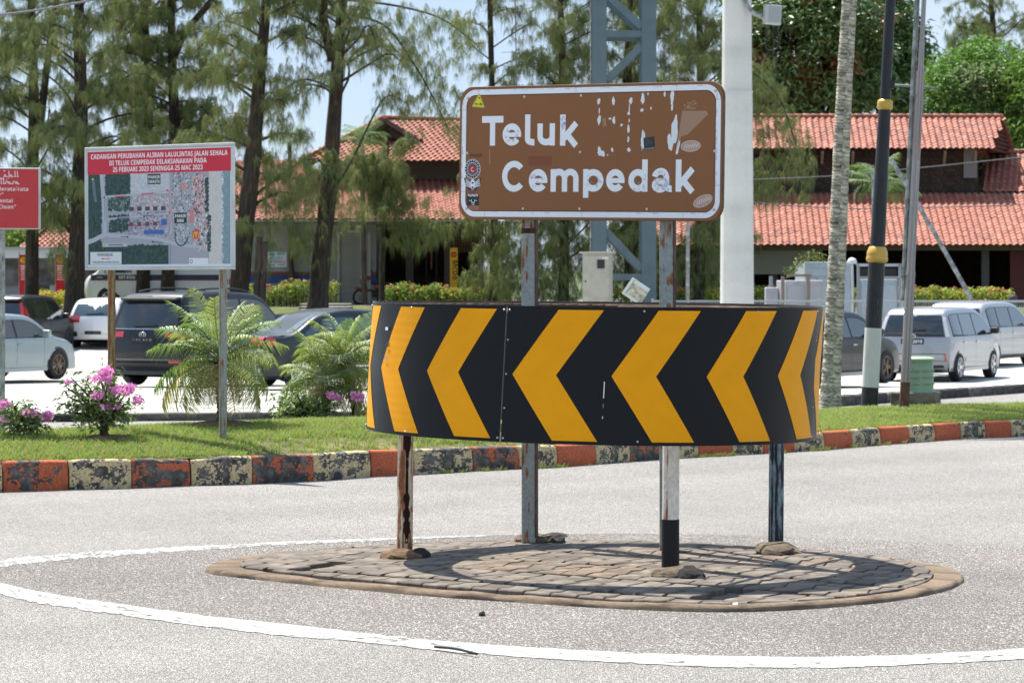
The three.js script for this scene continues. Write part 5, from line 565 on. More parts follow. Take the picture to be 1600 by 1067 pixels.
vehicle({ kind: 'van', name: 'panel_van', label: 'white panel van with a dark blue stripe lettered SRT-EON', category: 'van', W: 1.8, at: [-9.6, drop(104) + 0.1, -104], turn: Math.PI, paint: paintM(0.66, 0.64, 0.6, 0), glass: glassPale,
  extra: ({ g, sidePatch }) => { const bl = std(C(0.02, 0.03, 0.07), 0.5); part('stripe', sidePatch(0.1, 5.0, () => 0.98, () => 1.16, -1, 0.006, 20), bl, g); part('red_stripe', sidePatch(0.1, 5.0, () => 0.955, () => 0.98, -1, 0.006, 20), std(C(0.45, 0.06, 0.05), 0.5), g);
    const tx = ctex(512, 96, (c, w, h) => { c.fillStyle = '#1b2336'; c.fillRect(0, 0, w, h); c.fillStyle = '#e8e6e2'; c.font = 'bold 84px sans-serif'; c.textAlign = 'center'; c.fillText('SRT-EON', w / 2, 80); }, true, false); const q = new THREE.PlaneGeometry(0.86, 0.165); q.rotateY(Math.PI); q.translate(3.62, 1.075, -0.912); part('lettering', q, std(C(1, 1, 1), 0.5, { map: tx }), g); } });
{ // red moped by the shutters
  const g = thing('moped', 'red moped parked at the foot of the roller shutters', 'motorcycle', [P(585, 470, 109).x, 0.30, -109], 0.5), red = paintM(0.33, 0.012, 0.03, 0);
  for (const x of [-0.6, 0.62]) { const w = new THREE.Group(); w.name = 'wheel'; w.position.set(x, 0.28, 0); g.add(w); part('tyre', new THREE.TorusGeometry(0.25, 0.04, 8, 24), tyreM, w); const sp = []; for (let k = 0; k < 6; k++) sp.push(box(0.5, 0.012, 0.02, 0, 0, 0, 0, k * 0.523)); part('spokes', sp, chrome, w); }
  part('leg_shield', [rbox(0.12, 0.5, 0.34, 0.05, -0.42, 0.68, 0, 0, 0.35), rbox(0.3, 0.14, 0.26, 0.05, -0.35, 0.95, 0)], red, g); part('side_cover', rbox(0.75, 0.22, 0.26, 0.08, 0.35, 0.6, 0, 0, -0.18), red, g); part('front_mudguard', rbox(0.4, 0.08, 0.12, 0.03, -0.6, 0.58, 0, 0, -0.2), red, g);
  part('seat', rbox(0.72, 0.1, 0.26, 0.045, 0.25, 0.77, 0), trimM, g); part('front_fork', [bar(V(-0.6, 0.28, 0.07), V(-0.38, 0.85, 0.07), 0.03), bar(V(-0.6, 0.28, -0.07), V(-0.38, 0.85, -0.07), 0.03)], chrome, g); part('handlebar', tube([V(-0.25, 1.02, -0.3), V(-0.33, 1.03, 0), V(-0.25, 1.02, 0.3)], 0.015, 6, 8), trimM, g); part('engine', rbox(0.35, 0.2, 0.2, 0.04, 0.1, 0.36, 0), trimM, g); part('frame_tube', bar(V(-0.4, 0.55, 0), V(0.6, 0.4, 0), 0.08), trimM, g);
  for (const s of [-0.25, 0.25]) part('mirror', [bar(V(-0.28, 1.03, s), V(-0.24, 1.2, s), 0.012), rbox(0.02, 0.07, 0.11, 0.008, -0.23, 1.23, s)], trimM, g);
  part('headlight', rbox(0.05, 0.1, 0.16, 0.02, -0.5, 0.97, 0), clearLens, g);
}
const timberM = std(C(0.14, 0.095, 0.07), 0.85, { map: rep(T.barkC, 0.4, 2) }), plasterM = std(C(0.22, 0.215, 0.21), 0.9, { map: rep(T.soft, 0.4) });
// ================================================================ BUILDINGS
const tileG = (() => { const pos = [], uv = [], idx = [], n = 6; for (let j = 0; j < 3; j++) for (let i = 0; i <= n; i++) { const t = i / n, x = (t - 0.5) * 0.25, y = 0.032 * Math.cos((t * 1.15 - 0.1) * 2 * Math.PI) + (j === 0 ? -0.028 : j === 1 ? 0.006 : -0.02), z = j === 2 ? -0.31 : 0; pos.push(x, y, z); uv.push(x, z); } for (let j = 0; j < 2; j++) for (let i = 0; i < n; i++) { const a = j * (n + 1) + i, b = a + n + 1; idx.push(a, a + 1, b, a + 1, b + 1, b); } return geo(pos, uv, idx).toNonIndexed(); })(); tileG.computeVertexNormals();
const tileCols = [C(0.52, 0.17, 0.105), C(0.57, 0.2, 0.13), C(0.46, 0.145, 0.095), C(0.61, 0.25, 0.165), C(0.38, 0.13, 0.095)], tileMats = tileCols.map(c => std(c, 0.7, { map: rep(T.mott, 2) }));
const tileInst = std(C(1, 1, 1), 0.7, { map: rep(T.mott, 2) });
// tiles over a four-sided roof plane: e0-e1 the eave, r0-r1 the ridge
function tiledPlane(roof, e0, e1, r0, r1, seed, budget, pitchX = 0.235) {
  const r = rng(seed), ea = V(...e0), eb = V(...e1), ra = V(...r0), rb = V(...r1), ux = eb.clone().sub(ea).normalize(), mid = ra.clone().add(rb).multiplyScalar(0.5).sub(ea), up = mid.sub(ux.clone().multiplyScalar(mid.dot(ux))), Ls = up.length(); up.normalize(); const n = ux.clone().cross(up.clone().negate()).negate(); if (n.y < 0) n.negate();
  const rot = new THREE.Matrix4().makeBasis(ux, n, up.clone().negate()), q = new THREE.Quaternion().setFromRotationMatrix(rot), rows = Math.floor(Ls / 0.27), list = [];
  const uL = (t) => ra.clone().sub(ea).dot(ux) * t, uR = (t) => lerp(eb.clone().sub(ea).dot(ux), rb.clone().sub(ea).dot(ux), t);
  for (let j = 0; j < rows; j++) { const v = j * 0.27, t = v / Ls, x0 = uL(t), x1 = uR(t); for (let i = 0; x0 + i * pitchX < x1; i++) { const p = ea.clone().addScaledVector(ux, x0 + (i + 0.5) * pitchX).addScaledVector(up, v).addScaledVector(n, 0.045 + 0.012 * (r() - 0.5)); const k = r() + 0.75 * (fbm(p.x * 0.5 + seed, p.z * 0.7 + p.y, 4) - 0.5); list.push([M4(p, q, 1), k < 0.4 ? 0 : k < 0.65 ? 1 : k < 0.82 ? 2 : k < 0.93 ? 3 : 4]); } }
  const vis = [], rest = []; for (const a of list) { const e = a[0].elements, d = -e[14], px = 800 + e[12] / d * F; (budget.n > 0 && px > -10 && px < 1610 && !(px > 725 && px < 1125) ? (budget.n--, vis) : rest).push(a); }
  for (const [m, c] of vis) { const t = part('roof_tile', tileG, tileMats[c], roof); t.applyMatrix4(m); }
  if (rest.length) inst('roof_tiles', tileG, tileInst, rest.map(a => a[0]), roof, rest.map(a => tileCols[a[1]]));
  const slab = geo([...ea.toArray(), ...eb.toArray(), ...rb.toArray(), ...ra.toArray()], [0, 0, 1, 0, 1, 1, 0, 1], [0, 1, 2, 0, 2, 3]); part('roof_deck', slab, timberM, roof);
}
function ridge(roof, a, b, m) { const A = V(...a), B = V(...b), n = Math.round(A.distanceTo(B) / 0.33); for (let i = 0; i < n; i++) { const p = A.clone().lerp(B, i / n), q = A.clone().lerp(B, (i + 1.12) / n); q.y -= 0.012; part('ridge_tile', tube([p, q], [0.105, 0.092], 10, 1, true), m[i % m.length], roof); } }
{ // ---------- shop with roller shutters, stepped roofs
  const g = thing('shop_building', 'two-storey shop with stepped terracotta tile roofs and grey roller shutters', 'building', [0, 0, 0]), X = (px, d) => (px - 800) / F * d, fl = 0.29, bud = { n: 300 };
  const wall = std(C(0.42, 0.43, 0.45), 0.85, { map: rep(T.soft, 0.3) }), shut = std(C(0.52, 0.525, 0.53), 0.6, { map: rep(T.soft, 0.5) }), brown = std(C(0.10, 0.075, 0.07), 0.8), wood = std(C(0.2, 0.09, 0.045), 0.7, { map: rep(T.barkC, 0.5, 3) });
  const roof = new THREE.Group(); roof.name = 'roof'; g.add(roof);
  // lower skirt roof, then hipped upper roof; the left wing carries a roof of its own
  tiledPlane(roof, [X(352, 109), 3.38, -109], [X(752, 109), 3.38, -109], [X(352, 113.2), 4.95, -113.2], [X(752, 113.2), 4.95, -113.2], 3, bud);
  tiledPlane(roof, [X(470, 112.3), 5.62, -112.3], [X(790, 112.3), 5.62, -112.3], [X(598, 117), 7.45, -117], [X(790, 117), 7.3, -117], 5, bud);
  tiledPlane(roof, [X(352, 113.2), 4.95, -113.2], [X(500, 113.2), 4.95, -113.2], [X(352, 115.5), 5.75, -115.5], [X(470, 115.5), 5.75, -115.5], 8, bud);
  tiledPlane(roof, [X(480, 121), 5.62, -121], [X(470, 112.3), 5.62, -112.3], [X(598, 117.2), 7.45, -117.2], [X(598, 117), 7.45, -117], 9, bud);
  ridge(roof, [X(598, 117), 7.5, -117], [X(800, 117), 7.35, -117], tileMats); ridge(roof, [X(470, 112.3), 5.66, -112.3], [X(598, 117), 7.5, -117], tileMats);
  // dark barge-boarded gable vent on the upper roof
  const gx = X(603, 115), gy = 6.55, gw = 1.15; const tri = new THREE.Shape([new THREE.Vector2(-gw, 0), new THREE.Vector2(gw, 0), new THREE.Vector2(0, 0.62)]); const tg = new THREE.ExtrudeGeometry(tri, { depth: 1.6, bevelEnabled: false }); tg.translate(gx, gy, -115.9); part('gable_vent', muv(tg), timberM, roof);
  for (const s of [-1, 1]) part('barge_board', bar(V(gx + s * (gw + 0.12), gy - 0.1, -114.25), V(gx, gy + 0.68, -114.25), 0.16, 0.14), brown, roof);
  tiledPlane(roof, [gx - gw - 0.1, gy - 0.02, -114.3], [gx - gw - 0.1, gy - 0.02, -116.5], [gx, gy + 0.7, -114.3], [gx, gy + 0.7, -116.5], 12, { n: 0 }); tiledPlane(roof, [gx + gw + 0.1, gy - 0.02, -116.5], [gx + gw + 0.1, gy - 0.02, -114.3], [gx, gy + 0.7, -116.5], [gx, gy + 0.7, -114.3], 13, { n: 0 });
  ridge(roof, [gx, gy + 0.72, -114.3], [gx, gy + 0.72, -116.9], tileMats);
  // walls
  part('upper_wall', box(X(780, 113) - X(500, 113), 1.4, 6, (X(780, 113) + X(500, 113)) / 2, 5.1, -116.3), brown, g);
  const uw = part('upper_window', box(0.9, 0.9, 0.05, X(748, 113), 5.0, -113.26), trimM, g); part('pane', box(0.76, 0.76, 0.02, X(748, 113), 5.0, -113.22), phy(C(0.25, 0.4, 0.46), 0.1), uw);
  const xl = X(352, 112.3), xr = X(752, 112.3); part('side_wall', box(0.2, 3.3, 9, xl, 1.75, -116.5), wall, g);
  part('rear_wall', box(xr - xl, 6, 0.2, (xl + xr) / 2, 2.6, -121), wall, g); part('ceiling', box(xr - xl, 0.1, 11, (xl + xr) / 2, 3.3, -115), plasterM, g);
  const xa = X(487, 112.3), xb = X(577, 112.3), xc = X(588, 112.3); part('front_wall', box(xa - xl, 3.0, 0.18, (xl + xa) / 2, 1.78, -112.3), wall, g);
  for (const [c, y] of [[C(0.2, 0.07, 0.06), 1.42], [C(0.03, 0.09, 0.28), 1.21]]) part('painted_band', box(xa - xl, y > 1.3 ? 0.14 : 0.3, 0.012, (xl + xa) / 2, y, -112.2), std(c, 0.7), g);
  for (const [c, y] of [[C(0.2, 0.07, 0.06), 1.42], [C(0.03, 0.09, 0.28), 1.21]]) part('painted_band', box(xc - xb, y > 1.3 ? 0.14 : 0.3, 0.012, (xb + xc) / 2, y, -112.2), std(c, 0.7), g);
  part('front_wall', box(xc - xb, 3.0, 0.18, (xb + xc) / 2, 1.78, -112.3), wall, g); part('shutter_header', box(xb - xa, 0.34, 0.2, (xa + xb) / 2, 3.1, -112.3), wall, g);
  const doors = [[xa, X(528, 112.3) - 0.05], [X(528, 112.3) + 0.07, xb]]; for (const [a, b] of doors) { const s = part('roller_shutter', box(b - a, 2.62, 0.04, (a + b) / 2, 1.62, -112.35), shut, g); for (let k = 0; k < 22; k++) part('slat', rbox(b - a - 0.02, 0.104, 0.03, 0.012, (a + b) / 2, 0.38 + k * 0.118, -112.318), shut, s); }
  for (const x of [xa, X(528, 112.3) + 0.01, xb]) part('shutter_rail', box(0.1, 2.66, 0.14, x, 1.63, -112.24), std(C(0.5, 0.5, 0.5), 0.5), g);
  part('shutter_light', box(0.5, 0.1, 0.12, X(552, 112.3), 3.0, -112.12), M.white, g);
  { const tx = ctex(256, 192, (c, w, h) => { c.fillStyle = '#e4eef2'; c.fillRect(0, 0, w, h); c.fillStyle = '#3fa5cf'; c.fillRect(20, 16, 70, 30); c.fillRect(110, 16, 120, 14); c.fillStyle = '#5cb6d6'; for (let k = 0; k < 6; k++) c.fillRect(24, 60 + k * 14, 140 + (k * 37) % 70, 7); c.fillStyle = '#e79aa8'; c.fillRect(16, 120, 224, 20); c.fillStyle = '#4aa7cc'; c.fillRect(16, 156, 80, 22); c.fillRect(130, 158, 100, 14); }, true, false); const p = new THREE.PlaneGeometry(0.72, 0.56); p.translate(X(432, 112), 1.95, -112.19); part('wall_notice', p, std(C(1, 1, 1), 0.6, { map: tx }), g); }
  // open dark shopfront to the right with a slatted wooden screen
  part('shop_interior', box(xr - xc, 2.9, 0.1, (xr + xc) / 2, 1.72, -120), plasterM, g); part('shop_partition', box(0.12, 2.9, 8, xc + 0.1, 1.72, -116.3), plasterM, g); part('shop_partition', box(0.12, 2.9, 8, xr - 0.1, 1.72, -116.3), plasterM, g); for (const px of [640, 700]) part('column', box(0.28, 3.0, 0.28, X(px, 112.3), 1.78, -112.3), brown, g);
  part('shop_counter', box(3.0, 1.0, 0.6, X(655, 114), 0.78, -114.5), timberM, g); part('door_frame', [box(0.06, 2.3, 0.06, X(666, 113), 1.4, -113), box(0.06, 2.3, 0.06, X(682, 113), 1.4, -113), box(0.5, 0.06, 0.06, X(674, 113), 2.55, -113)], trimM, g); part('neon_sign', box(0.05, 0.8, 0.03, X(674, 112.8), 2.0, -112.8), std(C(0.5, 0.12, 0.05), 0.6), g);
  const sl = new THREE.Group(); sl.name = 'timber_screen'; g.add(sl); for (let k = 0; k < 21; k++) part('slat', box(0.085, 1.15, 0.05, X(706 + k * 4.4, 110), 2.78 - (k > 14 ? 0.0 : 0), -110.2), wood, sl);
  part('gutter', tube([V(X(352, 108.9), 3.3, -108.95), V(X(752, 108.9), 3.3, -108.95)], 0.06, 8, 2), brown, g);
}
{ // yellow shop banner
  const tx = ctex(96, 640, (c, w, h) => { c.fillStyle = '#eab021'; c.fillRect(0, 0, w, h); c.fillStyle = '#b5202a'; c.beginPath(); c.arc(w / 2, 90, 40, 0, 7); c.fill(); c.strokeStyle = '#eab021'; c.lineWidth = 9; for (const s of [-13, 13]) { c.beginPath(); c.arc(w / 2 + s, 100, 13, Math.PI, 0); c.stroke(); } c.save(); c.translate(30, 165); c.rotate(Math.PI / 2); c.fillStyle = '#1b1710'; c.font = 'bold 104px sans-serif'; c.fillText('McDo', 0, 0); c.restore(); }, true, false);
  const p = P(709, 420, 109.5), g = thing('hanging_banner', 'narrow yellow vertical banner with black letters and a red disc', 'banner', [p.x, 0, p.z]); const f = new THREE.PlaneGeometry(0.27, 1.65); f.translate(0, 1.6 - 4 / F * 109.5 + 0.02, 0.02); part('printed_face', f, std(C(1, 1, 1), 0.6, { map: tx }), g); part('backing', box(0.29, 1.67, 0.03, 0, 1.53, 0), std(C(0.5, 0.35, 0.05), 0.7), g); part('pole', tube([V(0, 0.25, -0.03), V(0, 2.4, -0.03)], 0.02, 8, 2), M.galv, g);
}
{ // ---------- open pavilion on the other side
  const g = thing('pavilion_building', 'long open pavilion with a red clay tile roof and raised upper roof', 'building'), X = (px, d) => (px - 800) / F * d, bud = { n: 300 }, roof = new THREE.Group(); roof.name = 'roof'; g.add(roof);
  const y = (d) => 2.43 + (d - 107) * 0.406, wood = std(C(0.12, 0.085, 0.065), 0.8), redw = std(C(0.13, 0.035, 0.03), 0.8);
  tiledPlane(roof, [X(1010, 107), y(107), -107], [X(1720, 107), y(107), -107], [X(1010, 112), y(112), -112], [X(1720, 112), y(112), -112], 21, bud, 0.24);
  tiledPlane(roof, [X(1538, 112), y(112), -112], [X(1720, 112), y(112), -112], [X(1545, 116), y(116), -116], [X(1720, 116), y(116), -116], 22, bud, 0.24);
  tiledPlane(roof, [X(1010, 111.6), 6.05, -111.6], [X(1547, 111.6), 6.05, -111.6], [X(1010, 114.6), 7.35, -114.6], [X(1566, 114.6), 7.35, -114.6], 23, { n: 300 }, 0.24);
  ridge(roof, [X(1010, 114.6), 7.42, -114.6], [X(1567, 114.6), 7.42, -114.6], tileMats); ridge(roof, [X(1542, 116), y(116) + 0.05, -116], [X(1720, 116), y(116) + 0.05, -116], tileMats);
  // gable end of the upper roof with louvres, and the far slope
  const ex = X(1556, 114.6), far = geo([X(1566, 114.6), 7.35, -114.6, X(1010, 114.6), 7.35, -114.6, X(1010, 118), 6.0, -118, X(1590, 118), 6.0, -118], [0, 0, 1, 0, 1, 1, 0, 1], [0, 1, 2, 0, 2, 3]); part('far_slope', far, tileMats[2], roof);
  const gA = V(X(1549, 111.9), 6.0, -111.9), gB = V(X(1564, 114.6), 7.25, -114.6), gC = V(X(1583, 117.4), 6.0, -117.4); void ex;
  part('gable_wall', geo([...gA.toArray(), ...gB.toArray(), ...gC.toArray()], [0, 0, 0, 1, 1, 0], [0, 1, 2]), std(C(0.07, 0.025, 0.022), 0.9), g);
  for (let k = 0; k < 7; k++) { const t = k / 8 + 0.04, a = gA.clone().lerp(gB, t), c = gC.clone().lerp(gB, t), o = V(0.05, 0, 0.03); part('louvre', bar(a.add(o), c.add(o), 0.09, 0.03), redw, g); }
  part('barge_board', bar(gC.clone().add(V(0.15, -0.12, 0.1)), gB.clone().add(V(0.12, 0.06, 0.1)), 0.06, 0.16), std(C(0.2, 0.14, 0.12), 0.8), g);
  part('upper_wall', box(X(1530, 112.3) - X(1010, 112.3), 1.9, 4.6, (X(1530, 112.3) + X(1010, 112.3)) / 2, 5.2, -114.7), timberM, g);
  for (let px = 1190; px < 1530; px += 48) part('bracket', bar(V(X(px, 112), 5.55, -112.35), V(X(px, 111.7), 5.95, -111.75), 0.1, 0.1), std(C(0.3, 0.25, 0.2), 0.8), g);
  part('upper_side_wall', box(0.5, 1.2, 0.1, X(1518, 112.2), 5.6, -112.36), std(C(0.2, 0.19, 0.18), 0.8), g);
  part('floor', box(34, 0.2, 14, X(1360, 112), -0.35, -114), M.conc, g);
  const xl = X(1010, 112), xr = X(1720, 112); part('rear_wall', box(xr - xl, 5.4, 0.2, (xl + xr) / 2, 2.2, -120), timberM, g); part('ceiling', box(xr - xl, 0.1, 9, (xl + xr) / 2, 2.9, -115.5), timberM, g); for (const x of [xl, xr]) part('side_wall', box(0.2, 3.2, 10, x, 1.2, -115), timberM, g);
  for (const px of [1060, 1210, 1375, 1540, 1690]) part('column', box(0.26, 2.9, 0.26, X(px, 108.6), 1.1, -108.6), std(C(0.09, 0.085, 0.085), 0.8), g);
  part('eave_beam', box(X(1715, 108) - X(1012, 108), 0.2, 0.16, (X(1715, 108) + X(1012, 108)) / 2, 2.36, -107.9), wood, g); for (let px = 1040; px < 1700; px += 26) part('rafter', bar(V(X(px, 107.3), 2.42, -107.3), V(X(px, 110), 3.48, -110), 0.06, 0.12), wood, g);
  part('grey_screen', box(X(1266, 108.2) - X(1085, 108.2), 0.95, 0.06, (X(1266, 108.2) + X(1085, 108.2)) / 2, 1.88, -108.2), std(C(0.30, 0.30, 0.27), 0.9, { map: ctex(1024, 256, (c, w, h) => { c.fillStyle = '#e6e4dc'; c.fillRect(0, 0, w, h); const r = rng(2); for (let k = 0; k < 160; k++) { c.fillStyle = `rgba(90,90,80,${0.04 + 0.06 * r()})`; c.fillRect(r() * w, 0, 2 + 10 * r(), h * r()); } c.strokeStyle = '#20201e'; c.lineWidth = 9; for (let k = 0; k < 9; k++) { c.beginPath(); c.arc(40 + k * 30, 160 + 30 * r(), 8 + 16 * r(), r() * 6, 3 + r() * 5); c.stroke(); } }, true, false) }), g);
  part('red_panel', box(1.2, 1.9, 0.08, X(1605, 109), 1.3, -109), redw, g);
}
{ // ---------- low grey shelter with a white fascia, far side of the trees
  const X = (px, d) => (px - 800) / F * d, g = thing('grey_shelter', 'low flat grey shelter with a white fascia behind the trees', 'building'), d = 112, x0 = X(-90, d), x1 = X(162, d), w = x1 - x0, cx = (x0 + x1) / 2;
  part('fascia', box(w + 0.4, 0.34, 0.2, cx, 2.17, -d), std(C(0.62, 0.66, 0.68), 0.6), g); part('soffit_wall', box(w, 1.0, 0.2, cx, 1.5, -d - 0.6), std(C(0.2, 0.2, 0.21), 0.8, { map: rep(T.mott, 0.4) }), g); part('roof_slab', box(w + 0.4, 0.1, 6, cx, 2.36, -d - 2.8), std(C(0.4, 0.4, 0.4), 0.8), g); part('low_wall', box(w * 0.5, 0.7, 0.2, x0 + w * 0.25, 0.65, -d - 0.7), std(C(0.3, 0.3, 0.3), 0.8), g); for (const px of [-60, 30, 78, 150]) part('column', box(0.24, 1.9, 0.24, X(px, d), 1.2, -d - 0.7), std(C(0.5, 0.48, 0.42), 0.8), g); part('rear_wall', box(w, 2.2, 0.2, cx, 1.2, -d - 5.6), std(C(0.25, 0.24, 0.22), 0.8), g);
  for (const [px, d2, tone] of [[36, 108, 0], [93, 107, 1]]) { const tx = ctex(96, 480, (c, W, H) => { c.fillStyle = '#c01625'; c.fillRect(0, 0, W, H); c.fillStyle = '#f0c020'; c.beginPath(); c.arc(W / 2, 62, 36, 0, 7); c.fill(); c.strokeStyle = '#4a2a10'; c.lineWidth = 7; c.beginPath(); c.arc(W / 2, 52, 13, 0, 7); c.moveTo(W / 2 - 18, 88); c.lineTo(W / 2 + 18, 76); c.stroke(); c.fillStyle = '#f0dada'; for (let k = 0; k < 7; k++) c.fillRect(14 + (k * 5) % 9, 120 + k * 26, 66 - (k * 11) % 22, k < 2 ? 15 : 9); if (tone) { c.strokeStyle = '#f5c02a'; c.lineWidth = 12; for (const s of [0, 28]) { c.beginPath(); c.moveTo(20 + s, 465); c.bezierCurveTo(22 + s, 380, 46 + s, 380, 48 + s, 465); c.stroke(); } } }, true, false);
    const p = P(px, 440, d2), b = thing('flag_banner', tone ? 'tall red banner with a yellow disc and yellow arches at its foot' : 'red banner with a yellow disc half hidden behind a tree trunk', 'banner', [p.x, drop(d2), p.z]); const f = new THREE.PlaneGeometry(0.32, 1.5); f.translate(0, 1.0 + 0.1, 0.02); part('printed_face', f, std(C(1, 1, 1), 0.7, { map: tx }), b); part('pole', tube([V(-0.16, 0, 0), V(-0.16, 1.95, 0)], 0.02, 8, 2), M.galv, b); part('backing', box(0.33, 1.52, 0.01, 0, 1.1, 0.005), std(C(0.4, 0.03, 0.05), 0.7), b); }
  const hr = thing('distant_house', 'red tiled roof of a house showing low between the trees', 'building'), rf = new THREE.Group(); rf.name = 'roof'; hr.add(rf); const dd = 132; tiledPlane(rf, [X(30, dd), 2.5, -dd], [X(140, dd), 2.5, -dd], [X(105, dd + 4), 4.1, -dd - 4], [X(140, dd + 4), 4.2, -dd - 4], 31, { n: 0 }); part('wall', box(X(150, dd) - X(30, dd), 2.6, 0.3, (X(30, dd) + X(150, dd)) / 2, 1.25, -dd - 1), std(C(0.35, 0.33, 0.3), 0.9), hr);
}
{ // steps up the bank
  const g = thing('concrete_steps', 'short flight of concrete steps up the grass bank below the shutters', 'steps'), X = (px, d) => (px - 800) / F * d; for (let k = 0; k < 4; k++) { const d = 99.5 + k * 1.6; part('step', rbox(1.75, 0.16, 1.75, 0.02, X(508, d), drop(d) + 0.1 + 0.02 * k, -d - 0.4), std(C(0.4, 0.38, 0.34), 0.95, { map: rep(T.mott, 0.6) }), g); }
}
// ================================================================ TREES AND PLANTS
const needleTuft = (seed, n, len, w) => { const r = rng(seed), pos = [], uv = [], idx = []; for (let k = 0; k < n; k++) { const a = r() * 6.28, y0 = -0.05 * r(), b = [Math.cos(a) * 0.03 * r(), y0 + 0.1 * r(), Math.sin(a) * 0.03 * r()], out = 0.10 + 0.3 * r(), l = len * (0.55 + 0.6 * r()), e = [b[0] + Math.cos(a) * out * l, b[1] - l * (0.55 + 0.5 * r()) + (r() < 0.25 ? l * 0.7 : 0), b[2] + Math.sin(a) * out * l], m = [lerp(b[0], e[0], 0.6) + Math.cos(a) * 0.06 * l, lerp(b[1], e[1], 0.4) + 0.04, lerp(b[2], e[2], 0.6) + Math.sin(a) * 0.06 * l], q = r() * 3.14, wx = Math.cos(q) * w, wz = Math.sin(q) * w, i = pos.length / 3; pos.push(b[0] - wx, b[1], b[2] - wz, b[0] + wx, b[1], b[2] + wz, m[0] - wx, m[1], m[2] - wz, m[0] + wx, m[1], m[2] + wz, ...e); for (let t = 0; t < 5; t++) uv.push(0, 0); idx.push(i, i + 1, i + 2, i + 1, i + 3, i + 2, i + 2, i + 3, i + 4); } return geo(pos, uv, idx); };
const tufts = [needleTuft(1, 20, 0.42, 0.0065), needleTuft(2, 22, 0.36, 0.006), needleTuft(3, 18, 0.5, 0.0065)];
const needleM = phy(C(1, 1, 1), 0.96, { transmission: 0.3, thickness: 0 });
function casuarina(o) { // o.path: photo pixels of the trunk from base to top, at distance d
  const d = o.d, r = rng(o.seed), base = P(o.path[0][0], 420, d), gy = drop(d) - 0.1, g = thing('casuarina_tree', o.label, 'tree', [base.x, gy, base.z], 0, 'casuarina trees in front of the shops');
  const pts = o.path.map(([x, y], i) => { const q = P(x, y, d); return V(q.x - base.x, i ? q.y - gy : -0.1, (r() - 0.5) * 0.3); }), last = pts[pts.length - 1], H = o.H || 13; if (last.y < H) pts.push(V(last.x + (last.x - pts[pts.length - 2].x) * 0.5, H, (r() - 0.5) * 0.6));
  const cv = new THREE.CatmullRomCurve3(pts), R = o.w / F * d / 2, wood = [tube(pts, (t) => R * (1.12 - 0.75 * t) * (1 + 0.35 * Math.exp(-t * 40)) * (1 + 0.14 * (fbm(t * 30, o.seed, 2) - 0.5)), 12, 40)];
  if (o.fork) { const f = o.fork.map(([x, y]) => { const q = P(x, y, d); return V(q.x - base.x, q.y - gy, 0.1); }); const l = f[f.length - 1]; f.push(V(l.x + 0.4, H * 0.9, 0.5)); wood.push(tube(f, [R * 0.62, R * 0.5, R * 0.3], 9, 20)); }
  const ms = [[], [], []], cs = [[], [], []], put = (p, s) => { const k = Math.floor(r() * 3), y = r(); ms[k].push(M4(p, [(r() - 0.5) * 0.5, r() * 6.28, (r() - 0.5) * 0.5], s)); cs[k].push(y < 0.12 ? C(0.30, 0.29, 0.09) : C(0.11 + 0.15 * y, 0.16 + 0.13 * y, 0.05 + 0.035 * y)); };
  const nb = o.branches || 34; for (let i = 0; i < nb; i++) {
    const h = lerp(o.lo || 2.4, H - 0.6, Math.pow((i + r()) / nb, 0.9)), t = clamp((h - pts[0].y) / (H - pts[0].y), 0, 0.98); let tt = t; for (let k = 0; k < 6; k++) tt += (h - cv.getPoint(clamp(tt, 0, 1)).y) / (H + 0.1) * 0.8; const p0 = cv.getPoint(clamp(tt, 0, 0.99)), a = r() * 6.28, L = (o.spread || 2.6) * (0.55 + 0.75 * r()) * (1 - 0.35 * t), rise = o.droop ? -0.1 : 0.35 * r();
    const br = [p0, p0.clone().add(V(Math.cos(a) * L * 0.4, L * (0.16 + rise * 0.5), Math.sin(a) * L * 0.4)), p0.clone().add(V(Math.cos(a + 0.2) * L * 0.75, L * (0.2 + rise), Math.sin(a + 0.2) * L * 0.75)), p0.clone().add(V(Math.cos(a + 0.25) * L, L * (0.06 + rise * 0.7), Math.sin(a + 0.25) * L))], bc = new THREE.CatmullRomCurve3(br);
    wood.push(tube(br, [R * 0.19 * (1 - 0.5 * t) + 0.010, 0.012], 5, 7, false));
    const ns = 5 + Math.floor(r() * 4); for (let j = 0; j < ns; j++) { const q = bc.getPoint(lerp(0.25, 1, (j + r()) / ns)), b = r() * 6.28, l = 0.35 + 0.7 * r(), e = q.clone().add(V(Math.cos(b) * l, (r() - 0.45) * l * 0.9, Math.sin(b) * l)); wood.push(tube([q, q.clone().lerp(e, 0.5).add(V(0, 0.08, 0)), e], [0.014, 0.006], 3, 3, false)); const nt = Math.round((o.dense || 9) * (0.6 + 0.8 * r())); for (let k = 0; k < nt; k++) put(q.clone().lerp(e, 0.25 + 0.8 * r()).add(V((r() - 0.5) * 0.3, (r() - 0.5) * 0.25 + 0.05, (r() - 0.5) * 0.3)), 0.7 + 0.6 * r()); } }
  for (const [x, y, rx, ry, n, dz] of o.clumps || []) for (let i = 0; i < n; i++) { const aa = r() * 6.28, q = Math.sqrt(r()), c = P(x + Math.cos(aa) * q * rx, y + Math.sin(aa) * q * ry, d); put(V(c.x - base.x, c.y - gy, (dz || 0) + (r() - 0.5) * 1.1), 0.7 + 0.6 * r()); }
  for (const b of o.boughs || []) { const w = b.map(([x, y, z]) => { const q = P(x, y, d); return V(q.x - base.x, q.y - gy, z || 0.2); }); wood.push(tube(w, [0.05, 0.018], 6, 24, false)); const c = new THREE.CatmullRomCurve3(w); for (let i = 0; i < 60; i++) put(c.getPoint(0.3 + 0.7 * r()).add(V((r() - 0.5) * 0.7, (r() - 0.6) * 0.6, (r() - 0.5) * 0.6)), 0.6 + 0.6 * r()); }
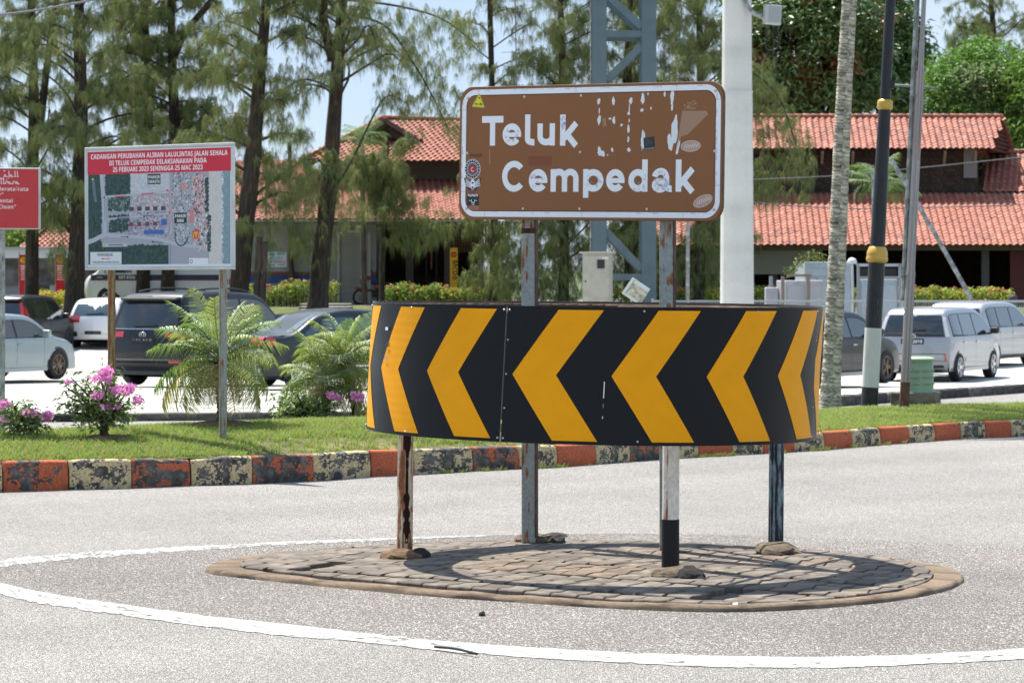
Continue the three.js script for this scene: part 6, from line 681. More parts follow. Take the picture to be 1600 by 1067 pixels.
  part('trunk', merge(wood), M.bark, g); const crown = new THREE.Group(); crown.name = 'crown'; g.add(crown); ms.forEach((m, k) => m.length && inst('needles', tufts[k], needleM, m, crown, cs[k]));
}
casuarina({ path: [[48, 480], [50, 300], [52, 150], [48, 0]], fork: [[62, 205], [75, 90], [88, 0]], d: 100, w: 21, seed: 11, label: 'forked casuarina tree rising beside the red notice board', branches: 34, clumps: [[15, 80, 26, 34, 60], [20, 330, 40, 40, 40]] });
casuarina({ path: [[112, 500], [119, 380], [126, 200], [124, 60], [122, 0]], d: 98, w: 28, seed: 12, label: 'thick dark casuarina tree behind the small white hatchback', branches: 40, spread: 2.9, clumps: [[85, 290, 36, 70, 150], [130, 190, 30, 70, 120], [170, 120, 36, 50, 90], [95, 400, 22, 30, 40]] });
casuarina({ path: [[222, 490], [224, 380], [230, 220], [226, 100], [225, 0]], d: 103, w: 21, seed: 13, label: 'slender casuarina tree standing before the lettering of the white van', branches: 38, clumps: [[215, 120, 30, 70, 110], [190, 40, 30, 40, 70]] });
casuarina({ path: [[261, 490], [263, 380], [272, 220], [268, 100], [266, 0]], fork: [[270, 90], [290, 50], [330, 0]], d: 102.5, w: 21, seed: 14, label: 'casuarina tree with a slanting limb close behind the notice board with the map', branches: 38, clumps: [[300, 130, 40, 50, 70], [330, 60, 40, 40, 60]] });
casuarina({ path: [[368, 500], [378, 400], [394, 250], [404, 130], [415, 0]], d: 97, w: 31, seed: 15, label: 'leaning casuarina tree with a thick dark trunk beside the shop wall', branches: 36, spread: 2.8, clumps: [[440, 150, 40, 50, 110], [450, 290, 44, 60, 190], [410, 380, 30, 40, 60], [360, 170, 24, 60, 60]] });
casuarina({ path: [[494, 500], [500, 420], [513, 300], [522, 180], [530, 60], [535, 0]], fork: [[521, 95], [512, 60], [505, 20]], d: 98, w: 30, seed: 16, label: 'tall brown-trunked casuarina tree rooted at the concrete steps', lo: 7.0, branches: 30, spread: 3.4, dense: 5, clumps: [[500, 270, 60, 44, 130], [530, 330, 50, 40, 90], [490, 380, 40, 36, 70], [590, 60, 60, 50, 110], [640, 130, 60, 50, 110], [480, 60, 40, 50, 90], [685, 70, 55, 60, 120], [700, 170, 30, 40, 50]], boughs: [[[532, 20], [600, 40], [640, 90], [670, 140], [700, 200]], [[530, 0, 0.4], [620, 10], [690, 30], [745, 70]], [[520, 300], [545, 260], [600, 155], [612, 150], [640, 165]]] });
casuarina({ path: [[596, 480], [597, 420], [600, 350], [604, 280]], d: 104.5, w: 9, H: 6.2, seed: 17, label: 'thin young casuarina with a pale trunk by the red moped', lo: 3.2, branches: 14, spread: 1.3, clumps: [[600, 290, 46, 50, 170], [640, 360, 50, 30, 130], [565, 260, 26, 30, 60], [680, 350, 40, 26, 60]] });
casuarina({ path: [[770, 480], [772, 380], [770, 200], [765, 0]], d: 106, w: 14, seed: 18, label: 'bushy casuarina tree behind the edge of the brown sign above the yellow banner', lo: 1.6, branches: 30, spread: 2.2, dense: 5, clumps: [[770, 410, 34, 50, 130], [745, 440, 26, 26, 50], [790, 375, 30, 24, 40]] });
casuarina({ path: [[880, 480], [882, 380], [880, 150], [876, 0]], d: 104, w: 16, seed: 19, label: 'dense casuarina tree filling the gap under the brown sign between its posts', lo: 1.4, branches: 46, spread: 2.6, dense: 8, clumps: [[870, 410, 60, 64, 520], [800, 420, 40, 50, 200], [860, 90, 40, 60, 120]] });
casuarina({ path: [[985, 480], [984, 380], [980, 150], [985, 0]], d: 105, w: 18, seed: 20, label: 'dense casuarina tree behind the blue-grey steel tower', lo: 1.3, branches: 50, spread: 2.7, dense: 8, clumps: [[985, 400, 50, 64, 420], [970, 100, 50, 70, 160], [905, 70, 40, 60, 120]] });
casuarina({ path: [[1092, 480], [1094, 380], [1096, 150], [1092, 0]], d: 103, w: 17, seed: 21, label: 'casuarina tree beside the white octagonal mast', lo: 1.8, branches: 44, spread: 2.5, dense: 8, clumps: [[1080, 90, 44, 60, 170], [1092, 400, 40, 56, 220], [1200, 170, 34, 60, 130], [1235, 230, 22, 50, 60], [1200, 280, 40, 40, 120], [1260, 260, 16, 60, 50]], boughs: [[[1096, 110, 0.6], [1160, 110, 0.8], [1210, 150, 1], [1240, 230, 1.2]]] });
casuarina({ path: [[1560, 420], [1560, 300], [1556, 100], [1550, 0]], d: 160, w: 14, H: 17, seed: 22, label: 'pale distant casuarina tree rising above the bright green tree', lo: 8, branches: 40, spread: 4.5, dense: 8, clumps: [[1540, 40, 70, 50, 200]] });
// broad-leaved trees behind the pavilion
const leafG = geo([0, 0, 0, 0.42, 0.06, 0.17, 1, -0.12, 0, 0.42, 0.06, -0.17, 0.42, -0.02, 0], [0, 0, 0, 0, 0, 0, 0, 0, 0, 0], [0, 4, 1, 1, 4, 2, 0, 3, 4, 3, 2, 4]);
function leafBall(r, c, rad, n, size, out) { for (let i = 0; i < n; i++) { const a = r() * 6.28, u = r() * 2 - 1, q = Math.pow(r(), 0.4), s = Math.sqrt(1 - u * u), p = V(c.x + rad.x * s * Math.cos(a) * q, c.y + rad.y * u * q, c.z + rad.z * s * Math.sin(a) * q); out.push(M4(p, [(r() - 0.5) * 1.8, r() * 6.28, 0.5 - 1.7 * r()], size * (0.6 + 0.7 * r()))); } }
function leafTree(o) { const r = rng(o.seed), b = P(o.px, 420, o.d), g = thing(o.name || 'broadleaf_tree', o.label, 'tree', [b.x, 0.1, b.z]), ms = [], cs = [], wood = [], c = P(o.px, o.py, o.d), s = o.d / F, cy = c.y - 0.1; wood.push(tube([V(0, -0.3, 0), V(0.2, cy * 0.35, 0), V(0, cy * 0.7, 0), V(0.1, cy, 0)], [0.34, 0.24, 0.1], 10, 14));
  for (let i = 0; i < o.clumps; i++) { const a = r() * 6.28, u = r() * 1.75 - 0.75, q = 0.55 + 0.45 * r(), k = Math.sqrt(Math.max(0, 1 - u * u)), p = V(Math.cos(a) * k * q * o.rx * s, cy + u * q * o.ry * s, Math.sin(a) * k * q * o.rx * s * 0.8), e = (0.55 + 0.5 * r()) * (o.cs || 1); if (i % 3 === 0) wood.push(tube([V(0.05, cy * (0.4 + 0.3 * r()), 0), p.clone().multiplyScalar(0.5).add(V(0, cy * 0.4, 0)), p], [0.1, 0.025], 5, 7, false)); const m0 = ms.length; leafBall(r, p, V(e, e * 0.8, e), o.leaves, o.size, ms); const clumpRnd = r(); for (let j = m0; j < ms.length; j++) cs.push(o.col(clumpRnd, r())); }
  part('trunk', merge(wood), M.bark, g); inst('crown', leafG, o.gloss ? std(C(1, 1, 1), 0.42) : phy(C(1, 1, 1), 0.95, { transmission: 0.3, thickness: 0 }), ms, g, cs); }
leafTree({ px: 1255, py: 90, d: 126, rx: 135, ry: 150, clumps: 190, leaves: 170, size: 0.34, seed: 41, gloss: true, cs: 1.15, label: 'large dark glossy-leaved tree rising behind the pavilion roof', col: (clumpRnd, rnd) => clumpRnd < 0.1 ? C(0.22 + 0.1 * rnd, 0.16, 0.05) : C(0.08 + 0.10 * rnd, 0.14 + 0.14 * rnd, 0.04 + 0.04 * rnd) });
leafTree({ px: 1385, py: 90, d: 130, rx: 60, ry: 125, clumps: 80, leaves: 170, size: 0.34, seed: 44, gloss: true, cs: 1.1, label: 'narrow dark green tree behind the lamp post above the roof', col: (clumpRnd, rnd) => C(0.08 + 0.10 * rnd, 0.14 + 0.13 * rnd, 0.04 + 0.04 * rnd) });
leafTree({ px: 1530, py: 175, d: 124, rx: 85, ry: 105, clumps: 150, leaves: 170, size: 0.28, seed: 42, cs: 1.0, label: 'bright green leafy tree beyond the end of the pavilion roof', col: (clumpRnd, rnd) => clumpRnd > 0.75 ? C(0.26, 0.33, 0.12 + 0.05 * rnd) : C(0.10 + 0.08 * rnd, 0.22 + 0.12 * rnd, 0.02 + 0.02 * rnd) });
leafTree({ px: 1640, py: 160, d: 122, rx: 70, ry: 100, clumps: 100, leaves: 170, size: 0.28, seed: 43, cs: 1.0, label: 'second bright green tree at the far end of the pavilion', col: (clumpRnd, rnd) => C(0.11 + 0.08 * rnd, 0.22 + 0.12 * rnd, 0.02 + 0.02 * rnd) });
leafTree({ px: 60, py: 375, d: 138, rx: 90, ry: 40, clumps: 60, leaves: 150, size: 0.28, seed: 45, label: 'low green trees seen under the red notice board beyond the shelter', col: (clumpRnd, rnd) => C(0.16 + 0.08 * rnd, 0.24 + 0.1 * rnd, 0.04) });
// hedges with red flowers
function hedge(o) { const r = rng(o.seed), g = thing('flowering_hedge', o.label, 'hedge', [0, 0, 0]), ms = [], cs = [], fm = [], fc = []; const x0 = P(o.x0, 420, o.d).x, x1 = P(o.x1, 420, o.d).x, n = Math.round((x1 - x0) * o.n), wood = [];
  for (let i = 0; i < n; i++) { const x = lerp(x0, x1, r()), zz = (r() - 0.5) * (o.t || 0.9), top = o.top * (0.82 + 0.5 * (fbm(x * 1.3 + o.seed, 1, 3) - 0.2)), f = Math.pow(r(), 0.6), y = o.y + top * f * (1 - 0.4 * Math.abs(zz) / (o.t || 0.9)), p = V(x, y, -o.d + zz); ms.push(M4(p, [(r() - 0.5) * 1.6, r() * 6.28, 0.2 - 1.2 * r()], 0.1 + 0.07 * r())); const q = r(); cs.push(o.yellow && r() < o.yellow ? C(0.42 + 0.1 * q, 0.44, 0.04) : C(0.10 + 0.09 * q, 0.19 + 0.13 * q, 0.025)); if (f > 0.75 && r() < 0.03) { fm.push(M4(p.clone().add(V(0, 0.02, 0.04)), [0, r() * 6, 0], 0.024 + 0.026 * r())); fc.push(r() < 0.6 ? C(0.62, 0.07, 0.05) : C(0.7, 0.22, 0.1)); } if (i % 60 === 0) wood.push(tube([V(x, o.y - 0.1, -o.d + zz * 0.5), V(x + (r() - 0.5) * 0.2, o.y + top * 0.7, -o.d + zz * 0.8)], [0.02, 0.008], 5, 2, false)); }
  part('stems', merge(wood), M.bark, g); inst('foliage', leafG, phy(C(1, 1, 1), 0.95, { transmission: 0.3, thickness: 0 }), ms, g, cs); inst('blossoms', new THREE.IcosahedronGeometry(1, 1), std(C(1, 1, 1), 0.7), fm, g, fc); }
hedge({ x0: 386, x1: 528, d: 107, y: 0.26, top: 0.95, n: 950, seed: 51, yellow: 0.25, label: 'clipped green hedge with orange flowers in front of the painted shop wall' });
hedge({ x0: 598, x1: 690, d: 107.5, y: 0.3, top: 0.85, n: 950, seed: 52, yellow: 0.2, label: 'green flowering hedge between the moped and the yellow banner' });
hedge({ x0: 690, x1: 800, d: 107, y: 0.3, top: 0.75, n: 950, seed: 53, yellow: 0.35, label: 'yellow-green hedge with red flowers under the yellow banner' });
hedge({ x0: 955, x1: 1130, d: 104, y: 0.3, top: 0.75, n: 900, seed: 54, yellow: 0.35, label: 'low flowering hedge behind the foot of the white mast' });
hedge({ x0: 1170, x1: 1230, d: 100, y: 0.25, top: 0.8, n: 900, seed: 55, yellow: 0.5, label: 'small yellow-green hedge beside the framed meter cabinet' });
hedge({ x0: 1318, x1: 1345, d: 100, y: 0.25, top: 0.8, n: 900, seed: 58, yellow: 0.5, label: 'tuft of hedge between the pale kiosks' });
hedge({ x0: 1400, x1: 1580, d: 100, y: 0.25, top: 0.85, n: 1000, seed: 56, yellow: 0.5, label: 'long bright hedge with red flowers in front of the dark pavilion' });
hedge({ x0: 60, x1: 118, d: 105, y: 0.1, top: 0.85, n: 900, seed: 57, yellow: 0.9, label: 'bright yellow-leaved shrub between the two red banners' });
// feather palms
function frondGeo(seed, L, arch, leaf, pairs, droop) { const r = rng(seed), pts = []; for (let i = 0; i <= 8; i++) { const t = i / 8; pts.push(V(L * (t - 0.12 * t * t * arch), L * (0.55 * t - arch * 0.75 * t * t), 0)); } const c = new THREE.CatmullRomCurve3(pts), pos = [], uv = [], idx = []; for (let k = 0; k < pairs; k++) for (const s of [-1, 1]) { const t = 0.1 + 0.9 * (k + 0.5 * r()) / pairs, p = c.getPoint(Math.min(1, t)), tg = c.getTangent(Math.min(1, t)), l = leaf * Math.sin(Math.PI * (0.14 + 0.78 * t)) * (0.8 + 0.4 * r()), dr = droop * (0.6 + 0.8 * r()), m = p.clone().add(V(tg.x * l * 0.3, tg.y * l * 0.3 + 0.05 * l, s * l * 0.5)), e = p.clone().add(V(tg.x * l * 0.55, tg.y * l * 0.5 - l * dr, s * l * (0.85 - 0.3 * dr))), w = 0.0034 + 0.0022 * r(), i = pos.length / 3; pos.push(p.x - w, p.y, p.z, p.x + w, p.y, p.z, m.x - w * 1.3, m.y, m.z, m.x + w * 1.3, m.y, m.z, ...e.toArray()); for (let q = 0; q < 5; q++) uv.push(0, 0); idx.push(i, i + 1, i + 2, i + 1, i + 3, i + 2, i + 2, i + 3, i + 4); } return merge([tube(pts, [0.009, 0.003], 5, 8, false), geo(pos, uv, idx)]); }
const fronds = [0, 1, 2, 3, 4].map(i => frondGeo(60 + i, 0.6, 0.35 + 0.16 * i, 0.21, 25, 0.25 + 0.14 * i)), frondM = [leafMat(0.15, 0.24, 0.03, 0.45), leafMat(0.27, 0.33, 0.05, 0.45), leafMat(0.42, 0.38, 0.13, 0.45), leafMat(0.46, 0.36, 0.2, 0.35)];
function feather(o) { const b = P(o.px, 420, o.d), by = vergeY(b.x, o.d), r = rng(o.seed), g = thing('pygmy_palm', o.label, 'palm', [b.x, by - 0.03, b.z], 0, 'pygmy palms on the verge'), top = V(o.lean || 0, o.h, 0.02);
  const rad = (t) => (0.036 + 0.012 * t) * (1 + 0.18 * Math.sin(t * 60) * 0.6 + 0.25 * (fbm(t * 20, o.seed, 2) - 0.5)); part('trunk', tube([V(0, -0.02, 0), V((o.lean || 0) * 0.3, o.h * 0.4, 0), top], rad, 10, 50), std(C(0.24, 0.17, 0.10), 1, { map: rep(T.barkC, 4, 2), bumpMap: rep(T.bark, 4, 2), bumpScale: 0.02 }), g);
  const N = o.n; for (let i = 0; i < N; i++) { const t = i / N, f = part('frond', fronds[clamp(Math.floor(t * 4.2 + r() * 1.2), 0, 4)], frondM[t > 0.88 ? 3 : t > 0.62 ? (r() < 0.6 ? 2 : 1) : r() < 0.5 ? 0 : 1], g); f.position.copy(top).add(V(0, 0.05 * (1 - t) - 0.06 * t, 0)); f.rotation.order = 'YXZ'; f.rotation.set((r() - 0.5) * 0.6, i * 2.399 + r() * 0.4, lerp(0.85, -0.95, Math.pow(t, 0.8)) + (r() - 0.5) * 0.25); f.scale.setScalar(o.s * (0.7 + 0.35 * r()) * (t > 0.88 ? 0.6 : 1)); }
}
feather({ px: 347, d: 24.4, h: 0.56, lean: -0.02, n: 42, s: 1.05, seed: 71, label: 'pygmy palm with drooping yellowing fronds behind the steel post of the map board' });
feather({ px: 507, d: 26.2, h: 0.46, lean: 0.02, n: 32, s: 0.9, seed: 72, label: 'small bushy pygmy palm beside pink flowers behind the chevron barrier' });
feather({ px: 560, d: 26.3, h: 0.6, lean: -0.12, n: 36, s: 0.9, seed: 73, label: 'pygmy palm with a leaning trunk partly hidden by the chevron barrier' });
{ const q = P(347, 420, 24.4), s = lump(0.62, 0.05, 0.6, 5, 0.3); s.translate(q.x - 0.02, vergeY(q.x, 24.4), q.z + 0.1); single('soil_mound', s, M.soil, 'ring of bare brown soil round the foot of the pygmy palm', 'soil'); const q2 = P(165, 420, 23.05), s2 = lump(0.4, 0.035, 0.4, 6, 0.3); s2.translate(q2.x, vergeY(q2.x, 23.05), q2.z); single('soil_mound', s2, M.soil, 'ring of bare brown soil under the taller bougainvillea', 'soil'); }
{ // distant feather palms
  const big = [0, 1, 2].map(i => frondGeo(90 + i, 1.5, 0.45 + 0.25 * i, 0.55, 34, 0.45)), bm = leafMat(0.10, 0.2, 0.035, 0.3), bm2 = leafMat(0.2, 0.3, 0.06, 0.3);
  for (const [px, py, d, h, s, lab, seed] of [[1374, 288, 96, 1, 1.0, 'small broad-fronded palm in front of the pavilion roof by the lamp post', 81], [565, 222, 108, 1, 0.85, 'dark green palm crown in front of the upper shop roof', 82], [452, 222, 112, 1, 0.7, 'small palm crown peeping over the lower shop roof', 83]]) { const c = P(px, py, d), gy = drop(d), g = thing('fan_palm', lab, 'palm', [c.x, gy, c.z]), r = rng(seed), hh = c.y - gy; part('trunk', tube([V(0.1, -0.1, 0), V(0.05, hh * 0.5, 0), V(0, hh, 0)], [0.11, 0.08], 9, 14), M.barkGrey, g); for (let i = 0; i < 17; i++) { const t = i / 17, f = part('frond', big[i % 3], i % 4 ? bm : bm2, g); f.position.set(0, hh, 0); f.rotation.order = 'YXZ'; f.rotation.set((r() - 0.5) * 0.4, i * 2.4 + r() * 0.3, lerp(0.8, -0.6, t)); const q = s * (0.7 + 0.3 * r()); f.scale.set(q, q, q * 1.5); } void h; }
}
// bougainvillea
function bougain(o) { const b = P(o.px, 420, o.d), by = vergeY(b.x, o.d), r = rng(o.seed), g = thing('bougainvillea_bush', o.label, 'bush', [b.x, by - 0.02, b.z]), wood = [], lm = [], lc = [], fm = [], fc = [], s = o.d / F, kx = o.d / 23;
  wood.push(tube([V(0, 0, 0), V(-0.02, 0.1, 0), V(0.01, 0.2, 0)], [0.035, 0.028], 8, 8)); const loc = (x, y, z = 0) => { const q = P(x, y, o.d); return V(q.x - b.x, q.y - by, z); };
  for (const [x, y] of o.stems) { const e = loc(x, y, (r() - 0.5) * 0.3), m = e.clone().multiplyScalar(0.5).add(V((r() - 0.5) * 0.1, 0.1, (r() - 0.5) * 0.1)); const p = [V(0, 0.12, 0), m, e]; wood.push(tube(p, [0.014, 0.004], 5, 8, false)); const c = new THREE.CatmullRomCurve3(p); for (let i = 0; i < o.n; i++) { const q = c.getPoint(0.25 + 0.75 * r()); q.add(V((r() - 0.5) * 0.2, (r() - 0.5) * 0.17, (r() - 0.5) * 0.2).multiplyScalar(kx)); lm.push(M4(q, [(r() - 0.5) * 1.8, r() * 6.28, 0.3 - 1.3 * r()], 0.04 + 0.035 * r())); const y2 = r(); lc.push(C(0.08 + 0.14 * y2, 0.15 + 0.16 * y2, 0.03 + 0.04 * y2)); } }
  const petal = geo([0, 0, 0, 0.5, 0.25, 0.42, 1, 0.35, 0, 0.5, 0.25, -0.42], [0, 0, 0, 0, 0, 0, 0, 0], [0, 1, 2, 0, 2, 3]);
  for (const [x, y, rx, ry, n] of o.flowers) for (let i = 0; i < n; i++) { const a = r() * 6.28, q = Math.sqrt(r()), c = loc(x + Math.cos(a) * q * rx, y + Math.sin(a) * q * ry, 0.08 + (r() - 0.5) * 0.14); for (let k = 0; k < 3; k++) { fm.push(M4(c, [r() * 6, r() * 6, r() * 6], 0.024 + 0.01 * r())); const y2 = r(); fc.push(C(0.70 + 0.18 * y2, 0.22 + 0.18 * y2, 0.54 + 0.14 * y2)); } }
  part('stems', merge(wood), std(C(0.2, 0.14, 0.09), 1, { map: rep(T.barkC, 4) }), g); inst('foliage', leafG, phy(C(1, 1, 1), 0.95, { transmission: 0.35, thickness: 0 }), lm, g, lc); inst('blossoms', petal, phy(C(1, 1, 1), 0.95, { transmission: 0.4, thickness: 0 }), fm, g, fc); void s; }
bougain({ px: 165, d: 23.05, seed: 5, n: 60, label: 'taller bougainvillea bush with pink flower heads around the wooden post', stems: [[90, 625], [105, 600], [120, 605], [130, 590], [145, 600], [150, 585], [165, 590], [180, 600], [170, 570], [195, 610], [200, 625], [190, 640], [110, 640], [125, 655], [115, 635], [140, 630], [160, 620], [100, 615], [110, 585], [205, 635], [180, 625], [150, 650]], flowers: [[168, 580, 9, 11, 60], [155, 612, 10, 5, 26], [190, 605, 18, 7, 60], [206, 601, 5, 6, 16], [216, 620, 6, 5, 16], [164, 632, 7, 4, 16], [109, 591, 4, 3, 6], [150, 588, 12, 5, 16], [184, 630, 4, 3, 5]] });
bougain({ px: 35, d: 23.2, seed: 9, n: 60, label: 'low bougainvillea bush with a few pink flowers under the red notice board', stems: [[10, 640], [20, 650], [30, 625], [45, 640], [55, 655], [65, 660], [5, 660], [0, 640], [40, 665], [70, 668], [50, 670], [20, 675], [-15, 650]], flowers: [[8, 627, 8, 6, 24], [50, 642, 11, 7, 28], [75, 645, 10, 7, 44], [8, 651, 6, 4, 12], [22, 681, 4, 3, 8], [36, 682, 4, 3, 6], [3, 680, 5, 3, 6]] });
bougain({ px: 470, d: 25.9, seed: 15, n: 70, label: 'low leafy bougainvillea with pink flowers at the feet of the twin palms', stems: [[430, 625], [440, 640], [450, 620], [465, 612], [480, 620], [490, 630], [505, 625], [520, 635], [435, 650], [460, 640], [530, 620], [535, 640], [475, 640]], flowers: [[518, 613, 8, 6, 24], [528, 616, 6, 4, 12], [560, 616, 9, 5, 24], [552, 611, 4, 4, 8]] });
// ================================================================ MAST, TOWER, FENCE AND CABINETS ACROSS THE ROAD
{
  const p = P(1152, 420, 76), gy = drop(76), g = thing('octagonal_mast', 'thick white octagonal steel mast behind the brown sign with a floodlight arm', 'mast', [p.x, gy, p.z]), m = std(C(0.74, 0.73, 0.69), 0.5, { map: rep(T.soft, 0.25) }), k = 76 / F;
  const oct = (r0, r1, y0, y1) => { const c = new THREE.CylinderGeometry(r1, r0, y1 - y0, 8, 1); c.rotateY(Math.PI / 8 + 0.2); c.translate(0, (y0 + y1) / 2, 0); return muv(c.toNonIndexed()); }, ys = 1.6 + (420 - 143) * k - gy;
  part('lower_shaft', oct(0.44, 0.395, 0, ys), m, g); part('upper_shaft', oct(0.385, 0.33, ys - 0.1, 16), m, g); part('joint_band', oct(0.405, 0.403, ys - 0.03, ys + 0.02), m, g);
  part('base_plate', [box(1.2, 0.05, 1.2, 0, 0.03, 0)], M.galv, g);
  const at = (x, y) => V((x - 1152) * k, 1.6 + (420 - y) * k - gy, 0.4);
  part('floodlight_arm', tube([at(1158, -20), at(1166, 10), at(1180, 25), at(1196, 26)], 0.05, 10, 16), M.galv, g);
  const fl = new THREE.Group(); fl.name = 'floodlight'; fl.position.copy(at(1205, 25)); fl.rotation.set(0, 0.35, -0.06); g.add(fl); part('housing', rbox(0.44, 0.5, 0.2, 0.03), std(C(0.42, 0.43, 0.42), 0.5, { metalness: 0.3 }), fl); part('lens', box(0.32, 0.38, 0.01, 0.02, 0, 0.105), std(C(0.3, 0.31, 0.32), 0.3), fl);
  part('loose_cable', tube([at(1201, 42), at(1195, 60), at(1196, 78), at(1206, 80), at(1216, 72), at(1213, 45)], 0.012, 5, 24), M.dark, g); part('loose_cable', tube([at(1206, 44), at(1207, 80), at(1205, 120)], 0.01, 5, 12), M.dark, g);
}
{
  const d = 84, p = P(975, 420, d), gy = drop(d), k = d / F, g = thing('steel_tower', 'blue-grey steel lattice tower standing behind the brown sign', 'tower', [p.x, gy, p.z]), m = std(C(0.10, 0.15, 0.175), 0.55, { map: rep(T.soft, 0.4) }), H = 15, y = (py) => 1.6 + (420 - py) * k - gy, xL = (936.5 - 975) * k, xR = (1014 - 975) * k, w = 23 * k;
  const beam = (x, z) => [box(w, H, 0.02, x, H / 2, z + 0.14), box(w, H, 0.02, x, H / 2, z - 0.14), box(0.02, H, 0.26, x, H / 2, z)];
  for (const z of [0, -1.5]) for (const x of [xL, xR]) { part('column', beam(x, z), m, g); part('base_plate', box(0.6, 0.04, 0.6, x, 0.02, z), m, g); } part('edge_pipe', tube([V(xL - w / 2 - 0.03, 0, 0.1), V(xL - w / 2 - 0.03, H, 0.1)], 0.025, 8, 2), M.galv, g);  // columns, and a pale galvanised pipe up the left edge of the front one
  const a = xL + w / 2, b = xR - w / 2; for (const z of [0.06, -1.5]) { for (const py of [53, 245, 433, -140]) part('cross_beam', box(b - a, 0.18, 0.14, (a + b) / 2, y(py), z), m, g); for (const [y0, y1] of [[125, 72], [-8, 42], [362, 420], [330, 262], [170, 232], [-110, -60]]) part('brace', bar(V(a, y(y0), z + 0.02), V(b, y(y1), z + 0.02), 0.2, 0.09), m, g); }
  for (const py of [53, 245, 433]) for (const x of [xL, xR]) part('side_beam', box(0.14, 0.16, 1.3, x, y(py), -0.72), m, g);
}
{
  const d = 81, p = P(934, 420, d), gy = drop(d), k = d / F, g = thing('meter_cabinet', 'beige metal cabinet with a small dark window below the steel tower', 'cabinet', [p.x, gy, p.z], -0.15), m = std(C(0.47, 0.45, 0.38), 0.6, { map: rep(T.soft, 0.8) }), top = 1.6 + (420 - 396) * k - gy;
  part('housing', rbox(44 * k, top - 0.5, 0.5, 0.015, 0, (top + 0.5) / 2, 0), m, g); part('door', rbox(40 * k, top - 0.6, 0.02, 0.006, 0, (top + 0.48) / 2, 0.256), m, g); part('roof_cap', rbox(54 * k, 0.05, 0.62, 0.01, 0, top + 0.02, 0), std(C(0.35, 0.33, 0.27), 0.6), g); part('meter_window', box(12 * k, 14 * k, 0.01, 7 * k, 1.6 + (420 - 412.5) * k - gy, 0.27), M.black, g); part('label_plate', box(9 * k, 4 * k, 0.006, 14 * k, top - 0.12, 0.27), M.white, g); part('lock', box(0.03, 0.05, 0.02, -17 * k, top - 0.75, 0.27), M.dark, g); part('plinth', box(0.8, 0.5, 0.5, 0, 0.25, 0), M.conc, g);
  const q = P(994, 455, 80), pl = thing('leaning_panel', 'pale square sign panel standing tilted on its corner against the tower', 'panel', [q.x, drop(80), q.z]), hh = q.y - drop(80), f = new THREE.Group(); f.name = 'board'; f.position.set(0, hh, 0); f.rotation.z = -0.6; f.rotation.x = -0.12; pl.add(f); part('plate', rbox(0.56, 0.52, 0.03, 0.03), std(C(0.55, 0.57, 0.53), 0.6), f); part('printed_face', box(0.46, 0.34, 0.006, 0.04, -0.02, 0.019), std(C(0.6, 0.58, 0.46), 0.7, { map: rep(T.mott, 2) }), f); part('green_strip', box(0.02, 0.46, 0.006, -0.2, 0, 0.019), std(C(0.1, 0.3, 0.18), 0.7), f); part('stand', [box(0.4, 0.06, 0.3, 0, hh * 0.5 + 0.05, -0.2), bar(V(-0.15, 0, -0.2), V(-0.12, hh - 0.1, -0.12), 0.05), bar(V(0.15, 0, -0.2), V(0.12, hh - 0.1, -0.12), 0.05)], M.galv, pl);
  const t = P(1075, 420, 79); single('slim_pole', tube([V(t.x, drop(79), t.z), V(t.x, 2, t.z), V(t.x + 0.02, 3.4, t.z)], 0.05, 10, 4), M.galv, 'slim grey steel pole between the sign post and the white mast', 'pole');
}
{ // welded mesh fence
  const g = thing('mesh_fence', 'grey welded wire mesh fence in front of the pavilion hedge', 'fence'), y0 = -0.86, y1 = 0.72, x0 = P(1020, 420, 83).x, x1 = 15.2, W = 2.3, n = Math.ceil((x1 - x0) / W), wm = std(C(0.36, 0.38, 0.38), 0.5, { metalness: 0.3 });
  for (let i = 0; i < n; i++) { const a = x0 + i * W, z = -83 + (i % 2) * 0.0, pts = []; part('fence_post', rbox(0.07, y1 - y0 + 0.1, 0.07, 0.01, a, (y0 + y1) / 2, z), wm, g); for (let x = 0.06; x < W - 0.04; x += 0.055) pts.push(box(0.008, y1 - y0 - 0.06, 0.008, a + x, (y0 + y1) / 2 - 0.02, z)); for (let y = y0 + 0.1; y <= y1; y += 0.16) pts.push(box(W - 0.08, 0.01, 0.01, a + W / 2, y, z + 0.009)); const f = part('mesh_panel', merge(pts), wm, g); f.userData.kind = 'stuff'; part('top_rail', rbox(W - 0.07, 0.045, 0.03, 0.006, a + W / 2, y1 - 0.01, z), wm, g); }
}
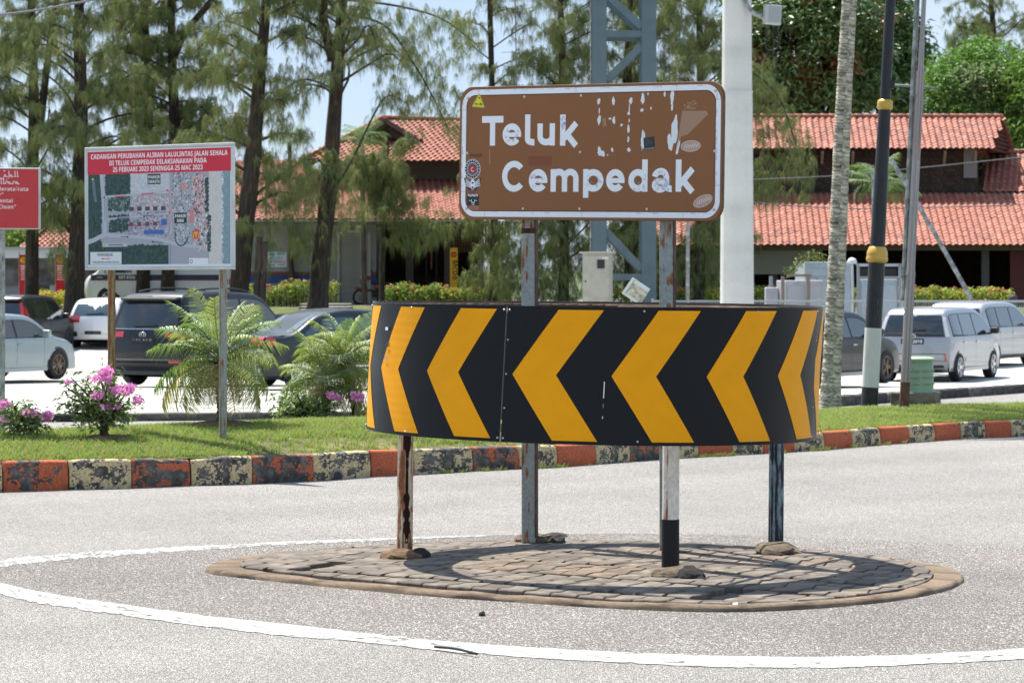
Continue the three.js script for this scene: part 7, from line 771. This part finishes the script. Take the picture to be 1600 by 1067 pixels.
{ // kiosks
  const X = (px, d) => (px - 800) / F * d, Y = (py, d) => 1.6 + (420 - py) * d / F, pale = std(C(0.52, 0.52, 0.56), 0.55, { map: rep(T.soft, 0.5) }), blue = std(C(0.45, 0.51, 0.57), 0.55, { map: rep(T.soft, 0.5) }), gr = std(C(0.27, 0.29, 0.30), 0.6, { metalness: 0.3 }), brn = std(C(0.22, 0.17, 0.13), 0.7);
  const cab = (name, label, x0, x1, yt, d, dep, m, ry, extra) => { const w = X(x1, d) - X(x0, d), gy = drop(d), top = Y(yt, d) - gy, g = thing(name, label, 'cabinet', [(X(x0, d) + X(x1, d)) / 2, gy, -d], ry || 0); part('housing', rbox(w, top, dep, 0.03, 0, top / 2, 0), m, g); part('door', rbox(w * 0.46, top * 0.86, 0.02, 0.008, -w * 0.235, top * 0.5, dep / 2 + 0.006), m, g); part('door', rbox(w * 0.46, top * 0.86, 0.02, 0.008, w * 0.235, top * 0.5, dep / 2 + 0.006), m, g); part('plinth', box(w + 0.06, 0.16, dep + 0.06, 0, 0.06, 0), M.conc, g); if (extra) extra(g, w, top, gy); return g; };
  cab('equipment_cabinet', 'large pale blue-grey equipment cabinet behind the coconut trunk', 1249, 1324, 409, 88, 1.0, blue, 0.2);
  cab('meter_cabinet', 'pale lilac-grey meter cabinet inside a brown steel frame', 1219, 1282, 438, 84.6, 0.8, pale, 0.25, (g, w, t) => { for (const [x, z, m] of [[-w / 2 - 0.12, 0.5, brn], [w * 0.02, 0.62, brn], [w / 2 + 0.1, 0.5, gr], [-w / 2 - 0.12, -0.5, gr], [w / 2 + 0.1, -0.5, gr]]) part('frame_post', box(0.09, t + 0.12, 0.06, x, (t + 0.12) / 2, z), m, g); part('frame_rail', box(w * 0.62, 0.07, 0.07, -w * 0.2, t + 0.14, 0.56), brn, g); part('frame_rail', box(w * 0.62, 0.07, 0.07, w * 0.3, t + 0.1, 0.55), gr, g); });
  cab('equipment_cabinet', 'tall grey equipment cabinet under an open steel frame behind the lamp post', 1343, 1402, 436, 86, 0.8, blue, -0.05, (g, w, t) => { for (const x of [-w / 2 - 0.05, w / 2 + 0.05]) part('frame_post', box(0.08, t + 0.42, 0.08, x, (t + 0.42) / 2, 0.42), gr, g); part('frame_rail', box(w + 0.2, 0.08, 0.08, 0, t + 0.4, 0.42), pale, g); part('frame_rail', box(w + 0.02, 0.06, 0.06, 0, t + 0.05, 0.44), gr, g); part('vent_gap', box(w - 0.05, 0.22, 0.05, 0, t + 0.2, 0.2), M.black, g); });
  cab('junction_box', 'small light grey junction box left of the framed meter cabinet', 1196, 1216, 449, 84.8, 0.4, pale, 0).userData.label = 'small light grey junction box beside the brown steel frame';
  const d = 86, q = thing('bollard_lamp', 'small white mushroom lamp on a curved stalk beside the tall kiosk', 'lamp', [X(1332, d), drop(d), -d]); part('stalk', tube([V(0.02, 0, 0), V(0.02, 1.9, 0), V(0, Y(412, d) - drop(d), 0)], 0.035, 8, 12), M.white, q); const cap = new THREE.SphereGeometry(0.14, 16, 10, 0, 6.283, 0, Math.PI * 0.6); cap.translate(0, Y(410, d) - drop(d), 0); part('globe', cap, M.white, q);
  // vine spilling over the cabinets
  const r = rng(77), ms = [], cs = [], v = thing('creeper', 'dry tangled creeper spilling over the top of the pale cabinet', 'creeper', [0, 0, 0]), path = [[1228, 428], [1240, 420], [1250, 408], [1262, 399], [1275, 398], [1288, 404]].map(([x, y]) => V(X(x, 87), Y(y, 87), -87)), c = new THREE.CatmullRomCurve3(path); part('stem', tube(path, 0.03, 6, 24), M.bark, v); for (let i = 0; i < 420; i++) { const p = c.getPoint(r()).add(V((r() - 0.5) * 0.25, (r() - 0.6) * 0.25, (r() - 0.5) * 0.3)); ms.push(M4(p, [r() * 3, r() * 6, r() * 3], 0.07 + 0.06 * r())); const y = r(); cs.push(y < 0.5 ? C(0.3, 0.3, 0.08) : C(0.12, 0.2, 0.04)); } inst('foliage', leafG, std(C(1, 1, 1), 0.7), ms, v, cs);
  const e = 80; single('stay_pole', tube([P(1392, 248, e), P(1460, 362, e), P(1531, 490, e)], 0.06, 10, 4), M.galv, 'long grey stay pole slanting down from the lamp post to the mesh fence', 'stay pole');
  const u = P(1367, 420, e); single('vent_pipe_pole', merge([tube([V(u.x, drop(e), u.z), V(u.x, 2, u.z), V(u.x, Y(272, e), u.z)], 0.075, 12, 3), cyl(0.1, 0.1, 0.12, u.x, Y(275, e), u.z)]), M.galv, 'grey capped steel pole rising just behind the black lamp post', 'pole');
  const bl = P(1584, 460, 90); single('gate_bollard', merge([cyl(0.12, 0.12, 1.55, bl.x, drop(88) , bl.z), (() => { const s = new THREE.SphereGeometry(0.14, 14, 10); s.translate(bl.x, drop(88) + 1.6, bl.z); return s; })()]), M.dark, 'short dark post with a round cap at the end of the hedge', 'bollard');
  // overhead cables and one dead hanging strand
  const cable = (pts, d0, rad, label) => single('overhead_cable', tube(pts.map(([x, y]) => P(x, y, d0)), rad, 5, 40), std(C(0.12, 0.12, 0.13), 0.6), label, 'cable');
  cable([[-60, 30], [60, 15], [150, -2], [260, -30]], 60, 0.022, 'black overhead cable crossing in front of the tallest casuarinas');
  cable([[1170, 281], [1300, 275], [1440, 262], [1650, 240]], 98, 0.018, 'thin overhead cable above the lower pavilion roof');
  cable([[1170, 316], [1300, 325], [1420, 325], [1650, 318]], 98, 0.018, 'thin overhead cable hanging low across the pavilion tiles');
  cable([[805, -10], [806, 60], [807, 130], [808, 200]], 70, 0.014, 'thin cable hanging down beside the casuarinas above the brown sign');
  // two slim stakes by the bank
  for (const [a, b, lab] of [[[398, 505], [405, 365], 'slim concrete stake with black straps at the foot of the bank'], [[408, 500], [413, 372], 'second slim stake standing close behind the strapped one']]) { const A = P(...a, 96), B = P(...b, 96), o = thing('concrete_stake', lab, 'stake', [A.x, drop(96) - 0.1, A.z]); part('shaft', tube([V(0, 0, 0), V((B.x - A.x) * 0.5, (B.y - A.y) * 0.5 + 0.1, 0), V(B.x - A.x, B.y - drop(96), 0)], 0.11, 10, 6), std(C(0.27, 0.23, 0.18), 0.95, { map: rep(T.barkC, 1, 0.6) }), o); if (a[0] === 398) for (const t of [0.42, 0.55]) part('strap', cyl(0.13, 0.13, 0.14, (B.x - A.x) * t, (B.y - drop(96)) * t, 0, 10), M.black, o); }
}
renderer.render(scene, camera);
